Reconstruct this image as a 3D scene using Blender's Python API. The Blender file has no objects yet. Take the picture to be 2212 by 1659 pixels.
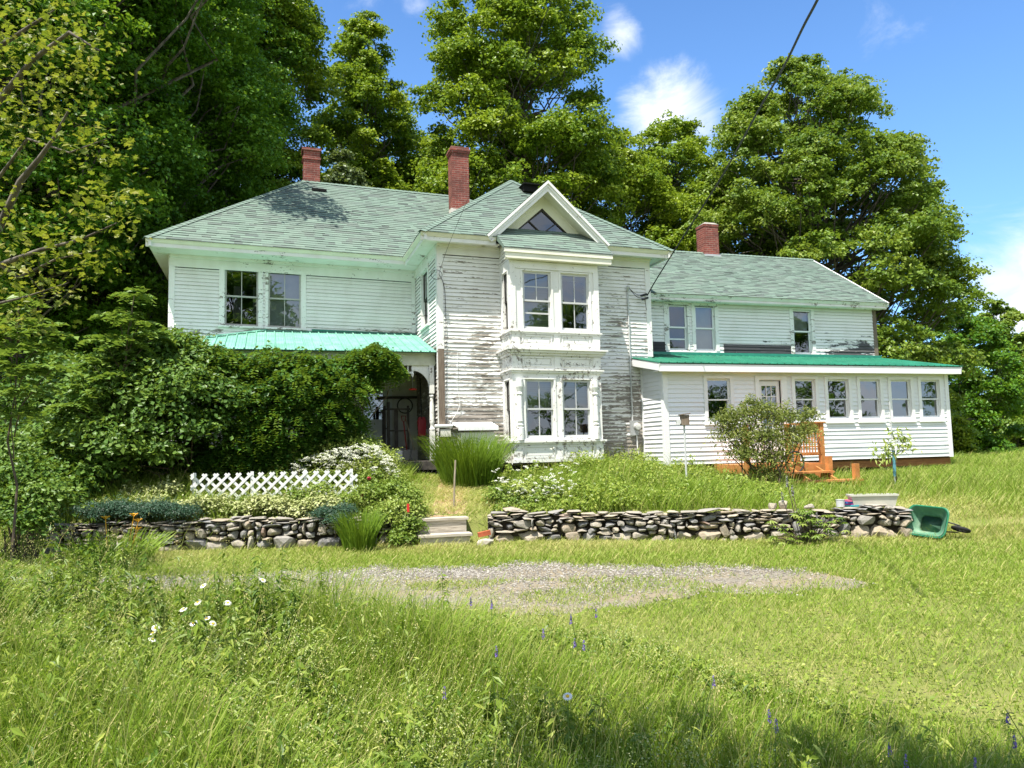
import bpy, math, random
import numpy as np
from mathutils import Vector, Matrix
random.seed(7); rng = np.random.default_rng(7)
SC = bpy.context.scene; COL = SC.collection
R_ = math.radians

# ------------------------------------------------------------------ camera
PITCH, ROLL, FPX = R_(5.0), R_(-1.4), 1664.0            # focal length in pixels of a 2212 wide picture
CAMP = np.array([0.0, 0.0, 1.7])
CF = np.array([0, math.cos(PITCH), math.sin(PITCH)])
_u0 = np.array([0, -math.sin(PITCH), math.cos(PITCH)]); _r0 = np.array([1.0, 0, 0])
CR = _r0 * math.cos(ROLL) + _u0 * math.sin(ROLL)
CU = -_r0 * math.sin(ROLL) + _u0 * math.cos(ROLL)
YAW = R_(17.7)
HO = np.array([-1.8, 19.0, 0.0])                         # the front left corner of the two storey block
EU = np.array([math.cos(YAW), math.sin(YAW), 0]); EV = np.array([-math.sin(YAW), math.cos(YAW), 0])

def at(x, y, Y):
    """point seen at picture position x, y (2212 wide) at distance Y ahead"""
    d = CF + CR * (x - 1106) / FPX - CU * (y - 829.5) / FPX
    return CAMP + d * (Y / d[1])
def hw(u, v, z): return HO + EU * u + EV * v + np.array([0, 0, z])

cam_d = bpy.data.cameras.new('camera'); cam = bpy.data.objects.new('camera', cam_d); COL.objects.link(cam)
cam_d.sensor_width = 36; cam_d.lens = FPX / 2212 * 36; cam_d.clip_end = 2000; cam_d.clip_start = 0.05
M = Matrix(((CR[0], CU[0], -CF[0], CAMP[0]), (CR[1], CU[1], -CF[1], CAMP[1]), (CR[2], CU[2], -CF[2], CAMP[2]), (0, 0, 0, 1)))
cam.matrix_world = M; SC.camera = cam

# ------------------------------------------------------------------ materials
class NT:
    def __init__(s, name):
        s.m = bpy.data.materials.new(name); s.m.use_nodes = True; s.t = s.m.node_tree; s.t.nodes.clear()
        s.out = s.t.nodes.new('ShaderNodeOutputMaterial')
    def n(s, typ, ins=None, **kw):
        nd = s.t.nodes.new('ShaderNode' + typ)
        for k, v in kw.items(): setattr(nd, k, v)
        for k, v in (ins or {}).items(): s.set(nd, k, v)
        return nd
    def set(s, nd, k, v):
        i = nd.inputs[k]
        if isinstance(v, bpy.types.NodeSocket): s.t.links.new(v, i)
        elif isinstance(v, bpy.types.Node): s.t.links.new(v.outputs[0], i)
        else:
            if isinstance(v, (tuple, list)) and len(v) == 3 and i.type == 'RGBA': v = (*v, 1)
            i.default_value = v
    def math(s, op, a, b=0.0, c=0.0, clamp=False):
        return s.n('Math', {0: a, 1: b, 2: c}, operation=op, use_clamp=clamp)
    def coord(s, scale=(1, 1, 1), out='Object', loc=(0, 0, 0)):
        tc = s.n('TexCoord'); return s.n('Mapping', {'Vector': tc.outputs[out], 'Scale': scale, 'Location': loc})
    def noise(s, vec, scale=1.0, detail=4.0, rough=0.55):
        return s.n('TexNoise', {'Vector': vec, 'Scale': scale, 'Detail': detail, 'Roughness': rough})
    def ramp(s, fac, stops, interp='LINEAR'):
        r = s.n('ValToRGB', {'Fac': fac}); cr = r.color_ramp; cr.interpolation = interp
        while len(cr.elements) < len(stops): cr.elements.new(0.5)
        for e, (p, c) in zip(cr.elements, stops): e.position = p; e.color = (*c, 1)
        return r
    def mix(s, fac, a, b, blend='MIX'):
        m = s.n('Mix', data_type='RGBA', blend_type=blend)
        s.set(m, 0, fac)
        for idx, v in ((6, a), (7, b)):
            if isinstance(v, bpy.types.Node): s.t.links.new(v.outputs[2] if v.bl_idname == 'ShaderNodeMix' else v.outputs[0], m.inputs[idx])
            elif isinstance(v, bpy.types.NodeSocket): s.t.links.new(v, m.inputs[idx])
            else: m.inputs[idx].default_value = (*v, 1)
        return m.outputs[2]
    def attr(s, name): return s.n('Attribute', attribute_name=name).outputs['Fac']
    def rng(s, v, a, b, c=0.0, d=1.0):
        return s.n('MapRange', {'Value': v, 'From Min': a, 'From Max': b, 'To Min': c, 'To Max': d}).outputs[0]
    def pbr(s, col, rough=0.6, spec=0.4, metal=0.0, bump=None, bs=0.3, bd=0.01, **kw):
        p = s.n('BsdfPrincipled', {'Base Color': col, 'Roughness': rough, 'Specular IOR Level': spec, 'Metallic': metal})
        for k, v in kw.items(): s.set(p, k, v)
        if bump is not None:
            b = s.n('Bump', {'Height': bump, 'Strength': bs, 'Distance': bd}); s.set(p, 'Normal', b.outputs[0])
        return p
    def done(s, sh):
        s.t.links.new(sh.outputs[0], s.out.inputs[0]); return s.m

def peel_paint(name, zlo, zhi, tlo, thi, col=(.80, .80, .77), wood=((.125, .108, .09), (.36, .33, .29)), blot=None, grime=.08, ustr=1.0, zs=8.5, board=None):
    """old oil paint: flakes stretched along the boards; thresholds tlo..thi between heights zlo..zhi"""
    t = NT(name); P = t.coord()
    sep = t.n('SeparateXYZ', {0: t.n('TexCoord').outputs['Object']})
    a = t.noise(t.coord((1.3 * ustr, 1.3 * ustr, zs)), 1.0, 7, .62)
    b = t.noise(P, .55, 3)
    c = t.noise(t.coord((9 * ustr, 9 * ustr, 42 if zs == 8.5 else 30)), 1.0, 4, .6)
    v = t.math('MULTIPLY_ADD', a.outputs[0], .5, t.math('MULTIPLY_ADD', b.outputs[0], .28, t.math('MULTIPLY', c.outputs[0], .22)))
    if blot:
        for (u0, u1, z0, z1, w) in blot:
            mu = t.math('MULTIPLY', t.rng(sep.outputs[0], u0 - .5, u0 + .5), t.rng(sep.outputs[0], u1 + .5, u1 - .5))
            mz = t.math('MULTIPLY', t.rng(sep.outputs[2], z0 - .15, z0 + .1), t.rng(sep.outputs[2], z1 + .15, z1 - .1))
            v = t.math('MULTIPLY_ADD', t.math('MULTIPLY', mu, mz), w, v)
    if board:                                            # flakes start along the lower edge of each board
        e_, sh, u0 = board; k = t.math('MINIMUM', t.math('DIVIDE', t.math('SUBTRACT', sep.outputs[2], 1.3), 4.), 1.)
        zz = t.math('SUBTRACT', sep.outputs[2], t.math('MULTIPLY', t.math('MULTIPLY', t.math('SUBTRACT', sep.outputs[0], u0), sh), k))
        fr = t.math('FRACT', t.math('DIVIDE', zz, e_)); v = t.math('MULTIPLY_ADD', t.rng(fr, .0, .75, .035, -.022), 1., v)
    thr = t.rng(sep.outputs[2], zlo, zhi, tlo, thi)
    peel = t.math('MULTIPLY', t.math('SUBTRACT', v, thr), 45.0, clamp=True)
    streak = t.noise(t.coord((2.2, 2.2, 55)), 1.0, 5, .7)
    w = t.ramp(streak, [(.3, wood[0]), (.7, wood[1])])
    g = t.noise(t.coord((2, 2, 1)), 1.2, 5)
    pc = t.mix(t.math('MULTIPLY', t.rng(g.outputs[0], .45, .75), grime * 3), col, (.42, .38, .28))
    pc = t.mix(t.math('MULTIPLY', t.attr('rnd'), .12), pc, (.55, .55, .5))
    pc = t.mix(t.math('LESS_THAN', t.attr('rnd'), -.5), pc, (.17, .165, .15))  # butt edges: weathered wood darkened to paint a shadow line under each board
    colr = t.mix(peel, pc, w)
    edge = t.math('SUBTRACT', 1.0, peel)
    p = t.pbr(colr, .62, .25, bump=t.math('MULTIPLY_ADD', c.outputs[0], .35, edge), bs=.35, bd=.006)
    return t.done(p)

def plain(name, col, rough=.5, spec=.4, metal=0., var=.06, scale=4., stretch=(1, 1, 1), dirt=None):
    t = NT(name); n = t.noise(t.coord(stretch), scale, 5)
    d = tuple(max(0, c * (1 - var * 2.2)) for c in col); l = tuple(min(1, c * (1 + var)) for c in col)
    c = t.ramp(n, [(.3, d), (.7, l)]).outputs[0]
    if dirt:
        n2 = t.noise(t.coord((1.3, 1.3, 1.3)), 2.3, 6, .65); c = t.mix(t.rng(n2.outputs[0], .5, .72, 0, dirt[1]), c, dirt[0])
    return t.done(t.pbr(c, rough, spec, metal, bump=n.outputs[0], bs=.1, bd=.003))

def wood(name, dark, light, stretch=(1, 1, 14), rough=.75):
    t = NT(name); n = t.noise(t.coord(stretch), 3., 7, .65); n2 = t.noise(t.coord(), 1.1, 3)
    c = t.ramp(n, [(.32, dark), (.68, light)]).outputs[0]
    c = t.mix(t.rng(n2.outputs[0], .4, .7, 0, .35), c, dark)
    return t.done(t.pbr(c, rough, .25, bump=n.outputs[0], bs=.3, bd=.004))

def leafmat(name, c0, c1, c2, trans=.32, rough=.45, spec=.35):
    """leaf: colour by the leaf's own tint attribute"""
    t = NT(name); a = t.attr('tint')
    c = t.ramp(a, [(0., c0), (.5, c1), (1., c2)])
    p = t.pbr(c.outputs[0], rough, spec)
    tr = t.n('BsdfTranslucent', {'Color': t.mix(.5, c, (.25, .32, .02))})
    return t.done(t.n('MixShader', {0: trans, 1: p.outputs[0], 2: tr.outputs[0]}))

def shingles(name):
    t = NT(name); r = t.attr('rnd')
    c = t.ramp(r, [(0, (.035, .045, .04)), (.01, (.095, .118, .108)), (.15, (.112, .138, .122)), (.26, (.128, .172, .145)), (.5, (.140, .195, .160)), (.8, (.148, .208, .168)), (1, (.162, .228, .182))])  # darkest stop: asphalt butt edges, painted as a shadow line under each tab
    n = t.noise(t.coord(), 1.4, 6, .6); n2 = t.noise(t.coord(), 160., 2)
    c2 = t.mix(t.rng(n.outputs[0], .42, .72, 0, .4), c, (.17, .2, .17))
    c3 = t.mix(t.rng(n2.outputs[0], .3, .7, 0, .35), c2, (.10, .14, .11))
    return t.done(t.pbr(c3, .9, .2, bump=n2.outputs[0], bs=.3, bd=.004))

def brickm(name):
    t = NT(name)
    tc = t.n('TexCoord'); s = t.n('SeparateXYZ', {0: tc.outputs['Object']})
    v = t.n('CombineXYZ', {0: t.math('ADD', s.outputs[0], s.outputs[1]), 1: s.outputs[2]})
    b = t.n('TexBrick', {'Vector': v, 'Color1': (.27, .07, .052, 1), 'Color2': (.16, .045, .037, 1), 'Mortar': (.31, .21, .175, 1), 'Scale': 1., 'Mortar Size': .007, 'Mortar Smooth': .2, 'Brick Width': .21, 'Row Height': .072, 'Bias': 0.})
    n = t.noise(t.coord(), 9., 6, .65); n2 = t.noise(t.coord(), 2.2, 4)
    c = t.mix(t.rng(n.outputs[0], .5, .75, 0, .55), b.outputs[0], (.36, .16, .12))
    c = t.mix(t.rng(n2.outputs[0], .50, .68, 0, .7), c, (.10, .042, .035))
    h = t.math('MULTIPLY_ADD', n.outputs[0], .4, t.math('SUBTRACT', 1., b.outputs['Fac']))
    return t.done(t.pbr(c, .9, .2, bump=h, bs=.7, bd=.012))

def glassm(name, tint=(.55, .6, .6), refl=.12):
    """window pane: looks through to the room and mirrors the sky by its angle"""
    t = NT(name); f = t.n('Fresnel', {'IOR': 1.6})
    n = t.noise(t.coord(), 1.3, 2)
    bp = t.n('Bump', {'Height': n.outputs[0], 'Strength': .06, 'Distance': .05})
    g = t.n('BsdfGlossy', {'Color': (.95, .97, 1, 1), 'Roughness': .015, 'Normal': bp.outputs[0]})
    tr = t.n('BsdfTransparent', {'Color': (*tint, 1)})
    return t.done(t.n('MixShader', {0: t.math('ADD', f.outputs[0], refl, clamp=True), 1: tr.outputs[0], 2: g.outputs[0]}))

# ------------------------------------------------------------------ mesh tools
def link(o, parent=None):
    COL.objects.link(o)
    if parent is not None: o.parent = parent
    return o
def tag(o, label=None, cat=None, group=None, kind=None):
    if label: o['label'] = label
    if cat: o['category'] = cat
    if group: o['group'] = group
    if kind: o['kind'] = kind
    return o
def thing(name, label, cat, loc=(0, 0, 0), rz=0., group=None):
    o = bpy.data.objects.new(name, None); o.empty_display_size = .2
    o.location = tuple(loc); o.rotation_euler = (0, 0, rz); link(o); return tag(o, label, cat, group)

def npmesh(name, V, faces, mat, parent=None, rnd=None, attr='rnd', smooth=False, flist=None):
    """V (n,3); faces = list of int arrays (m,k)"""
    me = bpy.data.meshes.new(name); V = np.asarray(V, dtype=np.float32)
    me.vertices.add(len(V)); me.vertices.foreach_set('co', V.ravel())
    idx = []; st = []; c = 0
    if flist is not None:
        for f in flist: idx.extend(f); st.append(c); c += len(f)
        idx = np.array(idx, np.int32); st = np.array(st, np.int32)
    else:
        for f in faces:
            f = np.asarray(f, np.int32)
            if len(f) == 0: continue
            idx.append(f.ravel()); st.append(c + np.arange(len(f), dtype=np.int32) * f.shape[1]); c += f.size
        idx = np.concatenate(idx); st = np.concatenate(st).astype(np.int32)
    me.loops.add(len(idx)); me.loops.foreach_set('vertex_index', idx)
    me.polygons.add(len(st)); me.polygons.foreach_set('loop_start', st)
    me.polygons.foreach_set('use_smooth', np.full(len(st), bool(smooth)))
    if rnd is not None:
        rnd = np.asarray(rnd, np.float32)
        dom = 'FACE' if len(rnd) == len(st) else 'POINT'
        a = me.attributes.new(attr, 'FLOAT', dom); a.data.foreach_set('value', rnd)
    me.update(calc_edges=True); me.validate()
    if mat is not None: me.materials.append(mat)
    return link(bpy.data.objects.new(name, me), parent)

class MB:
    def __init__(s): s.V = []; s.F = []; s.r = []; s.sm = False
    def poly(s, pts, r=None):
        b = len(s.V); s.V += [tuple(map(float, p)) for p in pts]; s.F.append(list(range(b, b + len(pts)))); s.r.append(random.random() if r is None else r)
    def box(s, a, b, r=None):
        x0, y0, z0 = (min(a[i], b[i]) for i in range(3)); x1, y1, z1 = (max(a[i], b[i]) for i in range(3))
        return s.hexa([(x0, y0, z0), (x1, y0, z0), (x1, y1, z0), (x0, y1, z0), (x0, y0, z1), (x1, y0, z1), (x1, y1, z1), (x0, y1, z1)], r)
    def hexa(s, p, r=None):
        b = len(s.V); s.V += [tuple(map(float, q)) for q in p]; r = random.random() if r is None else r
        for f in ((0, 3, 2, 1), (4, 5, 6, 7), (0, 1, 5, 4), (1, 2, 6, 5), (2, 3, 7, 6), (3, 0, 4, 7)): s.F.append([b + i for i in f]); s.r.append(r)
        return s
    def bar(s, p, q, w, h, up=(0, 0, 1), r=None):
        """beam from p to q with width w (sideways) and height h"""
        p, q = np.array(p, float), np.array(q, float); d = q - p; d /= np.linalg.norm(d)
        up = np.array(up, float); sd = np.cross(d, up)
        if np.linalg.norm(sd) < 1e-4: sd = np.cross(d, (1, 0, 0))
        sd /= np.linalg.norm(sd); uu = np.cross(sd, d); a, b = sd * w / 2, uu * h / 2
        return s.hexa([p - a - b, p + a - b, q + a - b, q - a - b, p - a + b, p + a + b, q + a + b, q - a + b], r)
    def tube(s, pts, rad, n=8, cap=True, r=None):
        pts = [np.array(p, float) for p in pts]; k = len(pts)
        if not hasattr(rad, '__len__'): rad = [rad] * k
        r = random.random() if r is None else r; b = len(s.V); prev = None
        for i in range(k):
            d = pts[min(i + 1, k - 1)] - pts[max(i - 1, 0)]; d = d / (np.linalg.norm(d) + 1e-9)
            if prev is None: prev = np.cross(d, (0, 0, 1.) if abs(d[2]) < .9 else (1., 0, 0))
            e1 = prev - d * (prev @ d); e1 /= np.linalg.norm(e1) + 1e-9; e2 = np.cross(d, e1); prev = e1
            for j in range(n):
                a = 2 * math.pi * j / n; s.V.append(tuple(pts[i] + rad[i] * (e1 * math.cos(a) + e2 * math.sin(a))))
        for i in range(k - 1):
            for j in range(n): s.F.append([b + i * n + j, b + i * n + (j + 1) % n, b + (i + 1) * n + (j + 1) % n, b + (i + 1) * n + j]); s.r.append(r)
        if cap:
            s.F.append([b + j for j in range(n)][::-1]); s.r.append(r); s.F.append([b + (k - 1) * n + j for j in range(n)]); s.r.append(r)
        return s
    def lathe(s, o, prof, n=14):
        """prof = [(radius, z)] around the vertical through o"""
        b = len(s.V); r = random.random(); k = len(prof)
        for (ra, z) in prof:
            for j in range(n): a = 2 * math.pi * j / n; s.V.append((o[0] + ra * math.cos(a), o[1] + ra * math.sin(a), o[2] + z))
        for i in range(k - 1):
            for j in range(n): s.F.append([b + i * n + j, b + i * n + (j + 1) % n, b + (i + 1) * n + (j + 1) % n, b + (i + 1) * n + j]); s.r.append(r)
        s.F.append([b + j for j in range(n)][::-1]); s.F.append([b + (k - 1) * n + j for j in range(n)]); s.r += [r, r]
        return s
    def prism(s, pts, off):
        """planar polygon pts extruded by the vector off"""
        b = len(s.V); k = len(pts); off = np.array(off, float); r = random.random()
        s.V += [tuple(map(float, p)) for p in pts] + [tuple(np.array(p, float) + off) for p in pts]
        s.F.append(list(range(b, b + k))[::-1]); s.F.append([b + k + i for i in range(k)]); s.r += [r, r]
        for i in range(k): s.F.append([b + i, b + (i + 1) % k, b + k + (i + 1) % k, b + k + i]); s.r.append(r)
        return s
    def lap(s, P0, A, B, polys, e, lift, seg=None, t0=0., jit=0., N=None):
        """overlapping courses (clapboards, shingles) over the polygons polys, given as (along, up) in the plane P0 + A*along + B*up"""
        P0, A, B = (np.array(q, float) for q in (P0, A, B)); N = np.cross(A, B) if N is None else np.array(N, float); N /= np.linalg.norm(N)
        def clip(pl, ax, lim, keep_less):
            out = []
            for i in range(len(pl)):
                p, q = pl[i], pl[(i + 1) % len(pl)]; a = (p[ax] <= lim) if keep_less else (p[ax] >= lim); c = (q[ax] <= lim) if keep_less else (q[ax] >= lim)
                if a: out.append(p)
                if a != c:
                    w = (lim - p[ax]) / (q[ax] - p[ax]); out.append((p[0] + w * (q[0] - p[0]), p[1] + w * (q[1] - p[1])))
            return out
        for pl in polys:
            bs = [p[1] for p in pl]; i0 = math.floor((min(bs) - t0) / e); i1 = math.ceil((max(bs) - t0) / e)
            for i in range(i0, i1):
                lo, hi = t0 + i * e, t0 + (i + 1) * e
                row = clip(clip(pl, 1, lo, False), 1, hi, True)
                if len(row) < 3: continue
                a0 = min(p[0] for p in row); a1 = max(p[0] for p in row); cuts = [a0]
                rs = random.Random(i * 7919 + int(e * 1e5))
                if seg:
                    x = math.floor(a0 / 50) * 50 + rs.random() * seg[1]; x = a0 - rs.random() * seg[1] if seg[1] < 1 else a0 - rs.random() * seg[1]
                    while True:
                        x += seg[0] + rs.random() * (seg[1] - seg[0])
                        if x >= a1 - .01: break
                        if x > a0 + .01: cuts.append(x)
                cuts.append(a1)
                for c0, c1 in zip(cuts[:-1], cuts[1:]):
                    ce = row if len(cuts) == 2 else clip(clip(row, 0, c0, False), 0, c1, True)
                    if len(ce) < 3: continue
                    l = lift * (1 + jit * (rs.random() - .5) * 2); rr = rs.random()
                    f = lambda p: P0 + A * p[0] + B * p[1] + N * (l * (hi - p[1]) / e + .002)
                    s.poly([f(p) for p in ce], rr)
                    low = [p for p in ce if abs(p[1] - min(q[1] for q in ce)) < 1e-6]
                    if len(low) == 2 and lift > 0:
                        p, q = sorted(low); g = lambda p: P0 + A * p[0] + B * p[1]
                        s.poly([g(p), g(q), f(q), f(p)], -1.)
        return s
    def build(s, name, mat, parent=None, smooth=False):
        return npmesh(name, np.array(s.V), None, mat, parent, s.r, smooth=smooth, flist=s.F)

def holes(u0, u1, z0, z1, ops):
    """rectangle minus openings (u0,u1,z0,z1) as convex rectangles"""
    us = sorted({u0, u1, *[o[0] for o in ops], *[o[1] for o in ops]}); us = [u for u in us if u0 <= u <= u1]; out = []
    for a, b in zip(us[:-1], us[1:]):
        m = (a + b) / 2; zs = sorted((o[2], o[3]) for o in ops if o[0] < m < o[1]); c = z0
        for (l, h) in zs:
            if l > c: out.append([(a, c), (b, c), (b, l), (a, l)])
            c = max(c, h)
        if c < z1: out.append([(a, c), (b, c), (b, z1), (a, z1)])
    return out

# leaves: a flat outline bent along its rib, copied to many places
LEAF = {
    'kite': (np.array([(-.5, 0, 0), (-.05, .36, .10), (.5, 0, -.06), (-.05, -.36, .10)]), [[0, 3, 2, 1]]),
    'lance': (np.array([(-.5, 0, 0), (-.1, .15, .04), (.5, 0, -.12), (-.1, -.15, .04)]), [[0, 3, 2, 1]]),
    'maple': (np.array([(-.5, 0, 0), (-.25, .40, .06), (-.02, .22, .03), (.12, .44, .02), (.2, .14, .0), (.5, 0, -.1), (.2, -.14, 0), (.12, -.44, .02), (-.02, -.22, .03), (-.25, -.40, .06)]), [[0, 2, 1], [0, 4, 3, 2], [0, 6, 5, 4], [0, 8, 7, 6], [0, 9, 8]]),
}
def leaf_arrays(C, Nn, size, tint, shape='kite', along=None):
    """vertices and faces for leaves at C with normals Nn; along = preferred pointing direction"""
    T, F = LEAF[shape]; n = len(C)
    Nn = Nn / (np.linalg.norm(Nn, axis=1, keepdims=True) + 1e-9)
    a = rng.normal(size=(n, 3)) if along is None else along + rng.normal(size=(n, 3)) * .25
    t = a - Nn * (a * Nn).sum(1, keepdims=True); t /= np.linalg.norm(t, axis=1, keepdims=True) + 1e-9
    b = np.cross(Nn, t); sz = np.broadcast_to(np.asarray(size, float), (n,))[:, None, None]
    V = C[:, None, :] + sz * (t[:, None, :] * T[None, :, 0, None] + b[:, None, :] * T[None, :, 1, None] + Nn[:, None, :] * T[None, :, 2, None])
    k = len(T); faces = []
    for ln in sorted({len(f) for f in F}):
        fs = np.array([f for f in F if len(f) == ln])
        faces.append((np.arange(n)[:, None, None] * k + fs[None]).reshape(-1, ln))
    return V.reshape(-1, 3), faces, np.repeat(np.broadcast_to(np.asarray(tint, float), (n,)), k)
class Cloud:
    """collects many leaf batches into one mesh"""
    def __init__(s): s.V = []; s.F = {}; s.t = []; s.c = 0
    def add(s, V, faces, tint):
        for f in faces: s.F.setdefault(f.shape[1], []).append(f + s.c)
        s.V.append(V); s.t.append(tint); s.c += len(V)
    def leaves(s, C, Nn, size, tint, shape='kite', along=None):
        if len(C): s.add(*leaf_arrays(np.asarray(C, float), np.asarray(Nn, float), size, tint, shape, along))
    def build(s, name, mat, parent=None):
        return npmesh(name, np.concatenate(s.V), [np.concatenate(f) for f in s.F.values()], mat, parent, np.concatenate(s.t), 'tint')
def unit(n):
    v = rng.normal(size=(n, 3)); return v / np.linalg.norm(v, axis=1, keepdims=True)
def sprays(cloud, bc, br, ns, nl, size, tint=.5, tvar=.22, flat=.62, spray=.36, shape='kite', upb=.8, droop=.35, core=.5):
    """leaf sprays over boughs with centres bc and radii br"""
    bc = np.asarray(bc, float); br = np.asarray(br, float); nb = len(bc)
    bt = tint + rng.normal(size=nb) * tvar * .55
    cnt = np.maximum(4, (ns * (br / br.mean()) ** 1.6).astype(int)); bi = np.repeat(np.arange(nb), cnt)
    d = unit(len(bi)); d[:, 2] = np.where(d[:, 2] < -.25, -d[:, 2], d[:, 2])
    rad = br[bi] * (core + (1 - core) * rng.random(len(bi)) ** .6)
    sc = bc[bi] + d * rad[:, None] * np.array([1, 1, flat])
    st = bt[bi] + rng.normal(size=len(bi)) * tvar * .4
    li = np.repeat(np.arange(len(bi)), nl); n = len(li)
    sr = spray * (br[bi] / br.mean()) ** .4 * (.7 + .6 * rng.random(len(bi)))
    o = rng.normal(size=(n, 3)) * .55; rr = (o[:, :2] ** 2).sum(1)
    o[:, 2] = o[:, 2] * .4 - droop * rr
    C = sc[li] + o * sr[li][:, None]
    Nn = d[li] * .55 + np.array([0, 0, upb]) + rng.normal(size=(n, 3)) * .5
    cloud.leaves(C, Nn, size * (.7 + .6 * rng.random(n)), np.clip(st[li] + rng.normal(size=n) * tvar * .45, 0, 1), shape)
def limb(a, b, k=6, wob=.08, sag=0.):
    a, b = np.array(a, float), np.array(b, float); L = np.linalg.norm(b - a); out = []
    w = rng.normal(size=(k, 3)) * wob * L / k
    for i in range(k):
        t = i / (k - 1); p = a + (b - a) * t; p = p + w[i] * math.sin(math.pi * t) * 2; p[2] += L * sag * math.sin(math.pi * t) * -1; out.append(p)
    return out
def blade_arrays(P, h, w, lean, tint, yaw=None):
    """curved grass blades with roots P, heights h, widths w, lean (sideways reach as a part of the height)"""
    n = len(P); yaw = rng.random(n) * 2 * math.pi if yaw is None else yaw
    d = np.stack([np.cos(yaw), np.sin(yaw), np.zeros(n)], 1); sd = np.stack([-np.sin(yaw + 1.0), np.cos(yaw + 1.0), np.zeros(n)], 1)
    up = np.array([0, 0, 1.]); H = h[:, None]; W = w[:, None] / 2; L = (lean * h)[:, None]
    m1 = P + up * H * .45 + d * L * .22; m2 = P + up * H * .8 + d * L * .6; tp = P + up * H * (1 - .22 * lean[:, None]) + d * L
    V = np.stack([P - sd * W, P + sd * W, m1 - sd * W * .9, m1 + sd * W * .9, m2 - sd * W * .6, m2 + sd * W * .6, tp], 1).reshape(-1, 3)
    b = np.arange(n)[:, None] * 7
    return V, [np.concatenate([b + np.array([[0, 1, 3, 2]]), b + np.array([[2, 3, 5, 4]])]), b + np.array([[4, 5, 6]])], np.repeat(tint, 7)

# ------------------------------------------------------------------ sky, sun, exposure
SUN = EU * -.32 + EV * -.26 + np.array([0, 0, 1.0]); SUN /= np.linalg.norm(SUN)
w = bpy.data.worlds.new('World'); SC.world = w; w.use_nodes = True
nt = w.node_tree; nt.nodes.clear()
def wn(t, ins=None, **kw):
    n = nt.nodes.new('ShaderNode' + t)
    for k, v in kw.items(): setattr(n, k, v)
    for k, v in (ins or {}).items():
        if isinstance(v, bpy.types.NodeSocket): nt.links.new(v, n.inputs[k])
        elif isinstance(v, bpy.types.Node): nt.links.new(v.outputs[0], n.inputs[k])
        else: n.inputs[k].default_value = v
    return n
sky = wn('TexSky', sky_type='NISHITA', sun_disc=False)
sky.sun_elevation = math.asin(SUN[2]); sky.sun_rotation = math.atan2(SUN[0], SUN[1]); sky.altitude = 300; sky.air_density = 1.0; sky.dust_density = .35; sky.ozone_density = 2.2
tc = wn('TexCoord')
mp = wn('Mapping', {'Vector': tc.outputs['Generated'], 'Scale': (1, 1, 1.7)})
n1 = wn('TexNoise', {'Vector': mp, 'Scale': 8.0, 'Detail': 12.0, 'Roughness': .62, 'Distortion': .6})
def puff(px, py, size, wt):
    """cloud bank in one direction of the sky; returns a soft disc mask"""
    d = at(px, py, 100) - CAMP; d = d / np.linalg.norm(d)
    v = wn('VectorMath', {0: tc.outputs['Generated'], 1: (d[0], d[1], d[2] * 1.0)}, operation='DISTANCE')
    m = wn('MapRange', {0: v.outputs['Value'], 1: size, 2: 0.0, 3: 0.0, 4: wt}); m.interpolation_type = 'SMOOTHSTEP'
    return m.outputs[0]
acc = None
for a in [(1455, 245, .10, .50), (1400, 232, .07, .42), (1515, 270, .06, .4), (1345, 72, .05, .38), (2170, 605, .07, .62), (2260, 640, .16, .6), (890, 10, .05, .3), (770, 20, .1, .22), (2600, 500, .3, .35), (400, 300, .25, .3), (1950, 30, .18, .10),
          (-3000, 500, .4, .35), (5200, 400, .4, .35)]:
    m = puff(*a); acc = m if acc is None else wn('Math', {0: acc, 1: m}, operation='MAXIMUM').outputs[0]
# added clouds behind the camera, strengthened as facade fill light (mirrored in the windows)
sp = wn('SeparateXYZ', {0: tc.outputs['Generated']})
bk = wn('MapRange', {0: sp.outputs[1], 1: .1, 2: -.5, 3: 0.0, 4: .50})
acc = wn('Math', {0: acc, 1: bk.outputs[0]}, operation='MAXIMUM').outputs[0]
cl = wn('MapRange', {0: wn('Math', {0: n1.outputs[0], 1: acc}, operation='ADD').outputs[0], 1: .66, 2: 1.12}); cl.interpolation_type = 'SMOOTHSTEP'
haz = wn('MapRange', {0: sp.outputs[2], 1: .0, 2: .55, 3: .25, 4: 0.0})
mxh = wn('Mix', data_type='RGBA'); nt.links.new(haz.outputs[0], mxh.inputs[0]); nt.links.new(sky.outputs[0], mxh.inputs[6]); mxh.inputs[7].default_value = (4.6, 6.6, 9.0, 1)
tn = wn('Mix', data_type='RGBA', blend_type='MULTIPLY'); tn.inputs[0].default_value = 1; nt.links.new(mxh.outputs[2], tn.inputs[6]); tn.inputs[7].default_value = (.80, 1.12, 1.42, 1)
mx = wn('Mix', data_type='RGBA'); nt.links.new(cl.outputs[0], mx.inputs[0]); nt.links.new(tn.outputs[2], mx.inputs[6]); n2 = wn('TexNoise', {'Vector': mp, 'Scale': 16.0, 'Detail': 6.0}); cm = wn('Mix', {}, data_type='RGBA'); nt.links.new(n2.outputs[0], cm.inputs[0]); cm.inputs[6].default_value = (4.2, 4.7, 5.6, 1); cm.inputs[7].default_value = (9.0, 9.2, 9.5, 1); nt.links.new(cm.outputs[2], mx.inputs[7])
bg = wn('Background', {0: mx.outputs[2], 1: .088}); wo = wn('OutputWorld', {0: bg.outputs[0]})
sl = bpy.data.lights.new('sun', 'SUN'); sl.energy = 4.9; sl.angle = R_(.5); sl.color = (1, .95, .86)
so = link(bpy.data.objects.new('sun', sl)); so.rotation_euler = Vector(-SUN).to_track_quat('-Z', 'Y').to_euler(); so.location = (0, 0, 40)
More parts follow.
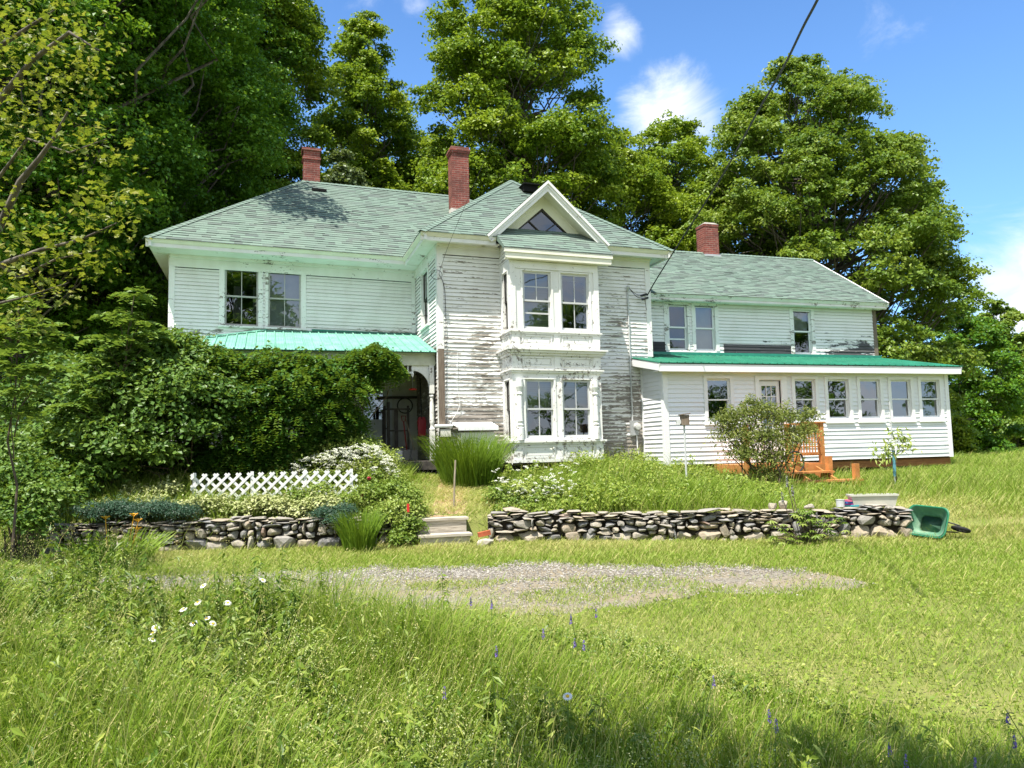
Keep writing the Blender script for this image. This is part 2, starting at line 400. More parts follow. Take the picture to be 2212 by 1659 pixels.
SC.view_settings.view_transform = 'Standard'; SC.view_settings.look = 'None'; SC.view_settings.gamma = 1; SC.view_settings.exposure = 1.08
SC.cycles.max_bounces = 8; SC.cycles.transparent_max_bounces = 10; SC.cycles.diffuse_bounces = 3

# ------------------------------------------------------------------ terrain
def sst(x, a, b):
    t = np.clip((x - a) / (b - a), 0, 1); return t * t * (3 - 2 * t)
WX = np.array([-60, -10, -8.6, -2.1, -.5, 7.0, 9.5, 60]); WY = np.array([17, 14.3, 14.1, 14.45, 14.5, 13.6, 13.2, 12.0])
def wall_y(x): return np.interp(x, WX, WY)
def zt(x, y):
    x = np.asarray(x, float); y = np.asarray(y, float)
    yw = wall_y(x); yh = 19 + (x + 1.8) * .319 - 1.3
    Hh = np.interp(x, [-30, -9, -3, 1.5, 3.5, 5, 8, 14, 30], [1.0, 1.05, 1.1, 1.05, .95, .85, .62, .75, .7])
    t = np.clip((y - yw) / np.maximum(yh - yw, 2.), 0, 1)
    hb = .47 + (Hh - .47) * t ** .9
    out = np.maximum(np.maximum(-8.5 - x, x - 7.0), 0); wd = .22 + np.minimum(out * 1.6, 4.5)
    s = sst(y, yw + .12 - wd * .55, yw + .34 + wd * .45)
    bump = .03 * np.sin(x * 1.7 + 1) * np.sin(y * 1.3) + .02 * np.sin(x * 3.1 + y * 2.2)
    far = .25 * sst(y, 40, 200)
    return s * hb + bump * (.4 + .6 * s) + far * 0
def grid_axis(a, f0, f1, b, fine, ratio=1.22):
    out = list(np.arange(f0, f1 + 1e-6, fine)); d = fine; x = f1
    while x < b: d *= ratio; x += d; out.append(x)
    d = fine; x = f0; pre = []
    while x > a: d *= ratio; x -= d; pre.append(x)
    return np.array(pre[::-1] + out)
gx = grid_axis(-700, -14, 22, 700, .14); gy = grid_axis(-300, 2, 24, 900, .11)
X, Y = np.meshgrid(gx, gy, indexing='xy'); Z = zt(X, Y)
nx, ny = len(gx), len(gy); ii = (np.arange(ny - 1)[:, None] * nx + np.arange(nx - 1)[None]).ravel()
Tm = NT('ground_soil'); n1 = Tm.noise(Tm.coord(), .9, 6, .6); n2 = Tm.noise(Tm.coord(), 22, 4, .7)
c = Tm.ramp(n1, [(.3, (.10, .14, .028)), (.55, (.17, .20, .045)), (.75, (.26, .235, .09))]).outputs[0]
c = Tm.mix(Tm.rng(n2.outputs[0], .35, .7, 0, .6), c, (.17, .15, .07))
M_soil = Tm.done(Tm.pbr(c, .95, .1, bump=n2.outputs[0], bs=.6, bd=.03))
tag(npmesh('ground', np.stack([X.ravel(), Y.ravel(), Z.ravel()], 1), [np.stack([ii, ii + 1, ii + nx + 1, ii + nx], 1)], M_soil, smooth=True), kind='structure')

# gravel drive: an irregular tongue of crushed stone lying on the ground
def gravel_mask(x, y):
    """>0 inside the drive"""
    yt = np.interp(x, [-30, -8, -4, -.5, 2., 3.3, 4.0, 4.4], [11.6, 11.5, 11.6, 11.9, 11.6, 11.05, 10.5, 9.2])
    yb = np.interp(x, [-30, -8, -4, -1.5, 0, 1.2, 2.4, 3.6, 4.4, 5.0], [9.6, 9.3, 9.0, 8.4, 8.15, 8.3, 8.9, 9.2, 9.2, 9.3])
    wob = .16 * np.sin(x * 2.3 + .6) + .1 * np.sin(x * 5.1) + .08 * np.sin(x * 9.7 + 2) + .07 * np.sin(x * 17 + y * 9)
    return np.minimum(yt + wob - y, y - yb + wob * .8)
gxx = np.arange(-26, 4.42, .14); rows = 16; top = []; bot = []
for x in gxx:
    ys = np.linspace(7, 12.6, 300); mk = gravel_mask(x, ys) > 0
    if mk.any(): top.append((x, ys[mk].max())); bot.append((x, ys[mk].min()))
V = []
for (x, y1), (_, y0) in zip(top, bot):
    for j in range(rows): yy = y0 + (y1 - y0) * j / (rows - 1); V.append((x, yy, float(zt(x, yy)) + (-.03 if j in (0, rows - 1) else .010)))
kk = len(top); q = (np.arange(kk - 1)[:, None] * rows + np.arange(rows - 1)[None]).ravel()
Tm = NT('gravel_bed'); n1 = Tm.noise(Tm.coord((1, 1.6, 1)), .8, 5, .6); vo = Tm.n('TexVoronoi', {'Vector': Tm.coord(), 'Scale': 34.})
c = Tm.ramp(vo.outputs['Color'], [(.1, (.10, .092, .075)), (.5, (.195, .18, .148)), (.9, (.30, .28, .24))]).outputs[0]
sy = Tm.n('SeparateXYZ', {0: Tm.n('TexCoord').outputs['Object']}); c = Tm.mix(Tm.rng(n1.outputs[0], .40, .60, .25, .85), c, (.25, .205, .135))
M_gb = Tm.done(Tm.pbr(c, .95, .1, bump=vo.outputs['Distance'], bs=.8, bd=.02))
tag(npmesh('gravel_drive', V, [np.stack([q, q + rows, q + rows + 1, q + 1], 1)], M_gb), kind='structure')
# loose stones of the drive
OCT = np.array([(1, 0, 0), (-1, 0, 0), (0, 1, 0), (0, -1, 0), (0, 0, 1), (0, 0, -1)], float); OF = np.array([(0, 2, 4), (2, 1, 4), (1, 3, 4), (3, 0, 4), (2, 0, 5), (1, 2, 5), (3, 1, 5), (0, 3, 5)])
def pebbles(P, r, tint, name, mat, squash=.6):
    n = len(P); o = OCT[None] * (r[:, None, None] * (.6 + .8 * rng.random((n, 6, 1)))); a = rng.random(n) * 6.28
    x = o[..., 0] * np.cos(a)[:, None] - o[..., 1] * np.sin(a)[:, None]; y = o[..., 0] * np.sin(a)[:, None] + o[..., 1] * np.cos(a)[:, None]
    V = np.stack([x, y, o[..., 2] * squash], -1) + P[:, None]
    return npmesh(name, V.reshape(-1, 3), [(np.arange(n)[:, None, None] * 6 + OF[None]).reshape(-1, 3)], mat, None, np.repeat(tint, 6), 'tint')
Tm = NT('gravel_stone'); c = Tm.ramp(Tm.attr('tint'), [(0, (.11, .10, .085)), (.5, (.225, .208, .175)), (1, (.38, .355, .31))]); M_peb = Tm.done(Tm.pbr(c.outputs[0], .85, .25))
px = rng.uniform(-9, 4.4, 84000); py = rng.uniform(7.8, 12.4, 84000); g = gravel_mask(px, py)
dens = np.clip(.10 + .75 * sst(py, 9.8, 11.2) + .25 * np.sin(px * 1.1 + 1) * np.sin(py * 2.1), .08, 1) * sst(g, -.22, .25)
k = rng.random(84000) < dens; px, py = px[k], py[k]
tag(pebbles(np.stack([px, py, zt(px, py) + .015], 1), .008 + .016 * rng.random(len(px)) ** 2.2, rng.random(len(px)), 'gravel', M_peb), kind='stuff')

# ------------------------------------------------------------------ the house
M = {}
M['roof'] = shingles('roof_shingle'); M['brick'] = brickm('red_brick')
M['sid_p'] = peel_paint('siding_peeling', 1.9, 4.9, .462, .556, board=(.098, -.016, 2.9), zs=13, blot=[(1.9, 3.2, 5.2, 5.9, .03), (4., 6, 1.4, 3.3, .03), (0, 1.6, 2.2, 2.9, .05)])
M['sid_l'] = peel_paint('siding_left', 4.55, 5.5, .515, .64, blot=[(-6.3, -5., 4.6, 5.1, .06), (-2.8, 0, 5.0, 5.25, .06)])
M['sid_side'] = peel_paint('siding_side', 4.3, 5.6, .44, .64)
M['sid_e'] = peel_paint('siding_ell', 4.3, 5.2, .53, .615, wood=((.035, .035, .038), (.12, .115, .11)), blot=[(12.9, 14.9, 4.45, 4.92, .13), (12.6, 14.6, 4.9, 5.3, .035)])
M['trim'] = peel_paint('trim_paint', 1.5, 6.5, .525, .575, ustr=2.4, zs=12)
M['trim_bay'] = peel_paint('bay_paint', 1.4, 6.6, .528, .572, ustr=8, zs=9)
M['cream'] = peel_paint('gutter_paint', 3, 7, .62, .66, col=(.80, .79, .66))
M['dark_board'] = wood('bare_board', (.025, .027, .03), (.07, .07, .075), (1.2, 1.2, 40))
M['barewood'] = wood('grey_wood', (.10, .07, .05), (.27, .22, .17), (22, 22, 1.2))
M['vinyl'] = plain('vinyl_siding', (.80, .81, .82), .45, .35, var=.03, scale=.8)
M['vtrim'] = plain('vinyl_trim', (.82, .82, .81), .4, .4, var=.03, scale=1.2)
M['mint'] = plain('mint_metal', (.165, .41, .305), .5, .4, var=.12, scale=1.5, dirt=((.26, .43, .35), .6))
M['green'] = plain('green_metal', (.02, .17, .10), .4, .4, var=.14, scale=2., dirt=((.05, .16, .11), .5))
M['flash'] = plain('green_flashing', (.02, .22, .15), .4, .5)
M['glass'] = glassm('window_glass', refl=.10); M['glass_d'] = glassm('storm_glass', (.35, .38, .38), refl=.16); M['glass_s'] = glassm('screened_glass', (.12, .13, .14), refl=.07)
M['alu'] = plain('storm_frame', (.52, .53, .52), .4, .5, var=.04); M['wsash'] = plain('white_sash', (.78, .79, .79), .4, .4, var=.03)
M['tan'] = plain('tan_sash', (.42, .41, .38), .5, .4); M['darkframe'] = wood('dark_frame', (.02, .018, .015), (.09, .08, .07), (6, 6, 6))
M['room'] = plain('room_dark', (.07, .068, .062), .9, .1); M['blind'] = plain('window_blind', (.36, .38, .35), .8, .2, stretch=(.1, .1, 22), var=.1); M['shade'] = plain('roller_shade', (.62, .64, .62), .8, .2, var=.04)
M['skirt'] = wood('stained_skirt', (.20, .085, .03), (.34, .15, .055), (1, 1, 10)); M['cedar'] = wood('stained_cedar', (.38, .15, .045), (.60, .27, .09), (2, 2, 2), .55)
M['stonef'] = plain('foundation_stone', (.16, .15, .14), .9, .2, var=.4, scale=5)
M['oldfloor'] = wood('porch_floor', (.05, .045, .04), (.17, .15, .13), (1, 14, 1)); M['soot_shade_black'] = plain('flue_shade_black', (.012, .012, .012), .9, .1)
M['mortar'] = plain('mortar_cap', (.33, .30, .26), .95, .1, var=.25, scale=8)

house = thing('farmhouse', 'large old white clapboard farmhouse with green shingle roofs, peeling paint and a bright white sunroom', 'house', HO, YAW)
BL = {'L': [], 'P': [], 'E': [], 'S': []}; CUR = ['L']
def hb(mb, name, mat, parent=None, smooth=False):
    o = mb.build(name, M[mat] if isinstance(mat, str) else mat, parent or house, smooth); BL[CUR[0]].append(o); return o
class Fr:
    """wall frame: a along the wall, d outwards, z up"""
    def __init__(s, P0, A, N): s.P0, s.A, s.N = np.array(P0, float), np.array(A, float), np.array(N, float)
    def p(s, a, d, z): return s.P0 + s.A * a + s.N * d + np.array([0, 0, z])
    def box(s, mb, a0, a1, d0, d1, z0, z1):
        mb.hexa([s.p(a0, d1, z0), s.p(a1, d1, z0), s.p(a1, d0, z0), s.p(a0, d0, z0), s.p(a0, d1, z1), s.p(a1, d1, z1), s.p(a1, d0, z1), s.p(a0, d0, z1)]); return mb
    def quad(s, mb, a0, a1, d, z0, z1): mb.poly([s.p(a0, d, z0), s.p(a1, d, z0), s.p(a1, d, z1), s.p(a0, d, z1)]); return mb
fF = lambda v: Fr((0, v, 0), (1, 0, 0), (0, -1, 0)); fL = lambda u: Fr((u, 0, 0), (0, -1, 0), (-1, 0, 0))   # fL: a = -v
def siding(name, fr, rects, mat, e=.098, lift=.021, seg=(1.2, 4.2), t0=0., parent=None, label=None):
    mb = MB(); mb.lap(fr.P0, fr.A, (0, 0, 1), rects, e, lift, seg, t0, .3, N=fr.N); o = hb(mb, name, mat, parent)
    if label: o['label'] = label
    return o
def window(fr, a0, a1, z0, z1, meet, cas=(.1, .1, .12, 0.), mats=('trim', 'alu', 'glass'), sw=.045, mu=((1, 1), (1, 1)), blind=None, sill=.05, label=None, extra=(), rec=.0, cd=.034, drop=0.):
    """casing = part; sashes, panes, blind, sill = sub-parts. cas = left, right, top, bottom board widths; mu = columns, rows of panes of the upper and lower sash"""
    cl_, cr_, ct_, cb_ = cas; mb = MB()
    if cl_: fr.box(mb, a0 - cl_, a0, -.01, cd, z0 - cb_, z1)
    if cr_: fr.box(mb, a1, a1 + cr_, -.01, cd, z0 - cb_, z1)
    if ct_: fr.box(mb, a0 - cl_, a1 + cr_, -.01, cd + .006, z1, z1 + ct_)
    if cb_: fr.box(mb, a0, a1, -.01, cd, z0 - cb_, z0)
    j = .015
    fr.box(mb, a0, a0 + j, -.12, -.012, z0, z1); fr.box(mb, a1 - j, a1, -.12, -.012, z0, z1); fr.box(mb, a0 + j, a1 - j, -.12, -.012, z1 - j, z1); fr.box(mb, a0 + j, a1 - j, -.12, -.012, z0, z0 + j)
    win = hb(mb, 'window', mats[0])
    if label: win['label'] = label
    b0, b1, c0, c1 = a0 + j, a1 - j, z0 + j, z1 - j
    for (lo, hi, d, m, k) in ((meet - sw / 2, c1, -.03 - rec, mu[0], 0), (c0, meet + sw / 2, -.065 - rec, mu[1], 1)):
        s = MB(); t = .028
        fr.box(s, b0, b0 + sw, d - t, d, lo, hi); fr.box(s, b1 - sw, b1, d - t, d, lo, hi); fr.box(s, b0 + sw, b1 - sw, d - t, d, hi - sw, hi); fr.box(s, b0 + sw, b1 - sw, d - t, d, lo, lo + sw * (1.3 if k else 1))
        for i in range(1, m[0]): x = b0 + (b1 - b0) * i / m[0]; fr.box(s, x - .011, x + .011, d - t + .004, d - .004, lo + sw, hi - sw)
        for i in range(1, m[1]): z = lo + (hi - lo) * i / m[1]; fr.box(s, b0 + sw, b1 - sw, d - t + .006, d - .006, z - .011, z + .011)
        if k == 1:
            for z in extra: fr.box(s, b0 + sw, b1 - sw, d - t, d, z - .02, z + .02)
        hb(s, 'sash', mats[1], win)
        g = MB(); fr.quad(g, b0 + sw - .004, b1 - sw + .004, d - t * .5, lo + sw - .004, hi - sw + .004); hb(g, 'pane', mats[2], win)
    if blind:
        g = MB(); fr.box(g, b0 + .02, b1 - .02, -.16, -.15, blind[1], z1 - .02); hb(g, 'blind', blind[0], win)
    if sill:
        g = MB(); fr.box(g, a0 - cl_ - .02, a1 + cr_ + .02, -.01, cd + sill, z0 - .05 - cb_, z0 - cb_ - .002); hb(g, 'sill', mats[0], win)
    return win
def eave(fr_pts, z, name='fascia', h=.2, th=.05, mat='trim', crown='cream'):
    """crown moulding and fascia board hung under a roof edge, along the polyline of (u,v) points"""
    mb = MB(); cb = MB()
    for p, q in zip(fr_pts[:-1], fr_pts[1:]):
        p, q = np.array(p, float), np.array(q, float); d = (q - p) / np.linalg.norm(q - p); n = np.array([-d[1], d[0]])   # inwards
        P = lambda a, o, zz: (a[0] + n[0] * o, a[1] + n[1] * o, zz)
        cb.hexa([P(p, .0, z - .02), P(q, .0, z - .02), P(q, .1, z - .02), P(p, .1, z - .02), P(p, -.0, z + .01), P(q, -.0, z + .01), P(q, .1, z + .01), P(p, .1, z + .01)])
        cb.hexa([P(p, .06, z - .10), P(q, .06, z - .10), P(q, .13, z - .10), P(p, .13, z - .10), P(p, .005, z - .021), P(q, .005, z - .021), P(q, .13, z - .021), P(p, .13, z - .021)])
        mb.hexa([P(p, .075, z - h), P(q, .075, z - h), P(q, .14, z - h), P(p, .14, z - h), P(p, .075, z - .101), P(q, .075, z - .101), P(q, .14, z - .101), P(p, .14, z - .101)])
    hb(cb, 'crown_moulding', crown); return hb(mb, name, mat)
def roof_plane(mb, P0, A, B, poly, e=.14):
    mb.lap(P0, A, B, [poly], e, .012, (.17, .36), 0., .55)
def nrm(a): a = np.array(a, float); return a / np.linalg.norm(a)

# ---- left wing (set back)
CUR[0] = 'L'; v = 2.95; ZE = 7.27; sl_ = .82; cs = 1 / math.hypot(1, sl_); ve = 2.2; vr = 6.2; zr = ZE + (vr - ve) * sl_; ul, ur = -7.0, 6.4; uh0 = ul + (vr - ve); uh1 = ur - (vr - ve)
ops = [(-5.16, -4.29, 5.24, 6.83), (-4.05, -3.18, 5.24, 6.83)]
porch_ops = [(-1.62, -.84, 1.52, 3.55)]
siding('left_wall', fF(v), holes(-6.5, 0, 3.9, 6.72, ops), 'sid_l', label='front clapboard wall over the mint porch roof, paint flaking near the bottom')
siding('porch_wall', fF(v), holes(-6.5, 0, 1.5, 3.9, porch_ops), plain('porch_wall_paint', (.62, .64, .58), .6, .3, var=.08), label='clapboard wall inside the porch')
siding('side_wall', fL(-6.5), [[(-9.4, 1.2), (-2.95, 1.2), (-2.95, 6.75), (-9.4, 6.75)]], 'sid_l')
f = fF(v); mb = MB(); f.box(mb, -6.52, -6.38, .0, .03, 1.2, 6.74); fL(-6.5).box(mb, -3.1, -2.95, 0, .03, 1.2, 6.74); hb(mb, 'corner_board', 'trim'); mb = MB(); f.box(mb, -.13, -.022, .0, .03, 4.2, 6.74); hb(mb, 'corner_board', 'trim')
mb = MB(); f.box(mb, -6.5, -.022, .0, .035, 6.742, 7.06); f.box(mb, -6.5, -.022, .036, .09, 6.98, 7.06); fL(-6.5).box(mb, -9.4, -2.95, 0, .035, 6.742, 7.06); hb(mb, 'frieze_board', 'trim')
mb = MB(); mb.box((ul + .1, ve + .1, 7.062), (-.025, v - .04, 7.085)); mb.box((ul + .1, v + .021, 7.062), (-6.47, 10.1, 7.085)); hb(mb, 'soffit', 'trim')
eave([(-.30, ve), (ul, ve), (ul, 10.2)][::-1], ZE)
mb = MB()
roof_plane(mb, (0, ve, ZE), (1, 0, 0), (0, cs, sl_ * cs), [(ul - .03, -.02), (ur, -.02), (uh1, (vr - ve) / cs), (uh0, (vr - ve) / cs)])
roof_plane(mb, (ul, 0, ZE), (0, -1, 0), (cs, 0, sl_ * cs), [(-10.2, 0), (-ve, 0), (-vr, (vr - ve) / cs)])
roof_plane(mb, (0, 10.2, ZE), (-1, 0, 0), (0, -cs, sl_ * cs), [(-ur, 0), (-ul, 0), (-uh0, (vr - ve) / cs), (-uh1, (vr - ve) / cs)])
roof_plane(mb, (ur, 0, ZE), (0, 1, 0), (-cs, 0, sl_ * cs), [(ve, 0), (10.2, 0), (vr, (vr - ve) / cs)])
hb(mb, 'roof', 'roof', None)['label'] = 'long green shingle hip roof over the left wing'
def caps(mb, p, q, n1, n2):
    """overlapping ridge shingles from p (low) to q, folded over the two roof planes with normals n1, n2"""
    p, q = np.array(p, float), np.array(q, float); L = np.linalg.norm(q - p); d = (q - p) / L; k = int(L / .15); up = nrm(nrm(n1) + nrm(n2))
    for n_ in (n1, n2):
        s_ = nrm(np.cross(n_, d)); s_ = -s_ if s_[2] > 0 else s_; o = nrm(n_)
        for i in range(k):
            a = p + d * (L * i / k - .03); b = p + d * L * (i + 1) / k; r = random.random() * .7 + .3; h0, h1 = .022, .008
            q4 = [a + up * h0, b + up * h1, b + s_ * .14 + o * h1, a + s_ * .14 + o * h0]
            if np.dot(np.cross(q4[1] - q4[0], q4[3] - q4[0]), o) < 0: q4 = q4[::-1]
            mb.poly(q4, r)
NF, NB_, NL, NR = (lambda s_: (0, -s_, 1)), (lambda s_: (0, s_, 1)), (lambda s_: (-s_, 0, 1)), (lambda s_: (s_, 0, 1))
mb = MB(); caps(mb, (ul, ve, ZE + .012), (uh0, vr, zr + .012), NF(sl_), NL(sl_)); caps(mb, (uh0, vr, zr + .012), (uh1, vr, zr + .012), NF(sl_), NB_(sl_)); caps(mb, (ul, 10.2, ZE + .012), (uh0, vr, zr + .012), NB_(sl_), NL(sl_)); hb(mb, 'ridge_cap', 'roof')
for (a0, a1), bl, mu_ in (((-5.16, -4.29), None, ((2, 1), (2, 1))), ((-4.05, -3.18), ('shade', 5.3), ((2, 1), (2, 1)))):
    window(fF(v), a0, a1, 5.24, 6.83, 6.05, (.13 if a0 < -5 else .07, .13 if a0 > -5 else .107, .13, .0), ('trim', 'tan', 'glass_d' if bl is None else 'glass'), .04, mu_, bl, .05,
           'left of the two upper windows, dark behind its glass' if bl is None else 'right of the two upper windows, pale shade behind its glass', cd=.036)
mb = MB(); mb.box((-2.9, v - .05, 5.08), (-.03, v - .02, 5.24)); hb(mb, 'flashing', 'flash')
# mint metal porch roof with a hipped left end
def metal(mb, P0, A, B, poly, pitch=.23, w=.026, h=.034, th=.004):
    """sheet with raised ribs running up the slope"""
    A, B, P0 = np.array(A, float), np.array(B, float), np.array(P0, float); N = np.cross(A, B)
    top = lambda p: P0 + A * p[0] + B * p[1]
    mb.poly([top(p) for p in poly]); mb.poly([top(p) - N * .015 for p in poly][::-1])
    k = len(poly)
    for i in range(k): p, q = poly[i], poly[(i + 1) % k]; mb.poly([top(p) - N * .015, top(q) - N * .015, top(q), top(p)])
    a0, a1 = min(p[0] for p in poly), max(p[0] for p in poly); x = a0 + .06
    while x < a1 - .03:
        ys = []
        for i in range(k):
            p, q = poly[i], poly[(i + 1) % k]
            if (p[0] - x) * (q[0] - x) < 0: ys.append(p[1] + (q[1] - p[1]) * (x - p[0]) / (q[0] - p[0]))
        if len(ys) == 2 and max(ys) - min(ys) > .1:
            y0, y1 = min(ys), max(ys); P = lambda a, b, hh: top((a, b)) + N * hh
            mb.hexa([P(x - w, y0, .001), P(x + w, y0, .001), P(x + w, y1, .001), P(x - w, y1, .001), P(x - w * .4, y0, h), P(x + w * .4, y0, h), P(x + w * .4, y1, h), P(x - w * .4, y1, h)])
            for dx in (.08, .15): mb.hexa([P(x + dx - .012, y0, .001), P(x + dx + .012, y0, .001), P(x + dx + .012, y1, .001), P(x + dx - .012, y1, .001), P(x + dx - .006, y0, .007), P(x + dx + .006, y0, .007), P(x + dx + .006, y1, .007), P(x + dx - .006, y1, .007)])
        x += pitch
ps = (5.10 - 4.22) / 2.85; pc = 1 / math.hypot(1, ps); L0 = 2.85 / pc; pu = -6.93
mb = MB(); metal(mb, (0, .1, 4.22), (1, 0, 0), (0, pc, ps * pc), [(pu, 0), (-.02, 0), (-.02, L0), (pu + 2.85, L0)])
metal(mb, (pu, 0, 4.22), (0, -1, 0), (pc, 0, ps * pc), [(-2.95, 0), (-.1, 0), (-2.95, L0)])
CUR[0] = 'E'; hb(mb, 'porch_roof', 'mint')['label'] = 'faded mint green metal porch roof with a hipped end'
mb = MB(); mb.tube([(pu + .05, .15, 4.26), (pu + 2.85, 2.93, 5.125)], .03, 6); mb.box((pu + 2.85, 2.9, 5.09), (-.03, 2.945, 5.125)); hb(mb, 'ridge_cap', 'mint')
mb = MB(); mb.box((-6.7, .32, 3.90), (-.024, .42, 4.17)); mb.box((-6.7, .27, 4.171), (-.024, .42, 4.215)); mb.box((-6.72, .43, 3.9), (-6.6, 2.9, 4.17)); mb.box((-6.7, .5, 4.17), (-.03, 2.9, 4.19)); hb(mb, 'porch_beam', plain('beam_paint', (.60, .61, .48), .6, .3, var=.08, dirt=((.4, .4, .3), .5)))
mb = MB(); mb.box((-6.7, .3, 1.42), (-.024, 2.93, 1.52)); mb.box((-6.7, .27, 1.30), (-.024, .299, 1.50)); hb(mb, 'porch_floor', 'oldfloor')
mb = MB()
for i in range(28):
    x = -3.2 + i * .115
    mb.bar((x, .33, .82), (x + .32, .33, 1.30), .012, .045, (0, 1, 0))
hb(mb, 'porch_lattice', wood('old_lattice', (.10, .09, .08), (.26, .24, .21)))['label'] = 'grey diagonal slats closing the gap below the porch floor'
mb = MB(); mb.box((-6.6, .9, .5), (-.03, .95, 1.4)); hb(mb, 'crawlspace_shade_sheet', 'soot_shade_black')  # black sheet painted as the shade under the porch floor
for uu in (-.12, -2.3, -4.5, -6.55):
    mb = MB(); z = 1.52; mb.box((uu - .06, .31, z), (uu + .06, .43, z + .75)); mb.lathe((uu, .37, z + .75), [(.06, 0), (.075, .03), (.05, .07), (.045, .12), (.06, .2), (.055, .6), (.04, .82), (.06, .86), (.045, .9), (.06, .95)], 12); mb.box((uu - .06, .31, z + 1.68), (uu + .06, .43, 3.9)); hb(mb, 'porch_post', 'trim_bay')
# scroll bracket, spindle rail and drop beside the right hand post
mb = MB(); pts = [(-.18, .36, 3.9), (-.62, .36, 3.9), (-.62, .36, 3.78)] + [(-.62 + .43 * math.sin(t), .36, 3.78 - .43 * (1 - math.cos(t))) for t in np.linspace(.25, 1.45, 9)] + [(-.18, .36, 3.3)]
mb.prism(pts, (0, .05, 0)); hb(mb, 'porch_bracket', 'trim_bay')
mb = MB(); mb.box((-6.4, .35, 3.70), (-.62, .39, 3.745)); [mb.box((x - .012, .36, 3.745), (x + .012, .38, 3.9)) for x in np.arange(-6.3, -.7, .13)]; mb.lathe((-.6, .37, 3.6), [(.005, 0), (.03, .05), (.04, .09), (.025, .13), (.03, .17)], 10); hb(mb, 'porch_rail', 'trim')
# porch door
dr = MB(); f = fF(v); f.box(dr, -1.74, -1.62, 0, .03, 1.52, 3.67); f.box(dr, -.84, -.72, 0, .03, 1.52, 3.67); f.box(dr, -1.74, -.72, 0, .034, 3.671, 3.8)
M['doorp'] = plain('door_paint', (.60, .66, .66), .5, .35, var=.04)
dr = hb(dr, 'porch_door', 'doorp'); g = MB()
f.box(g, -1.61, -1.5, -.08, -.03, 1.53, 3.54); f.box(g, -.96, -.85, -.08, -.03, 1.53, 3.54); f.box(g, -1.5, -.96, -.08, -.03, 3.42, 3.54); f.box(g, -1.5, -.96, -.08, -.03, 1.53, 2.68)
for z in (1.62, 1.98, 2.34): f.box(g, -1.46, -1.0, -.03, -.018, z, z + .27); f.box(g, -1.42, -1.04, -.018, -.01, z + .04, z + .23)
hb(g, 'door_panel', 'doorp', dr); g = MB(); f.quad(g, -1.5, -.96, -.055, 2.68, 3.42); hb(g, 'door_glass', 'glass_d', dr)
g = MB(); g.tube([f.p(-.91, -.03, 2.42), f.p(-.91, .03, 2.42)], .012, 8); g.tube([f.p(-.91, .03, 2.42), f.p(-.91, .065, 2.42)], [.02, .028], 8); hb(g, 'door_handle', 'darkframe', dr)

# ---- the two storey block with the bay
CUR[0] = 'P'
PW = 5.9; ZP = 7.06; pe = -.5; pa = 3.42; slp = .815; cp = 1 / math.hypot(1, slp); zpr = ZP + pa * slp
siding('front_wall', fF(0), holes(0, PW, 1.35, 6.62, [(1.7, 3.92, 2., 3.45), (1.7, 3.92, 4.7, 6.15)]), 'sid_p', label='front wall of the two storey block, paint peeling to grey wood')
sw_ = [(-1.99, -1.14, 5.05, 6.56)]
siding('side_wall', fL(0), holes(-2.95, 0, 1.35, 6.66, sw_), 'sid_side', label='narrow clapboard wall between the porch and the front of the two storey block')
siding('side_wall', Fr((PW, 0, 0), (0, 1, 0), (1, 0, 0)), [[(0, 1.35), (9.4, 1.35), (9.4, 6.7), (0, 6.7)]], 'sid_side', label='right side wall of the two storey block')
f = fF(0); mb = MB(); f.box(mb, -.02, .13, 0, .032, 4.25, 6.64); fL(0).box(mb, -.13, -.002, 0, .03, 1.35, 6.66); hb(mb, 'corner_board', 'trim'); mb = MB(); f.box(mb, PW - .13, PW + .02, 0, .032, 4.2, 6.64); hb(mb, 'corner_board', 'trim')
mb = MB(); f.box(mb, -.02, .13, 0, .034, 1.5, 4.245); hb(mb, 'corner_board', 'barewood')['label'] = 'bare brown corner board beside the porch'
mb = MB(); f.box(mb, -.02, PW + .02, 0, .036, 6.642, 6.9); f.box(mb, -.02, PW + .02, .037, .09, 6.83, 6.9); fL(0).box(mb, -2.95, -.001, 0, .036, 6.662, 6.9); hb(mb, 'frieze_board', 'trim')
mb = MB(); mb.box((-.36, -.36, 6.902), (1.55, .02, 6.92)); mb.box((4.25, -.36, 6.902), (6.3, .02, 6.92)); mb.box((-.36, .021, 6.902), (.03, 2.4, 6.92)); mb.box((5.88, .021, 6.902), (6.3, 6, 6.92)); hb(mb, 'soffit', 'trim')
eave([(-.5, 2.3), (-.5, pe), (1.42, pe)], ZP); eave([(4.3, pe), (6.4, pe), (6.4, 3.)], ZP)
mb = MB(); apx = -.5 + 3.45
roof_plane(mb, (0, pe, ZP), (1, 0, 0), (0, cp, slp * cp), [(-.52, -.02), (6.42, -.02), (apx, 3.45 / cp)])
roof_plane(mb, (-.5, 0, ZP), (0, -1, 0), (cp, 0, slp * cp), [(-6.8, 0), (.5, 0), (.5 - 3.45, 3.45 / cp), (-6.8, 3.45 / cp)])
roof_plane(mb, (6.4, 0, ZP), (0, 1, 0), (-cp, 0, slp * cp), [(-.5, 0), (6.8, 0), (6.8, 3.45 / cp), (-.5 + 3.45, 3.45 / cp)])
hb(mb, 'roof', 'roof')['label'] = 'pyramid shaped green shingle roof over the two storey block'
mb = MB(); zt_ = ZP + 3.45 * slp + .012; caps(mb, (-.5, -.5, ZP + .012), (apx, 2.95, zt_), NF(slp), NL(slp)); caps(mb, (6.4, -.5, ZP + .012), (apx, 2.95, zt_), NF(slp), NR(slp)); caps(mb, (apx, 2.95, zt_), (apx, 6.2, zt_), NL(slp), NR(slp)); hb(mb, 'ridge_cap', 'roof')
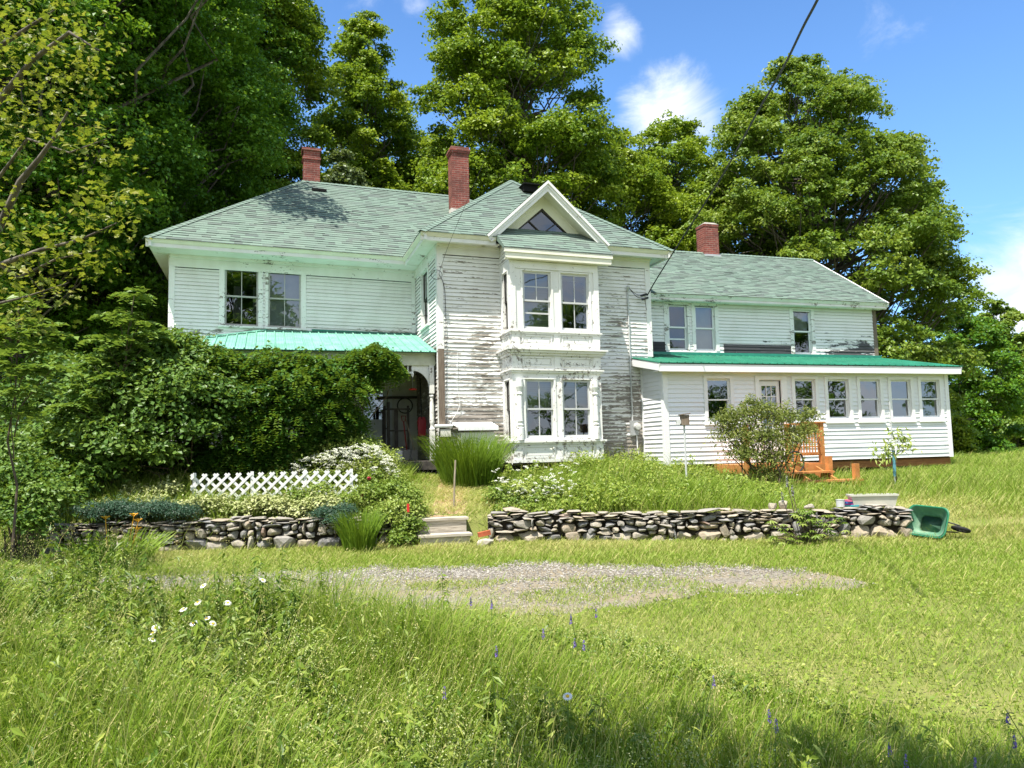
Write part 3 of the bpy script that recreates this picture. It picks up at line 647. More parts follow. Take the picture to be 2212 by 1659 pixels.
window(fL(0), -1.99, -1.14, 5.05, 6.56, 5.82, (.11, .11, .1, 0), ('trim', 'darkframe', 'glass'), .05, sill=.05, label='window in the narrow side wall above the porch roof')
# gable over the bay
GU0, GU1, GA, GZ = 1.17, 4.5, 2.83, 8.62; slg = (GZ - ZP) / (GA - GU0); vb = pe + (GZ - ZP) / slp
mb = MB()
for s_, ue in ((-1, GU0), (1, GU1)):
    W_ = abs(GA - ue); c_ = W_ / math.hypot(W_, GZ - ZP); L_ = W_ / c_
    if s_ < 0: mb.lap((ue, 0, ZP + .03), (0, -1, 0), (c_, 0, (GZ - ZP) / L_), [[(-.5 + 0, 0), (.53, 0), (.53, L_), (-vb, L_)]], .14, .01, (.16, .4), 0, .5)
    else: mb.lap((ue, 0, ZP + .03), (0, 1, 0), (-c_, 0, (GZ - ZP) / L_), [[(-.53, 0), (.5, 0), (vb, L_), (-.53, L_)]], .14, .01, (.16, .4), 0, .5)
hb(mb, 'gable_roof', 'roof')
mb = MB()
for ue, s_ in ((GU0, 1), (GU1, -1)):
    a = np.array([ue, -.5, ZP - .0]); b = np.array([GA, -.5, GZ]); d = nrm(b - a); n_ = np.array([-d[2] * s_, 0, d[0] * s_]) * (1); n_ = n_ if n_[2] > 0 else -n_
    P = lambda q, dn, dv: q + n_ * dn + np.array([0, dv, 0])
    ext = d * .0
    for dn0, dn1, dv0, dv1 in ((-.04, .02, -.05, .0), (-.10, -.041, -.015, .03), (-.185, -.101, .01, .05)):
        e0 = b + np.array([0, 0, 0.]); k0 = dn0 / (n_[2]); k1 = dn1 / n_[2]
        A0, A1 = a + n_ * dn0, a + n_ * dn1; B0, B1 = np.array([GA, -.5, GZ + k0]), np.array([GA, -.5, GZ + k1])
        o0, o1 = np.array([0, dv0, 0]), np.array([0, dv1, 0])
        mb.hexa([A0 + o0, B0 + o0, B0 + o1, A0 + o1, A1 + o0, B1 + o0, B1 + o1, A1 + o1])
hb(mb, 'rake_board', 'trim_bay')
mb = MB()
for ue in (GU0, GU1): mb.poly([(ue, -.45, ZP - .2), (GA, -.45, GZ - .2), (GA, .05, GZ - .2), (ue, .05, ZP - .2)])
hb(mb, 'gable_soffit', 'cream')
gz0 = 7.27; ins = lambda k: [(GA - (GZ - .2 - k - gz0) / slg, gz0), (GA + (GZ - .2 - k - gz0) / slg, gz0), (GA, GZ - .2 - k)]
o_, i_ = ins(-.02), ins(.36); mb = MB()
i_ = [(i_[0][0], gz0 + .04), (i_[1][0], gz0 + .04), i_[2]]
for k in range(3):
    a, b, c, d = o_[k], o_[(k + 1) % 3], i_[(k + 1) % 3], i_[k]; mb.prism([(a[0], -.04, a[1]), (b[0], -.04, b[1]), (c[0], -.04, c[1]), (d[0], -.04, d[1])], (0, .06, 0))
hb(mb, 'gable_wall', 'cream')
mb = MB(); j_ = ins(.44); j_ = [(j_[0][0] + .02, gz0 + .10), (j_[1][0] - .02, gz0 + .10), j_[2]]
for k in range(3):
    a, b, c, d = i_[k], i_[(k + 1) % 3], j_[(k + 1) % 3], j_[k]; mb.prism([(a[0], -.035, a[1]), (b[0], -.035, b[1]), (c[0], -.035, c[1]), (d[0], -.035, d[1])], (0, .05, 0))
md = (GA - .02, gz0 + .1); hl = [(j_[0][0] * .5 + j_[2][0] * .5, (j_[0][1] + j_[2][1]) / 2), (j_[1][0] * .5 + j_[2][0] * .5, (j_[1][1] + j_[2][1]) / 2)]
for q in hl: mb.bar((md[0], -.02, md[1]), (q[0], -.02, q[1]), .03, .035, (0, 1, 0))
gw = hb(mb, 'gable_window', 'darkframe'); gw['label'] = 'dark triangular attic window in the gable'
mb = MB(); mb.poly([(j_[0][0], 0, j_[0][1]), (j_[1][0], 0, j_[1][1]), (j_[2][0], 0, j_[2][1])]); hb(mb, 'pane', 'glass_s', gw)
mb = MB(); mb.box((GA - 1.2, -.1, gz0 - .06), (GA + 1.2, -.0, gz0 - .002)); hb(mb, 'sill', 'darkframe', gw)
mb = MB(); mb.poly([(GA - 1., .25, 7.3), (GA + 1., .25, 7.3), (GA, .25, 8.2)]); hb(mb, 'attic_shade_sheet', 'soot_shade_black')  # black sheet painted as the attic's darkness behind the gable pane
# bay roof skirt
c_ = 1 / math.hypot(1, .78); mb = MB(); mb.lap((0, -1.07, 6.66), (1, 0, 0), (0, c_, .78 * c_), [[(1.43, -.02), (4.34, -.02), (4.34, .97 / c_), (1.43, .97 / c_)]], .14, .01, (.16, .4), 0, .5)
mb.poly([(1.43, -1.07, 6.60), (1.43, -1.07, 6.66), (1.43, -.1, 7.416), (1.43, -.1, 7.2)]); mb.poly([(4.34, -1.07, 6.60), (4.34, -.1, 7.2), (4.34, -.1, 7.416), (4.34, -1.07, 6.66)]); mb.poly([(1.43, -1.07, 6.6), (4.34, -1.07, 6.6), (4.34, -.1, 7.2), (1.43, -.1, 7.2)])
hb(mb, 'bay_roof', 'roof')
for z0, d in ((10.0, 0),):
    mb = MB(); mb.box((apx + .12, 2.1, 9.28), (apx + .55, 2.45, 9.46)); mb.box((apx + .08, 2.0, 9.47), (apx + .59, 2.5, 9.50)); hb(mb, 'roof_vent', 'soot_shade_black')
CUR[0] = 'L'; mb = MB(); mb.box((-2.75, 5.55, 10.06), (-2.3, 5.8, 10.14)); hb(mb, 'roof_vent', 'soot_shade_black'); CUR[0] = 'P'

BV = -.85; b0, b1 = 1.63, 3.98; f = fF(BV); bay = MB()
# boards of the bay front and its left and right cheeks
for z0, z1 in ((6.15, 6.42), (4.53, 4.69), (4.10, 4.26), (3.45, 3.66)): f.box(bay, b0, b1, -.02, .0, z0, z1)
for z0, z1 in ((2.0, 3.45), (4.69, 6.15)):
    w0 = [(b0, 1.95), (2.70, 2.92), (3.68, b1)] if z1 < 4 else [(b0, 1.95), (2.70, 2.96), (3.73, b1)]
    for a, b in w0: f.box(bay, a, b, -.02, .0, z0, z1)
f.box(bay, b0, b1, -.02, 0, 1.42, 2.0); f.box(bay, b0, b1, -.02, 0, 3.66, 4.10); f.box(bay, b0, b1, -.02, 0, 4.26, 4.53)
def cheek(u, sgn):
    F_ = Fr((u, 0, 0), (0, -1, 0), (sgn, 0, 0)); mbx = bay
    for z0, z1 in ((1.42, 2.0), (3.45, 4.69), (6.15, 6.62)): F_.box(mbx, 0, .829, -.02, 0, z0, z1)
    for z0, z1 in ((2.0, 3.45), (4.69, 6.15)): F_.box(mbx, 0, .25, -.02, 0, z0, z1); F_.box(mbx, .66, .829, -.02, 0, z0, z1)
    return F_
fl_, fr_ = cheek(b0, -1), cheek(b1, 1)
# cornices, ledges and sills wrap round three sides
def wrap(mb, d, z0, z1): mb.box((b0 - d, BV - d, z0), (b1 + d, BV + .02, z1)); mb.box((b0 - d, BV + .0201, z0), (b0, -.025, z1)); mb.box((b1, BV + .0201, z0), (b1 + d, -.025, z1))
for d, z0, z1 in ((.06, 4.61, 4.645), (.035, 4.56, 4.609), (.16, 4.16, 4.20), (.11, 4.10, 4.159), (.06, 4.04, 4.099), (.07, 3.66, 3.70), (.04, 3.61, 3.659), (.08, 1.90, 1.95), (.04, 1.85, 1.899), (.04, 1.42, 1.5)): wrap(bay, d, z0, z1)
f.box(bay, b0, b1, .0, .03, 6.2, 6.38); f.box(bay, b0 - .01, b0 + .13, 0, .028, 4.646, 6.199); f.box(bay, b1 - .13, b1 + .01, 0, .028, 4.646, 6.199); fl_.box(bay, .72, .86, 0, .02, 4.646, 6.4)
for z0, z1 in ((4.30, 4.54), (3.76, 4.0), (1.53, 1.82)):
    for a0, a1 in ((1.9, 2.68), (2.95, 3.72)):
        for q in ((a0, a1, z0, z0 + .03), (a0, a1, z1 - .03, z1), (a0, a0 + .03, z0 + .03, z1 - .03), (a1 - .03, a1, z0 + .03, z1 - .03)): f.box(bay, q[0], q[1], 0, .022, q[2], q[3])
        f.box(bay, a0 + .06, a1 - .06, 0, .012, z0 + .06, z1 - .06)
    for a0, a1 in ((b0, 1.84), (2.74, 2.89), (3.78, b1)): f.box(bay, a0, a1, 0, .026, z0 - .03, z1 + .03)
    for F_ in (fl_, fr_):
        for q in ((.2, .7, z0, z0 + .03), (.2, .7, z1 - .03, z1), (.2, .23, z0 + .03, z1 - .03), (.67, .7, z0 + .03, z1 - .03)): F_.box(bay, q[0], q[1], 0, .02, q[2], q[3])
bayo = hb(bay, 'bay_window', 'trim_bay'); bayo['label'] = 'two storey square bay with panelled boards and cornices'
for x in (1.80, 3.80):
    mb = MB(); mb.lathe((x, BV - .03, 1.96), [(.085, 0), (.085, .3), (.05, .33), (.075, .37), (.05, .41), (.07, .46), (.062, .6), (.052, 1.05), (.045, 1.1), (.07, 1.13), (.05, 1.17), (.065, 1.22), (.09, 1.30), (.09, 1.48)], 12); hb(mb, 'column', 'trim_bay', bayo)
mb = MB(); mb.lap((b0, 0, 0), (0, -1, 0), (0, 0, 1), [[(0, 6.42), (.85, 6.42), (.85, 6.66), (0, 7.3)]], .098, .012, None, 0, .2, N=(-1, 0, 0)); hb(mb, 'siding', 'sid_p', bayo)
mb = MB(); mb.box((b0 - .14, BV - .2, 6.40), (b1 + .3, BV - .0, 6.42)); mb.box((b0 - .16, BV - .2, 6.421), (b1 + .32, BV - .16, 6.54)); mb.box((b0 - .19, BV - .225, 6.541), (b1 + .35, BV - .17, 6.64)); hb(mb, 'crown_moulding', 'cream', bayo)
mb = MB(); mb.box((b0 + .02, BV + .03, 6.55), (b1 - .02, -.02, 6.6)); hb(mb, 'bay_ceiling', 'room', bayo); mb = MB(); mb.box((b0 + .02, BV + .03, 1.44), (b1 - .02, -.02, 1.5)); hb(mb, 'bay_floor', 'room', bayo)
for a0, a1, z0, z1, mt, muu, bl, ex, lab in (
        (1.95, 2.70, 4.69, 6.15, 5.41, ((2, 2), (1, 1)), ('blind', 4.72), (5.1,), 'upper left bay window, small panes above and a raised lower sash'),
        (2.96, 3.73, 4.69, 6.15, 5.40, ((2, 1), (2, 1)), None, (), 'upper right bay window'),
        (1.95, 2.70, 2.0, 3.45, 2.72, ((2, 1), (2, 1)), ('blind', 2.72), (), 'lower left bay window, blind half down'),
        (2.92, 3.68, 2.0, 3.45, 2.72, ((2, 1), (2, 1)), ('blind', 2.72), (), 'lower right bay window, blind half down')):
    window(f, a0, a1, z0, z1, mt, (.05, .05, .03, 0), ('trim_bay', 'alu', 'glass'), .045, muu, bl, .03, lab, ex, cd=.02)
for F_ in (fl_, fr_):
    for z0, z1 in ((2.0, 3.45), (4.69, 6.15)): window(F_, .25, .66, z0, z1, (z0 + z1) / 2, (.04, .04, .03, 0), ('trim_bay', 'darkframe', 'glass'), .04, ((2, 2), (1, 1)) if z0 < 4 else ((1, 1), (1, 1)), None, .02, cd=.02)
# room boxes behind the windows, coloured dark to stand for unlit interiors
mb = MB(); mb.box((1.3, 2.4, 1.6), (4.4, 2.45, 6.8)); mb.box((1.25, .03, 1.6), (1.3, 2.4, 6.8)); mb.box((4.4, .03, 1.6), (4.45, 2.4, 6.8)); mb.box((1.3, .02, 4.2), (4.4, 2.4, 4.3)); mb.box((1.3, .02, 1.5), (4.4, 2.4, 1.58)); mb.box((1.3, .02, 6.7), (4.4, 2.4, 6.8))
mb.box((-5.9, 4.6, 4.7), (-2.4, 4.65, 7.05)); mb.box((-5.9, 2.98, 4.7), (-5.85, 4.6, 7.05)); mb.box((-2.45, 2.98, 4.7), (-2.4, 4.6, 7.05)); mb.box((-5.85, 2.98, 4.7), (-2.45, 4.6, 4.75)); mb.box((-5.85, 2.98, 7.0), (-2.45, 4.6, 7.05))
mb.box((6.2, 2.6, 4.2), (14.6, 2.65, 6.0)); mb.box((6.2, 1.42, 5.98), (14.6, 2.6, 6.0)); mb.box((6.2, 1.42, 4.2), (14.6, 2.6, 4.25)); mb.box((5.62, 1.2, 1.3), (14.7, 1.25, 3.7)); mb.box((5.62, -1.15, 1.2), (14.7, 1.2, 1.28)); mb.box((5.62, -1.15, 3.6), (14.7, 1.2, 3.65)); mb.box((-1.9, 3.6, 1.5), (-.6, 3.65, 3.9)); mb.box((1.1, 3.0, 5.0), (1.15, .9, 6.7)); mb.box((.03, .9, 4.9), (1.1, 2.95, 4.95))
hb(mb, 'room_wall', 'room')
mb = MB(); mb.tube([(2.3, -.45, 2.5), (2.38, -.42, 2.3), (2.5, -.4, 2.22), (2.62, -.4, 2.24)], .012, 6)
for k in range(5): mb.lathe((2.35 + k * .06, -.45 + .02 * k, 2.03), [(.05, 0), (.07, .05), (.05, .1), (.01, .13 - .01 * k)], 9)
hb(mb, 'curtain', plain('white_cloth', (.6, .6, .58), .8)); mb = MB(); mb.prism([(3.28, -.4, 2.0), (3.62, -.4, 2.0), (3.62, -.4, 2.28), (3.55, -.4, 2.36), (3.42, -.4, 2.38), (3.33, -.4, 2.3)], (0, .12, 0)); hb(mb, 'chair_back', plain('tan_cushion', (.32, .22, .08), .8))
for (uu, w_) in ((-4.95, .25), (-4.45, .22)):
    mb = MB()
    mb.poly([(uu, 3.12, 5.3), (uu + w_, 3.12, 5.3), (uu + w_ * .7, 3.12, 6.2), (uu + .02, 3.12, 6.2)]); hb(mb, 'curtain', plain('pale_curtain', (.5, .5, .46), .8))

# ---- chimneys
CUR[0] = 'P'
def chimney(u0, u1, v0, v1, z0, z1, cap, label, mortar=True):
    mb = MB(); mb.box((u0, v0, z0), (u1, v1, z1)); ch = hb(mb, 'chimney', 'brick'); ch['label'] = label
    mb = MB()
    for dz0, dz1, d in cap: mb.box((u0 - d, v0 - d, z1 + dz0), (u1 + d, v1 + d, z1 + dz1))
    hb(mb, 'chimney_cap', 'brick', ch); t = z1 + cap[-1][1]
    if mortar:
        mb = MB(); mb.hexa([(u0 - .02, v0 - .02, t), (u1 + .02, v0 - .02, t), (u1 + .02, v1 + .02, t), (u0 - .02, v1 + .02, t), (u0 + .1, v0 + .1, t + .09), (u1 - .1, v0 + .1, t + .09), (u1 - .1, v1 - .1, t + .07), (u0 + .1, v1 - .1, t + .07)]); hb(mb, 'mortar_crown', 'mortar', ch)
    mb = MB(); mb.box((u0 + .15, v0 + .15, t), (u1 - .15, v1 - .15, t + .10)); hb(mb, 'flue', 'soot_shade_black', ch); return ch
chimney(1.56, 2.12, 4.75, 5.28, 8.0, 11.30, [(0, .07, .03), (.071, .14, .05), (.141, .21, .02)], 'tallest chimney, red brick with a corbelled top, rising beside the pyramid roof', False)
mb = MB(); mb.box((1.50, 4.69, 8.6), (2.18, 5.34, 9.45)); hb(mb, 'flashing', peel_paint('lime_flashing', 8.6, 9.5, .5, .52, col=(.6, .55, .5), wood=((.2, .05, .04), (.3, .12, .08))))
chimney(-2.96, -2.44, 6.5, 7.0, 9.6, 11.25, [(0, .08, .03), (.3, .38, .05), (.081, .299, .0)], 'short chimney of dark red brick with a grey cap at the left end of the roof')
CUR[0] = 'E'
# ---- the ell behind the sunroom
v = 1.4; eo = [(7.23, 7.86, 4.55, 5.93), (8.12, 8.80, 4.55, 5.93), (11.61, 12.28, 4.5, 5.91)]
siding('ell_wall', fF(v), holes(5.92, 14.8, 4.2, 6.0, eo), 'sid_e', label='upper clapboard wall above the sunroom roof, white paint over black bare boards')
siding('side_wall', Fr((14.8, 0, 0), (0, 1, 0), (1, 0, 0)), [[(1.4, 1.2), (7.6, 1.2), (7.6, 6.1), (4.5, 8.2), (1.4, 6.1)]], 'sid_e', label='right gable wall of the ell')
for a_, b_, t_ in ((9.06, 11.46, 4.77), (5.95, 7.1, 4.8)):
    mb = MB(); mb.lap((0, v - .018, 0), (1, 0, 0), (0, 0, 1), [[(a_, 4.47), (b_, 4.47), (b_, t_), (a_, t_)]], .098, .016, (.7, 2.4), 0, .3, N=(0, -1, 0)); hb(mb, 'bare_board', 'dark_board')['label'] = 'black unpainted boards low on the wall above the sunroom roof'
mb = MB(); f = fF(v); f.box(mb, 14.68, 14.82, 0, .03, 4.3, 6.05); hb(mb, 'corner_board', 'barewood')
mb = MB(); f.box(mb, 5.93, 14.82, 0, .03, 5.985, 6.1); hb(mb, 'frieze_board', 'trim')
ez = 6.17; sle = .655; ce = 1 / math.hypot(1, sle); evd = 1.02; erv = 4.5; ezr = ez + (erv - evd) * sle
mb = MB(); mb.box((5.93, evd + .05, 6.0), (14.98, v + .0, 6.02)); hb(mb, 'soffit', 'trim')
eave([(5.93, evd), (15.0, evd)], ez, h=.19, crown='trim')
mb = MB(); roof_plane(mb, (0, evd, ez), (1, 0, 0), (0, ce, sle * ce), [(5.93, -.02), (15.0, -.02), (15.0, (erv - evd) / ce), (5.93, (erv - evd) / ce)], .13)
roof_plane(mb, (0, 8., ez), (-1, 0, 0), (0, -ce, sle * ce), [(-15.0, 0), (-5.93, 0), (-5.93, (erv - evd) / ce), (-15, (erv - evd) / ce)], .13)
hb(mb, 'roof', 'roof')['label'] = 'green shingle gable roof over the ell'
mb = MB(); caps(mb, (15, erv, ezr + .012), (5.9, erv, ezr + .012), NF(sle), NB_(sle)); hb(mb, 'ridge_cap', 'roof')
mb = MB(); mb.bar((15.0, evd, ez - .07), (15.0, erv, ezr - .07), .04, .16); mb.bar((15., 8, ez - .07), (15., erv, ezr - .07), .04, .16); hb(mb, 'rake_board', 'trim')
window(fF(v), 7.23, 7.86, 4.55, 5.93, 5.25, (.15, .05, .06, 0), ('trim', 'wsash', 'glass_s'), .045, ((1, 1), (1, 1)), ('shade', 5.0), 0, 'leftmost window of the ell with its lower sash raised', (4.9,), cd=.03)
window(fF(v), 8.12, 8.80, 4.55, 5.93, 5.24, (.11, .12, .06, 0), ('trim', 'wsash', 'glass'), .045, ((1, 1), (1, 1)), ('shade', 4.6), 0, 'middle window of the ell with a pale shade pulled down', cd=.03)
window(fF(v), 11.61, 12.28, 4.5, 5.91, 5.23, (.13, .12, .05, 0), ('trim', 'wsash', 'glass'), .045, ((1, 1), (1, 1)), ('shade', 5.2), 0, 'rightmost window of the ell, shade half down', cd=.03)
chimney(10.42, 10.98, 4.3, 4.82, 7.6, 9.36, [(0, .08, .015)], 'squat chimney of weathered red brick on the ell roof')
mb = MB(); mb.box((10.38, 4.25, 8.0), (11.02, 4.87, 8.36)); hb(mb, 'flashing', plain('lead_flashing', (.42, .43, .45), .5, .4))

# ---- white sunroom
CUR[0] = 'S'; sv = -1.2; s0, s1 = 5.55, 14.77; f = fF(sv)
so_ = [(6.80, 7.49, 2.37, 3.46), (8.37, 9.06, 1.28, 3.42), (9.50, 10.16, 2.37, 3.46), (10.57, 11.27, 2.37, 3.46), (11.65, 12.34, 2.37, 3.46), (12.72, 13.42, 2.37, 3.46), (13.79, 14.47, 2.37, 3.46)]
siding('sunroom_wall', f, holes(s0, s1, 1.26, 3.62, so_), 'vinyl', .114, .02, None, label='clean white siding of the sunroom')
siding('side_wall', fL(s0), [[(.0, 1.26), (1.2, 1.26), (1.2, 3.62), (.0, 3.95)]], 'vinyl', .114, .02, None, label='short left side wall of the sunroom')
siding('side_wall', Fr((s1, 0, 0), (0, 1, 0), (1, 0, 0)), [[(-1.2, 1.26), (1.4, 1.26), (1.4, 4.2), (-1.2, 3.62)]], 'vinyl', .114, .02, None, label='right side wall of the sunroom')
mb = MB(); f.box(mb, s0 - .03, s0 + .10, -.0, .035, 1.24, 3.62); fL(s0).box(mb, 1.09, 1.2, 0, .033, 1.24, 3.62); hb(mb, 'corner_board', 'vtrim'); mb = MB(); f.box(mb, s1 - .1, s1 + .03, 0, .035, 1.24, 3.62); hb(mb, 'corner_board', 'vtrim'); mb = MB(); fL(s0).box(mb, .0, .08, 0, .033, 1.24, 3.9); hb(mb, 'corner_board', 'vtrim')
rs = .2; rc = 1 / math.hypot(1, rs); mb = MB(); metal(mb, (0, -1.52, 3.83), (1, 0, 0), (0, rc, rs * rc), [(5.27, 0), (15.05, 0), (15.05, 2.915 / rc), (5.925, 2.915 / rc), (5.925, 1.5 / rc), (5.27, 1.5 / rc)], .229, .03, .02)
hb(mb, 'sunroom_roof', 'green')['label'] = 'dark green ribbed metal roof of the sunroom'
mb = MB(); mb.box((5.3, -1.5, 3.61), (15.02, -1.47, 3.80)); mb.bar((5.295, -1.5, 3.72), (5.295, -.03, 4.0), .03, .19); mb.bar((15.03, -1.5, 3.72), (15.03, 1.38, 4.28), .03, .19); mb.box((5.3, -1.469, 3.62), (15.02, -1.16, 3.64)); hb(mb, 'fascia', 'vtrim')
mb = MB(); mb.box((5.95, 1.34, 4.42), (14.9, 1.378, 4.5)); hb(mb, 'flashing', 'flash')
for i, (a0, a1, z0, z1) in enumerate(so_):
    if i == 1: continue
    k = i - (1 if i > 1 else 0)
    window(f, a0, a1, z0, z1, 2.91, (.1, .1, .07, .07), ('vtrim', 'wsash', 'glass_d'), .035, ((1, 1), (1, 1)), None, .02, ['sunroom window left of the door', 'sunroom window right of the door', 'third sunroom window from the right corner but one', 'third sunroom window from the right corner', 'sunroom window beside the last one', 'sunroom window nearest the right corner'][k], cd=.04)
g = MB(); f.box(g, 8.25, 8.37, 0, .05, 1.28, 3.44); f.box(g, 9.06, 9.24, 0, .05, 1.28, 3.44); f.box(g, 8.25, 9.24, 0, .052, 3.441, 3.53); dr = hb(g, 'sunroom_door', 'vtrim'); dr['label'] = 'white door with small panes'
g = MB(); f.box(g, 8.38, 8.49, -.09, -.04, 1.3, 3.41); f.box(g, 8.95, 9.05, -.09, -.04, 1.3, 3.41); f.box(g, 8.49, 8.95, -.09, -.04, 3.28, 3.41); f.box(g, 8.49, 8.95, -.09, -.04, 1.3, 1.85)
for i in (1, 2): x = 8.49 + .46 * i / 3; f.box(g, x - .01, x + .01, -.075, -.045, 1.85, 3.28)
for i in range(1, 5): z = 1.85 + 1.43 * i / 5; f.box(g, 8.49, 8.95, -.073, -.047, z - .01, z + .01)
hb(g, 'door_panel', 'wsash', dr); g = MB(); f.quad(g, 8.49, 8.95, -.065, 1.85, 3.28); hb(g, 'door_glass', 'glass_d', dr)
mb = MB(); mb.box((s0 + .12, -1.15, 1.02), (s1, -1.10, 1.255)); hb(mb, 'skirt_board', 'skirt')
mb = MB(); mb.box((s0 + .3, -.6, .3), (s1 - .1, -.55, 1.25)); [mb.box((x, -1.1, .3), (x + .2, -.9, 1.02)) for x in np.arange(s0 + .2, s1, 2.2)]; mb.box((0, .05, .4), (PW, .3, 1.36)); hb(mb, 'foundation', 'stonef')
mb = MB(); mb.box((-6.5, 9.4, 1.2), (5.9, 9.45, 6.9)); mb.box((5.9, 7.6, 1.2), (14.8, 7.65, 6.1)); hb(mb, 'back_wall', 'vinyl')

# an old house: each block has settled a little to the right
for k, (sh, u0) in {'L': (-.022, -6.0), 'P': (-.016, 2.9)}.items():
    for o in BL[k]:
        n = len(o.data.vertices); a = np.empty(n * 3, np.float32); o.data.vertices.foreach_get('co', a); a = a.reshape(-1, 3); a[:, 2] += sh * (a[:, 0] - u0) * np.clip((a[:, 2] - 1.3) / 4., 0, 1); o.data.vertices.foreach_set('co', a.ravel()); o.data.update()

# ------------------------------------------------------------------ dry stone walls
_ico = None
def ico():
    global _ico
    if _ico is None:
        import bmesh
        b = bmesh.new(); bmesh.ops.create_icosphere(b, subdivisions=2, radius=1); b.verts.ensure_lookup_table()
        _ico = (np.array([v.co[:] for v in b.verts]), np.array([[v.index for v in f.verts] for f in b.faces])); b.free()
    return _ico
def stones(items, name, mat, parent=None):
    """items = (centre, size xyz, yaw, squareness, tint)"""
    P, F = ico(); V = []; FF = []; T = []
    for i, (c, s, yaw, sq, tnt) in enumerate(items):
        p = np.sign(P) * np.abs(P) ** sq; k = rng.normal(size=(5, 3)) * 1.6; ph = rng.random(5) * 6.3
        d = sum(np.sin(P @ k[j] + ph[j]) for j in range(5)) * .055
        for _ in range(9):                               # a few broken faces
            n = rng.normal(size=3); n /= np.linalg.norm(n); h = p @ n; cut = .5 + .4 * rng.random(); p = np.where((h > cut)[:, None], p - n * (h - cut)[:, None] * .9, p)
        p = p * (1 + d[:, None]) * np.array(s) / 2
        tl = rng.normal() * .08; p = np.stack([p[:, 0] - tl * p[:, 2], p[:, 1], p[:, 2] + tl * p[:, 0]], 1)
        ca, sa = math.cos(yaw), math.sin(yaw); p = np.stack([p[:, 0] * ca - p[:, 1] * sa, p[:, 0] * sa + p[:, 1] * ca, p[:, 2]], 1) + np.array(c)
        V.append(p); FF.append(F + i * len(P)); T.append(np.full(len(P), tnt))
    return npmesh(name, np.concatenate(V), [np.concatenate(FF)], mat, parent, np.concatenate(T), 'tint', smooth=False)
t = NT('field_stone'); a = t.attr('tint'); n1 = t.noise(t.coord(), 7, 7, .65); n2 = t.noise(t.coord(), 38, 5, .7); n3 = t.noise(t.coord((6, 6, 40)), 1.5, 5, .6)
c = t.ramp(a, [(0, (.12, .12, .125)), (.2, (.24, .24, .24)), (.42, (.34, .305, .25)), (.62, (.44, .375, .275)), (.8, (.33, .26, .18)), (.92, (.50, .455, .375)), (1, (.24, .15, .11))]).outputs[0]
c = t.mix(t.rng(n1.outputs[0], .4, .68, 0, .5), c, (.38, .36, .32)); c = t.mix(t.rng(n2.outputs[0], .35, .65, 0, .35), c, (.10, .09, .07)); c = t.mix(t.rng(n3.outputs[0], .55, .7, 0, .4), c, (.13, .11, .09))
M_stone = t.done(t.pbr(c, .9, .2, bump=t.math('MULTIPLY_ADD', n1.outputs[0], .7, n2.outputs[0]), bs=.7, bd=.015))
M_soilw = plain('wall_earth', (.05, .042, .032), .95, .1, var=.3, scale=9)
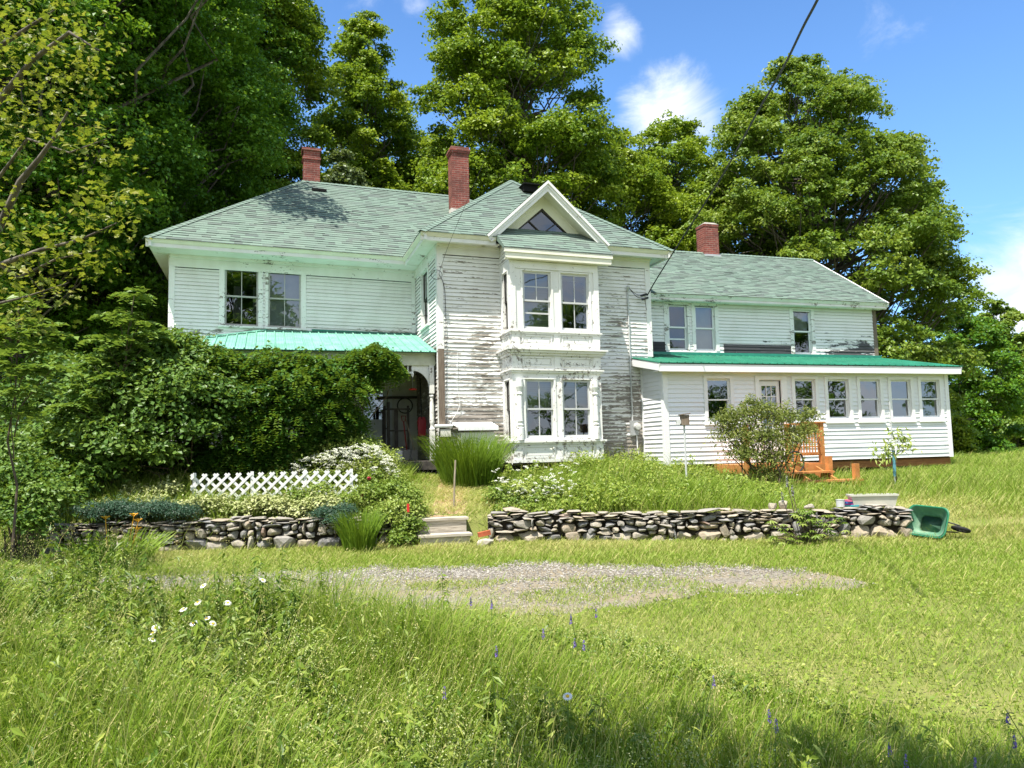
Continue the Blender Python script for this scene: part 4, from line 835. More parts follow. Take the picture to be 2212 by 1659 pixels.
def dry_wall(name, label, x0, x1, h, slab, big, seed):
    r = random.Random(seed); th = thing(name, label, 'stone wall', (x0, float(wall_y(x0)), 0)); ox, oy = x0, float(wall_y(x0))
    N_ = int((x1 - x0) / .02); sky_ = [0.0 + .03 * r.random() for _ in range(N_)]; it = []
    Hf = lambda x: h + .02 * math.sin(x * 2.2) + .012 * math.sin(x * 7)
    def place(i0, i1, hh, sq, dep, tnt, jz=0.):
        xm = x0 + (i0 + i1) / 2 * .02; z = sum(sky_[i0:i1]) / max(1, i1 - i0); wv = (i1 - i0) * .02
        yy = float(wall_y(xm)) + dep / 2 - .03 + r.uniform(-.025, .02)
        it.append(((xm - ox, yy - oy, z + hh / 2 + float(zt(xm, yy - .4)) * .5 - .02 + jz), (wv * 1.06, dep, hh * 1.1), math.atan2(float(wall_y(xm + .1) - wall_y(xm - .1)), .2) + r.uniform(-.06, .06), sq, tnt))
        for i in range(i0, i1): sky_[i] = z + hh * .97
    for _ in range(6000):
        free = [(s, i) for i, s in enumerate(sky_) if s < Hf(x0 + i * .02) - (slab + .03)]
        if not free: break
        s, i = min(free); j0 = i
        while j0 > 0 and abs(sky_[j0 - 1] - s) < .035: j0 -= 1
        j1 = i
        while j1 < N_ and abs(sky_[j1] - s) < .035: j1 += 1
        av = (j1 - j0) * .02; f = s / h
        q = r.random()
        if f < .25 and q < big: wv, hh, sq = r.uniform(.26, .52), r.uniform(.17, .28), r.uniform(.5, .9)
        elif q < .30: wv, hh, sq = r.uniform(.2, .46), r.uniform(.03, .07), .5
        elif q < .6: wv, hh, sq = r.uniform(.09, .18), r.uniform(.06, .13), r.uniform(.5, .9)
        else: wv, hh, sq = r.uniform(.16, .36), r.uniform(.09, .2), r.uniform(.45, .85)
        hh = min(hh, Hf(x0 + i * .02) - slab - s + .03); wv = min(wv, av) if av < wv * 1.35 else wv; wv = max(wv, .04); hh = max(hh, .025)
        k = max(2, int(round(wv / .02))); i0 = j0 if r.random() < .5 else max(j0, j1 - k); i1 = min(N_, i0 + k)
        place(i0, i1, hh, sq, r.uniform(.2, .32), min(1, max(0, r.gauss(.45, .27))))
    for lay in range(int(slab / .035) + 1):
        i = -r.randint(0, 8)
        while i < N_ - 2:
            k = int(r.uniform(.16, .42) / .02); i0, i1 = max(0, i), min(N_, i + k)
            if i1 - i0 > 3: place(i0, i1, r.uniform(.026, .05), .5, r.uniform(.28, .46), min(1, max(0, r.gauss(.42, .2))), 0)
            i += k
    stones(it, 'stones', M_stone, th)
    mb = MB()
    for xa in np.arange(x0, x1 - .01, .5):
        xb = min(x1, xa + .5); P = lambda x, d, z: (x - ox, float(wall_y(x)) + d - oy, z)
        mb.hexa([P(xa, .12, -.1), P(xb, .12, -.1), P(xb, .42, -.1), P(xa, .42, -.1), P(xa, .14, h - .03), P(xb, .14, h - .03), P(xb, .40, h - .03), P(xa, .40, h - .03)])
    mb.build('earth_fill', M_soilw, th); return th
dry_wall('stone_wall', 'dry stone wall left of the wooden steps, rounded stones under juniper and pale ground cover', -8.55, -1.85, .54, .04, .95, 3)
dry_wall('stone_wall', 'long dry stone wall right of the wooden steps, topped with thin flat slabs', -.52, 6.98, .52, .12, .55, 5)
def rock(name, label, p, s, tnt, yaw=0., sq=.7, mat=None, group=None, cat='rock'):
    o = stones([((0, 0, s[2] / 2), s, yaw, sq, tnt)], name, mat or M_stone); o.location = tuple(p); return tag(o, label, cat, group)
def gz(x, y): return float(zt(x, y))
rock('rock', 'pale pointed rock beside the bottom wooden step', (-.55, 13.95, gz(-.55, 13.95) - .02), (.36, .25, .2), .93, .3)
mb = MB(); mb.bar((0, 0, .05), (.22, .04, .09), .11, .08); o = mb.build('brick', plain('loose_brick', (.42, .11, .05), .85, .2, var=.15, scale=12)); o.location = (-.68, 14.12, .16); tag(o, 'loose orange brick lying between the steps and the wall', 'brick')
for lab, x, dz, s, tn in (('smaller of two round cobbles side by side on the wall top', 4.66, 0, (.15, .13, .15), .55), ('larger of two round cobbles side by side on the wall top', 4.84, 0, (.17, .14, .18), .62), ('pale flat stone on the wall top right of the two cobbles', 5.27, 0, (.26, .2, .1), .93), ('pale brick shaped stone on the wall in front of the planter', 6.35, 0, (.55, .2, .09), .93)):
    rock('rock', lab, (x, float(wall_y(x)) + .16, .535), s, tn, .1, .7)
flat = [(-.25, .16, .03), (.05, .22, .06), (-.1, .2, .10)]
for i, (dx, dy, dz) in enumerate(flat): rock('flat_stone', ['lowest grey slab of the pile at the wall end beside the steps', 'middle grey slab of the pile at the wall end beside the steps', 'top slab of the pile at the wall end beside the steps'][i], (dx, float(wall_y(dx)) + dy, .52 + dz - .03), (.42, .3, .06), .3 + .2 * i, .2 * i, .5, group='slabs piled at the wall end')

# ------------------------------------------------------------------ steps, path, lattice fence and other yard things
M_grey = wood('weathered_plank', (.27, .235, .185), (.62, .56, .46), (1.2, 14, 14)); M_vlat = plain('white_lattice', (.78, .78, .76), .5, .4, var=.05, dirt=((.5, .5, .45), .4))
st = thing('wooden_steps', 'two weathered grey wooden steps between the stone walls', 'steps', (-1.28, 14.12, 0), YAW * .8)
for i, (z, d) in enumerate(((.235, .0), (.50, .34))):
    mb = MB(); mb.box((-.48, d - .03, z - .045), (.50, d + .30, z)); mb.build('tread', M_grey, st); mb = MB(); mb.box((-.45, d, z - .30), (.46, d + .035, z - .046)); mb.build('riser', M_grey, st)
mb = MB(); mb.box((-.45, .04, -.1), (-.41, .64, .18)); mb.box((.42, .04, -.1), (.46, .64, .18)); mb.box((-.45, .36, .181), (-.41, .64, .45)); mb.box((.42, .36, .181), (.46, .64, .45)); mb.build('stringer', M_grey, st)
# brick path from the steps towards the porch
t = NT('path_brick'); b = t.n('TexBrick', {'Vector': t.coord(), 'Color1': (.36, .17, .115, 1), 'Color2': (.27, .14, .10, 1), 'Mortar': (.13, .10, .06, 1), 'Scale': 1., 'Mortar Size': .012, 'Brick Width': .21, 'Row Height': .105, 'Mortar Smooth': .3}); n = t.noise(t.coord(), 6, 5)
M_path = t.done(t.pbr(t.mix(t.rng(n.outputs[0], .36, .58, 0, .9), b.outputs[0], (.36, .28, .16)), .9, .15, bump=b.outputs['Fac'], bs=-.5, bd=.01))
V = []; ys = np.linspace(14.7, 18.0, 24)
for y in ys:
    xc = -1.28 + (y - 14.7) * -.02; ww = .34
    for j in range(5): x = xc - ww + 2 * ww * j / 4; V.append((x, y, gz(x, y) + .008))
q = (np.arange(23)[:, None] * 5 + np.arange(4)[None]).ravel(); tag(npmesh('brick_path', V, [np.stack([q, q + 1, q + 6, q + 5], 1)], M_path), kind='structure')
# lattice fence
p0 = at(412, 1055, 15.3); p1 = at(772, 1055, 15.75); L_ = float(np.linalg.norm((p1 - p0)[:2])); rz = math.atan2(p1[1] - p0[1], p1[0] - p0[0])
zb = gz(p0[0], p0[1]); fz = thing('lattice_fence', 'low white lattice fence panel standing among the plants', 'fence', (p0[0], p0[1], zb), rz); top = float(p0[2]) - zb + .27; mb = MB(); stp = .215
def lat_clip(x0, z0, x1, z1):
    (xa, za), (xb, zb_) = (x0, z0), (x1, z1); ts = [0, 1]
    for lo, hi, a, b in ((0, L_, xa, xb), (top - .52, top, za, zb_)):
        d = b - a; t0, t1 = sorted(((lo - a) / d, (hi - a) / d)); ts[0] = max(ts[0], t0); ts[1] = min(ts[1], t1)
    return None if ts[1] - ts[0] < .02 else [(xa + (xb - xa) * t, za + (zb_ - za) * t) for t in ts]
for k in range(-5, int(L_ / stp) + 6):
    for s_, y in ((1, 0.), (-1, .009)):
        c_ = lat_clip(k * stp, top - .52 if s_ > 0 else top, k * stp + .52 + .001, top if s_ > 0 else top - .52 - .001)
        if c_: mb.bar((c_[0][0], y, c_[0][1]), (c_[1][0], y, c_[1][1]), .05, .007, (0, 1, 0))
# slats lie flat in the panel: width upright, thickness across
mb.build('lattice_panel', M_vlat, fz)
for x in (.06, L_ * .36, L_ * .68, L_ - .12):
    mb = MB(); mb.box((x - .03, .02, -.1), (x + .03, .05, top + .03)); mb.build('post', M_vlat, fz)
def stake(name, lab, cat, p, h, r, lean=(0, 0), mat=None):
    mb = MB(); mb.tube([(0, 0, -.1), (lean[0] * h * .5, lean[1] * h * .5, h * .5), (lean[0] * h, lean[1] * h, h)], [r, r * .95, r * .85], 7); o = mb.build(name, mat or M['barewood']); o.location = tuple(p); return tag(o, lab, cat)
M_post = wood('stake_wood', (.20, .16, .11), (.42, .36, .26), (20, 20, 1.5))
p = at(980, 1086, 15.4); stake('stake', 'thin leaning wooden stake beside the brick path', 'stake', (p[0], p[1], p[2]), .84, .021, (.06, .02), M_post)
p = at(878, 1165, 14.1); mk = thing('driveway_marker', 'thin rod with a red reflector in front of the left wall end', 'marker', (p[0], p[1], gz(p[0], p[1]) - .05)); mb = MB(); mb.tube([(0, 0, 0), (.035, 0, .75)], .008, 6); mb.build('rod', M_post, mk); mb = MB(); mb.box((.015, -.012, .70), (.06, -.004, .85)); mb.build('reflector', plain('red_reflector', (.55, .03, .03), .3), mk)
p = at(1484, 1058, 17.0); zz = gz(p[0], p[1]); bf = thing('bird_house', 'small grey wooden box on a thin metal pole in front of the sunroom', 'bird house', (p[0], p[1], zz)); hh = float(at(1484, 918, 17.)[2]) - zz
mb = MB(); mb.tube([(0, 0, -.1), (0, 0, hh)], .022, 8); mb.build('pole', M['alu'], bf); mb = MB(); mb.box((-.07, -.08, hh), (.10, .09, hh + .22)); mb.bar((-.10, 0, hh + .225), (.13, 0, hh + .25), .22, .02); mb.build('box', M['barewood'], bf); mb = MB(); mb.box((-.17, -.05, hh + .03), (-.075, .05, hh + .12)); mb.build('side_tray', M['alu'], bf)
# planter, folded cloths on the end of the wall
M_pl = plain('planter_plastic', (.50, .49, .42), .55, .35, var=.06)
p = (6.42, 13.98); z = .56; pl = thing('planter', 'long cream plastic window box planter on the stone wall end', 'planter', (p[0], p[1], z), -.1); mb = MB()
for (a, b, c, d) in (((-.36, -.12), (.36, -.10), (-.40, -.15), (.40, -.13)), ((-.36, .12), (.36, .10), (-.40, .15), (.40, .13))): pass
lo = [(-.35, -.10), (.35, -.10), (.35, .10), (-.35, .10)]; hi = [(-.40, -.13), (.40, -.13), (.40, .13), (-.40, .13)]
for i in range(4):
    a, b = lo[i], lo[(i + 1) % 4]; c, d = hi[(i + 1) % 4], hi[i]; mb.poly([(*a, 0), (*b, 0), (*c, .2), (*d, .2)])
mb.poly([(*q, 0) for q in lo][::-1]); mb.poly([(q[0] * .97, q[1] * .95, .17) for q in hi])
for i in range(4):
    c, d = hi[i], hi[(i + 1) % 4]; mb.bar((c[0], c[1], .205), (d[0], d[1], .205), .03, .03)
mb.build('box', M_pl, pl); cl = Cloud(); n = 60; V, F, T = blade_arrays(np.stack([rng.uniform(-.33, .33, n), rng.uniform(-.08, .08, n), np.full(n, .17)], 1), rng.uniform(.05, .14, n), np.full(n, .012), rng.uniform(.1, .7, n), rng.random(n) * .3 + .4); cl.add(V, F, T)
M_grass = leafmat('grass_blade', (.085, .165, .014), (.25, .38, .034), (.66, .57, .24), .42, .5, .3)
cl.build('seedlings', M_grass, pl)
for i, (cname, cc) in enumerate((('teal', (.05, .28, .32)), ('purple', (.25, .05, .22)), ('blue', (.04, .12, .35)), ('pink', (.55, .13, .22)))):
    mb = MB(); w_ = .17 - i * .012; mb.box((-w_, -.10, 0), (w_, .10, .028)); o = mb.build('folded_cloth', plain('cloth_' + cname, cc, .9, .1, var=.1)); o.location = (6.03 + .01 * i, 14.02, .57 + i * .029); o.rotation_euler = (0, 0, .15 * (i - 1.5)); tag(o, f'{cname} folded cloth in the small stack beside the planter', 'cloth', 'folded cloths on the wall')
mb = MB(); mb.lathe((0, 0, 0), [(.07, 0), (.075, .12), (.08, .125)], 14); o = mb.build('tin_can', M['alu']); o.location = (5.83, 13.95, .57); tag(o, 'small grey tin left of the folded cloths', 'tin')
# wheelbarrow tipped up on its side against the wall end
M_wb = plain('green_tub', (.02, .17, .08), .45, .4, var=.14, scale=7, dirt=((.12, .17, .11), .5)); M_wbi = plain('green_tub_worn', (.10, .24, .15), .6, .3, var=.15, scale=6, dirt=((.30, .33, .25), .6)); M_blk = plain('black_steel', (.02, .02, .022), .5, .4)
p = at(2015, 1166, 13.35); wb = thing('wheelbarrow', 'green wheelbarrow tipped on its side at the right end of the stone wall', 'wheelbarrow', (p[0], p[1], gz(p[0], p[1])))
_n = Vector((-.84, -.42, .34)).normalized(); _x = Vector((.45, -.88, -.05)); _x = (_x - _n * _x.dot(_n)).normalized(); _y = _n.cross(_x)
Rw = Matrix(((_x[0] * .72, _y[0] * .72, _n[0] * .72, 0), (_x[1] * .72, _y[1] * .72, _n[1] * .72, 0), (_x[2] * .72, _y[2] * .72, _n[2] * .72, 0), (0, 0, 0, 1)))
def rrect(cx, lx, ly, z, r=.16, n=5):
    out = []
    for sx, sy, a0 in ((1, 1, 0), (-1, 1, 90), (-1, -1, 180), (1, -1, 270)):
        for k in range(n): a = R_(a0 + 90 * k / (n - 1)); out.append((cx + sx * (lx - r) + r * math.cos(a), sy * (ly - r) + r * math.sin(a), z))
    return out
def rings(rr, close=None):
    mb = MB(); k = len(rr[0]); b = 0; mb.V = [q for r in rr for q in r]
    for i in range(len(rr) - 1):
        for j in range(k): mb.F.append([i * k + j, i * k + (j + 1) % k, (i + 1) * k + (j + 1) % k, (i + 1) * k + j]); mb.r.append(.5)
    if close: mb.F.append(list(range(k))[::-1] if close > 0 else list(range(k))); mb.r.append(.5)
    return mb
def put(mb, name, mat, par, Rm, smooth=False):
    mb.V = [tuple(Rm @ Vector(v)) for v in mb.V]; return mb.build(name, mat, par, smooth)
Tw = Matrix.Translation((.10, .2, .26)) @ Rw
put(rings([rrect(.0, .27, .20, 0, .08), rrect(.01, .31, .24, .03, .12), rrect(.05, .42, .30, .18, .16), rrect(.08, .50, .345, .30, .17), rrect(.08, .535, .38, .305, .18), rrect(.08, .535, .38, .285, .18)], 1), 'tub', M_wb, wb, Tw, True)
put(rings([rrect(.0, .255, .185, .012, .08), rrect(.01, .295, .225, .04, .12), rrect(.05, .405, .288, .185, .16), rrect(.08, .49, .335, .304, .17)], -1), 'tub_lining', M_wbi, wb, Tw, True)
mb = MB()
for s_ in (1, -1): mb.tube([(.62, s_ * .08, -.12), (.2, s_ * .14, -.05), (-.3, s_ * .2, -.03), (-.55, s_ * .24, .02)], .016, 8)
for s_ in (1, -1): mb.tube([(-.12, s_ * .18, -.04), (-.18, s_ * .2, -.30), (-.34, s_ * .2, -.31), (-.40, s_ * .22, -.02)], .013, 8)
mb.tube([(-.22, .2, -.30), (-.22, -.2, -.30)], .012, 8); put(mb, 'frame', M_blk, wb, Tw)
for s_ in (1, -1): mb = MB(); mb.tube([(-.5, s_ * .235, .01), (-.78, s_ * .26, .08)], .02, 8); put(mb, 'handle', M_post, wb, Tw)
wh = MB(); wh.tube([(.66 + .17 * math.cos(a), 0, -.13 + .17 * math.sin(a)) for a in np.linspace(0, 6.283, 25)], .04, 8, cap=False); wh.tube([(.66, -.06, -.13), (.66, .06, -.13)], .03, 10); [wh.bar((.66, 0, -.13), (.66 + .15 * math.cos(a), 0, -.13 + .15 * math.sin(a)), .02, .01) for a in np.linspace(0, 5.5, 6)]; put(wh, 'wheel', plain('tyre_rubber', (.025, .025, .025), .8, .2), wb, Tw)

# sunroom stairs and landing of stained wood
M_ced = M['cedar']; dk = thing('deck_stairs', 'orange brown stained wooden landing and stairs at the sunroom door', 'stairs', hw(0, 0, 0), YAW)
def dkp(name, f):
    mb = MB(); f(mb); return mb.build(name, M_ced, dk)
dkp('landing', lambda m: [m.box((6.9, -1.24 - .14 * k - .13, 1.2), (9.2, -1.24 - .14 * k, 1.24)) for k in range(10)] + [m.box((6.9, -2.67, 1.02), (9.2, -2.635, 1.199)), m.box((9.165, -2.634, 1.02), (9.2, -1.25, 1.199)), m.box((6.9, -2.634, 1.02), (6.935, -1.25, 1.199))])
for (u, v, z) in ((9.12, -2.6, 2.22), (8.38, -2.6, 1.72), (6.95, -2.6, 2.2), (9.12, -1.32, 2.22)): dkp('post', lambda m: m.box((u - .055, v - .055, .4), (u + .055, v + .055, z)))
dkp('hand_rail', lambda m: (m.box((8.6, -2.68, 2.221), (9.22, -2.52, 2.255)), m.box((8.4, -2.64, 2.05), (9.06, -2.60, 2.215)), m.box((9.06, -2.52, 2.221), (9.2, -1.25, 2.255))))
dkp('lattice_panel', lambda m: [m.box((x, -2.66, 1.45), (x + .035, -2.648, 2.05)) for x in np.arange(8.45, 9.05, .085)] + [m.box((8.43, -2.645, z), (9.06, -2.633, z + .035)) for z in np.arange(1.62, 2.02, .105)] + [m.box((8.43, -2.632, 1.42), (9.06, -2.6, 1.50))])
mb = MB(); mb.tube([(8.93, -2.69, 1.83), (8.97, -2.69, 1.86), (9.0, -2.69, 1.82), (8.93, -2.69, 1.70), (8.99, -2.69, 1.69)], .008, 6); mb.build('hook', M_blk, dk)
for (v, z, u0, u1) in ((-3.05, 1.05, 7.2, 8.95), (-3.6, .86, 7.2, 9.3)): dkp('tread', lambda m: m.box((u0, v - .17, z - .045), (u1, v + .17, z)))
dkp('stringer', lambda m: [m.bar((u, -3.72, .62), (u, -2.66, 1.06), .045, .2) for u in (7.3, 8.1, 8.86)])
for (u, v, z) in ((8.98, -3.0, 1.40), (9.13, -3.72, 1.22)): dkp('newel_post', lambda m: (m.box((u - .06, v - .06, .3), (u + .06, v + .06, z)), m.bar((u - .1, v - .02, .45), (u - .1, v - .02, .84), .05, .1)))
dkp('leg', lambda m: m.box((7.95, -3.66, .3), (8.15, -3.60, .81)))
p = hw(8.1, -2.4, 1.24); mb = MB(); mb.tube([(.26 * math.cos(a), .06, .27 + .26 * math.sin(a)) for a in np.linspace(0, 6.28, 24)], .022, 6, cap=False); o = mb.build('wheel_hoop', M_blk); o.location = tuple(hw(8.2, -2.8, 1.0)); o.rotation_euler = (0, 0, YAW); tag(o, 'dark wheel hoop leaning on the deck stairs behind the bush', 'wheel')

# ------------------------------------------------------------------ things fixed to the house or standing on the porch
def hthing(name, lab, cat, u, v, z, group=None): return thing(name, lab, cat, hw(u, v, z), YAW, group)
m_ = hthing('electric_meter', 'round glass electric meter on a grey box on the peeling wall', 'electric meter', 5.30, 0, 2.1); mb = MB(); mb.box((-.16, -.09, -.05), (.06, -.015, .34)); mb.build('box', plain('meter_box', (.36, .37, .37), .6, .3), m_)
mb = MB(); q = [( .02 + .0, -.09 - d, .18) for d in (0, .02, .05, .09, .1)]; mb.tube(q, [.1, .1, .095, .085, .02], 18); mb.build('dial', plain('meter_glass', (.55, .55, .52), .2, .6), m_)
mb = MB(); mb.tube([(5.22, -.045, 5.95), (5.22, -.045, 2.44)], .022, 8); mb.tube([(5.22, -.06, 5.95), (5.21, -.10, 6.05), (5.21, -.16, 6.02)], [.035, .045, .03], 8); [mb.box((5.185, -.07, z), (5.255, -.02, z + .03)) for z in (3., 4., 5., 5.6)]; o = mb.build('conduit', M['alu']); o.location = tuple(HO); o.rotation_euler = (0, 0, YAW); tag(o, 'grey electric conduit with weather head running down the wall to the meter', 'conduit')
mb = MB(); mb.tube([(5.33, -.04, 2.05), (5.34, -.04, 1.7), (5.38, -.05, 1.3)], .016, 7); o = mb.build('ground_cable', M['vtrim']); o.location = tuple(HO); o.rotation_euler = (0, 0, YAW); tag(o, 'pale cable below the electric meter', 'cable')
hp = hthing('heat_pump', 'cream heat pump under a white sloped cover in front of the peeling wall', 'heat pump', .80, -.42, 1.2); M_hp = plain('cream_metal', (.66, .65, .57), .5, .4, var=.05)
mb = MB(); mb.box((-.42, -.17, .1), (.42, .17, .98)); mb.build('cabinet', M_hp, hp); mb = MB(); mb.hexa([(-.50, -.26, 1.08), (.50, -.26, 1.08), (.50, .36, 1.20), (-.50, .36, 1.20), (-.50, -.26, 1.12), (.50, -.26, 1.12), (.50, .36, 1.25), (-.50, .36, 1.25)]); mb.box((-.50, -.265, 1.03), (.50, -.245, 1.119)); mb.build('cover', M['vtrim'], hp)
mb = MB(); [mb.tube([(-.1 + r * math.cos(a), -.18, .56 + r * math.sin(a)) for a in np.linspace(0, 6.28, 24)], .006, 5, cap=False) for r in (.08, .15, .22, .29)]; mb.build('fan_grille', M_blk, hp); mb = MB(); [mb.box((x - .03, -.2, -.2), (x + .03, .2, .1)) for x in (-.35, .35)]; mb.build('foot', M['alu'], hp)
mb = MB(); mb.box((-.46, -.1, 2.35 - 1.2), (-.44, -.0, 1.15)); mb.tube([(-.95, .34, 1.16), (-.5, .34, 1.16)], .05, 6); mb.build('pipe_cover', M['vtrim'], hp)
jb = hthing('junction_box', 'small beige junction box on the wall beside the porch post', 'junction box', .12, 0, 2.1); mb = MB(); mb.box((-.13, -.10, 0), (.13, -.03, .18)); mb.build('cover', M_hp, jb); mb = MB(); mb.tube([(0, -.05, 0), (.02, -.05, -.5)], .012, 6); mb.build('cable', M_blk, jb)
# porch clutter
V_ = 2.6
t_ = hthing('snow_shovel', 'red snow shovel hanging by the porch side wall', 'shovel', -.14, 1.6, 1.52); mb = MB(); mb.prism([(-.1, 0, .65), (.1, 0, .65), (.12, 0, 1.05), (.08, .02, 1.15), (-.08, .02, 1.15), (-.12, 0, 1.05)], (0, .02, 0)); mb.build('blade', plain('red_plastic', (.40, .02, .03), .4, .4), t_); mb = MB(); mb.tube([(0, .02, 1.1), (-.02, .08, 2.2)], .014, 7); mb.build('handle', M_blk, t_)
t_ = hthing('garden_shovel', 'red handled garden shovel leaning in the porch corner', 'shovel', -.5, 1.9, 1.52); mb = MB(); mb.prism([(-.09, 0, .3), (.09, 0, .3), (.1, -.01, .12), (.05, -.02, .02), (0, -.02, 0), (-.05, -.02, .02), (-.1, -.01, .12)], (0, .012, 0)); mb.build('blade', plain('worn_steel', (.25, .24, .22), .5, .5, .6), t_); mb = MB(); mb.tube([(0, .01, .28), (-.06, .1, 1.05)], .017, 8); mb.tube([(-.12, .11, 1.2), (-.1, .11, 1.07), (-.06, .1, 1.05), (-.02, .1, 1.07), (0, .11, 1.2), (-.12, .11, 1.2)], .012, 6); mb.build('handle', plain('red_handle', (.30, .035, .03), .5), t_)
t_ = hthing('spade', 'wooden handled spade leaning beside the red garden shovel', 'shovel', -.32, 1.75, 1.52); mb = MB(); mb.prism([(-.08, 0, .28), (.08, 0, .28), (.085, 0, .04), (0, 0, 0), (-.085, 0, .04)], (0, .012, 0)); mb.build('blade', plain('worn_steel2', (.25, .24, .22), .5, .5, .6), t_); mb = MB(); mb.tube([(0, .01, .26), (-.2, .12, 1.1)], .016, 8); mb.build('handle', M_post, t_)
t_ = hthing('paint_can', 'white paint can on the porch floor', 'can', -.82, 1.25, 1.52); mb = MB(); mb.lathe((0, 0, 0), [(.1, 0), (.1, .02), (.098, .24), (.1, .26)], 16); mb.build('can', plain('can_white', (.72, .74, .76), .4), t_); mb = MB(); mb.lathe((0, 0, .26), [(.1, 0), (.1, .02), (.03, .024)], 16); mb.build('lid', M['tan'], t_)
t_ = hthing('tool_rack', 'old wooden rack leaning on the back wall of the porch', 'rack', -.7, 2.3, 1.52)
for n_, bx in (('upright', (-.35, 0, 0, -.29, .05, 1.5)), ('upright', (.29, 0, 0, .35, .05, 1.5)), ('upright', (-.06, .0, 0, .04, .03, 1.4)), ('shelf', (-.36, -.12, 1.38, .36, .06, 1.42)), ('shelf', (-.25, -.12, .8, .28, .06, .83)), ('shelf', (-.25, -.12, .35, .28, .06, .38))): mb = MB(); mb.box(bx[:3], bx[3:]); mb.build(n_, M['oldfloor'], t_)
mb = MB(); mb.box((-1.02, 1.9, 1.52), (-.94, 1.96, 3.1)); mb.box((-1.12, 2.1, 1.52), (-1.06, 2.14, 2.9)); o = mb.build('plank', M['darkframe']); o.location = tuple(HO); o.rotation_euler = (0, 0, YAW); tag(o, 'dark boards standing beside the porch door', 'board')
mb = MB(); mb.tube([(.21 * math.cos(a), 0, .21 * math.sin(a)) for a in np.linspace(0, 6.28, 28)], .018, 6, cap=False); o = mb.build('hoop', M_blk); o.location = tuple(hw(-.38, 2.8, 3.05)); o.rotation_euler = (0, 0, YAW); tag(o, 'dark round hoop hanging on the porch back wall', 'hoop')
mb = MB(); mb.box((-.75, -.14, 0), (.35, .05, .06)); o = mb.build('wall_shelf', M['darkframe']); o.location = tuple(hw(-.4, 2.85, 3.25)); o.rotation_euler = (0, 0, YAW); tag(o, 'dark shelf on the porch back wall above the hoop', 'shelf')
t_ = hthing('hanging_feeder', 'red dish shaped hummingbird feeder hanging in the porch opening', 'bird feeder', -.5, .9, 3.32); mb = MB(); mb.lathe((0, 0, 0), [(.02, 0), (.1, .012), (.105, .03), (.06, .05), (.03, .06)], 16); mb.build('dish', plain('feeder_red', (.6, .03, .02), .3), t_); mb = MB(); mb.tube([(0, 0, .05), (0, 0, .34)], .006, 5); mb.tube([(0, 0, .34), (.02, 0, .4), (0, 0, .44), (0, 0, .75)], .004, 5); mb.build('hook', M['alu'], t_)
# wires
def wire(name, lab, pts, r, mat=M_blk):
    """smooth line through the points"""
    P = np.array(pts, float); k = len(P); tt = np.linspace(0, k - 1, k * 8); out = []
    for q in tt:
        i = min(int(q), k - 2); f = q - i; p0, p1, p2, p3 = P[max(i - 1, 0)], P[i], P[i + 1], P[min(i + 2, k - 1)]
        out.append(.5 * ((2 * p1) + (p2 - p0) * f + (2 * p0 - 5 * p1 + 4 * p2 - p3) * f * f + (3 * p1 - p0 - 3 * p2 + p3) * f ** 3))
    mb = MB(); mb.tube(out, r, 6); return tag(mb.build(name, mat), lab, 'wire')
att = hw(5.75, -.15, 5.82)
wire('power_line', 'thick twisted black power line rising from the house corner to the top edge', [att] + [at(x, y, Y) for x, y, Y in ((1420, 600, 20.2), (1480, 505, 18.2), (1560, 380, 15.6), (1636, 243, 12.6), (1690, 150, 10.6), (1735, 58, 9.0), (1768, -5, 8.1), (1830, -140, 6.4))], .0165)
for i, (a, b) in enumerate((((1392, 632), (1360, 618)), ((1392, 640), (1362, 622)))):
    wire('service_wire', ['upper black wire sagging from the weather head to the splice', 'lower black wire sagging from the weather head to the splice'][i], [hw(5.22, -.14, 6.0), hw(5.42, -.16, 5.84 - .06 * i), hw(5.62, -.15, 5.83 - .09 * i), att - np.array([0, 0, .06 * i])], .008)
mb = MB(); [mb.tube([hw(5.55 + .03 * i, -.17, 5.80 - .1 * i), hw(5.74 + .03 * i, -.15, 5.86 - .1 * i)], .03, 8) for i in (0, 1)]; mb.tube([hw(5.66, -.16, 5.74), hw(5.70, -.15, 5.5), hw(5.73, -.13, 5.42)], .007, 5); tag(mb.build('wire_splice', M_blk), 'black splice sleeves joining the power line to the service wires', 'wire splice')
wire('cable', 'thin dark cable from the corner ring up past the tall chimney', [hw(.02, -.06, 6.15), at(965, 540, 18.2), at(1000, 455, 16.4), at(1045, 350, 14.2), at(1110, 200, 11.4), at(1200, -20, 8)], .0045)
wire('cable', 'thin black cable running down the front corner beside the peeling boards', [hw(.03, -.06, 6.15), hw(.17, -.05, 5.7), hw(.17, -.05, 4.), hw(.15, -.05, 2.3)], .008)
mb = MB(); mb.tube([hw(-.05 + .14 * math.cos(a), -.12, 6.13 + .12 * math.sin(a)) for a in np.linspace(0, 6.28, 24)], .007, 5, cap=False); tag(mb.build('cable_loop', M_blk), 'loop of spare black cable at the house corner under the eave', 'cable')
wire('cable', 'thin white cable hanging loosely over the peeling clapboards', [hw(.47, -.05, 4.2), hw(.44, -.05, 3.4), hw(.50, -.06, 2.95), hw(.42, -.06, 2.7), hw(.25, -.05, 2.45)], .006, M['vtrim'])

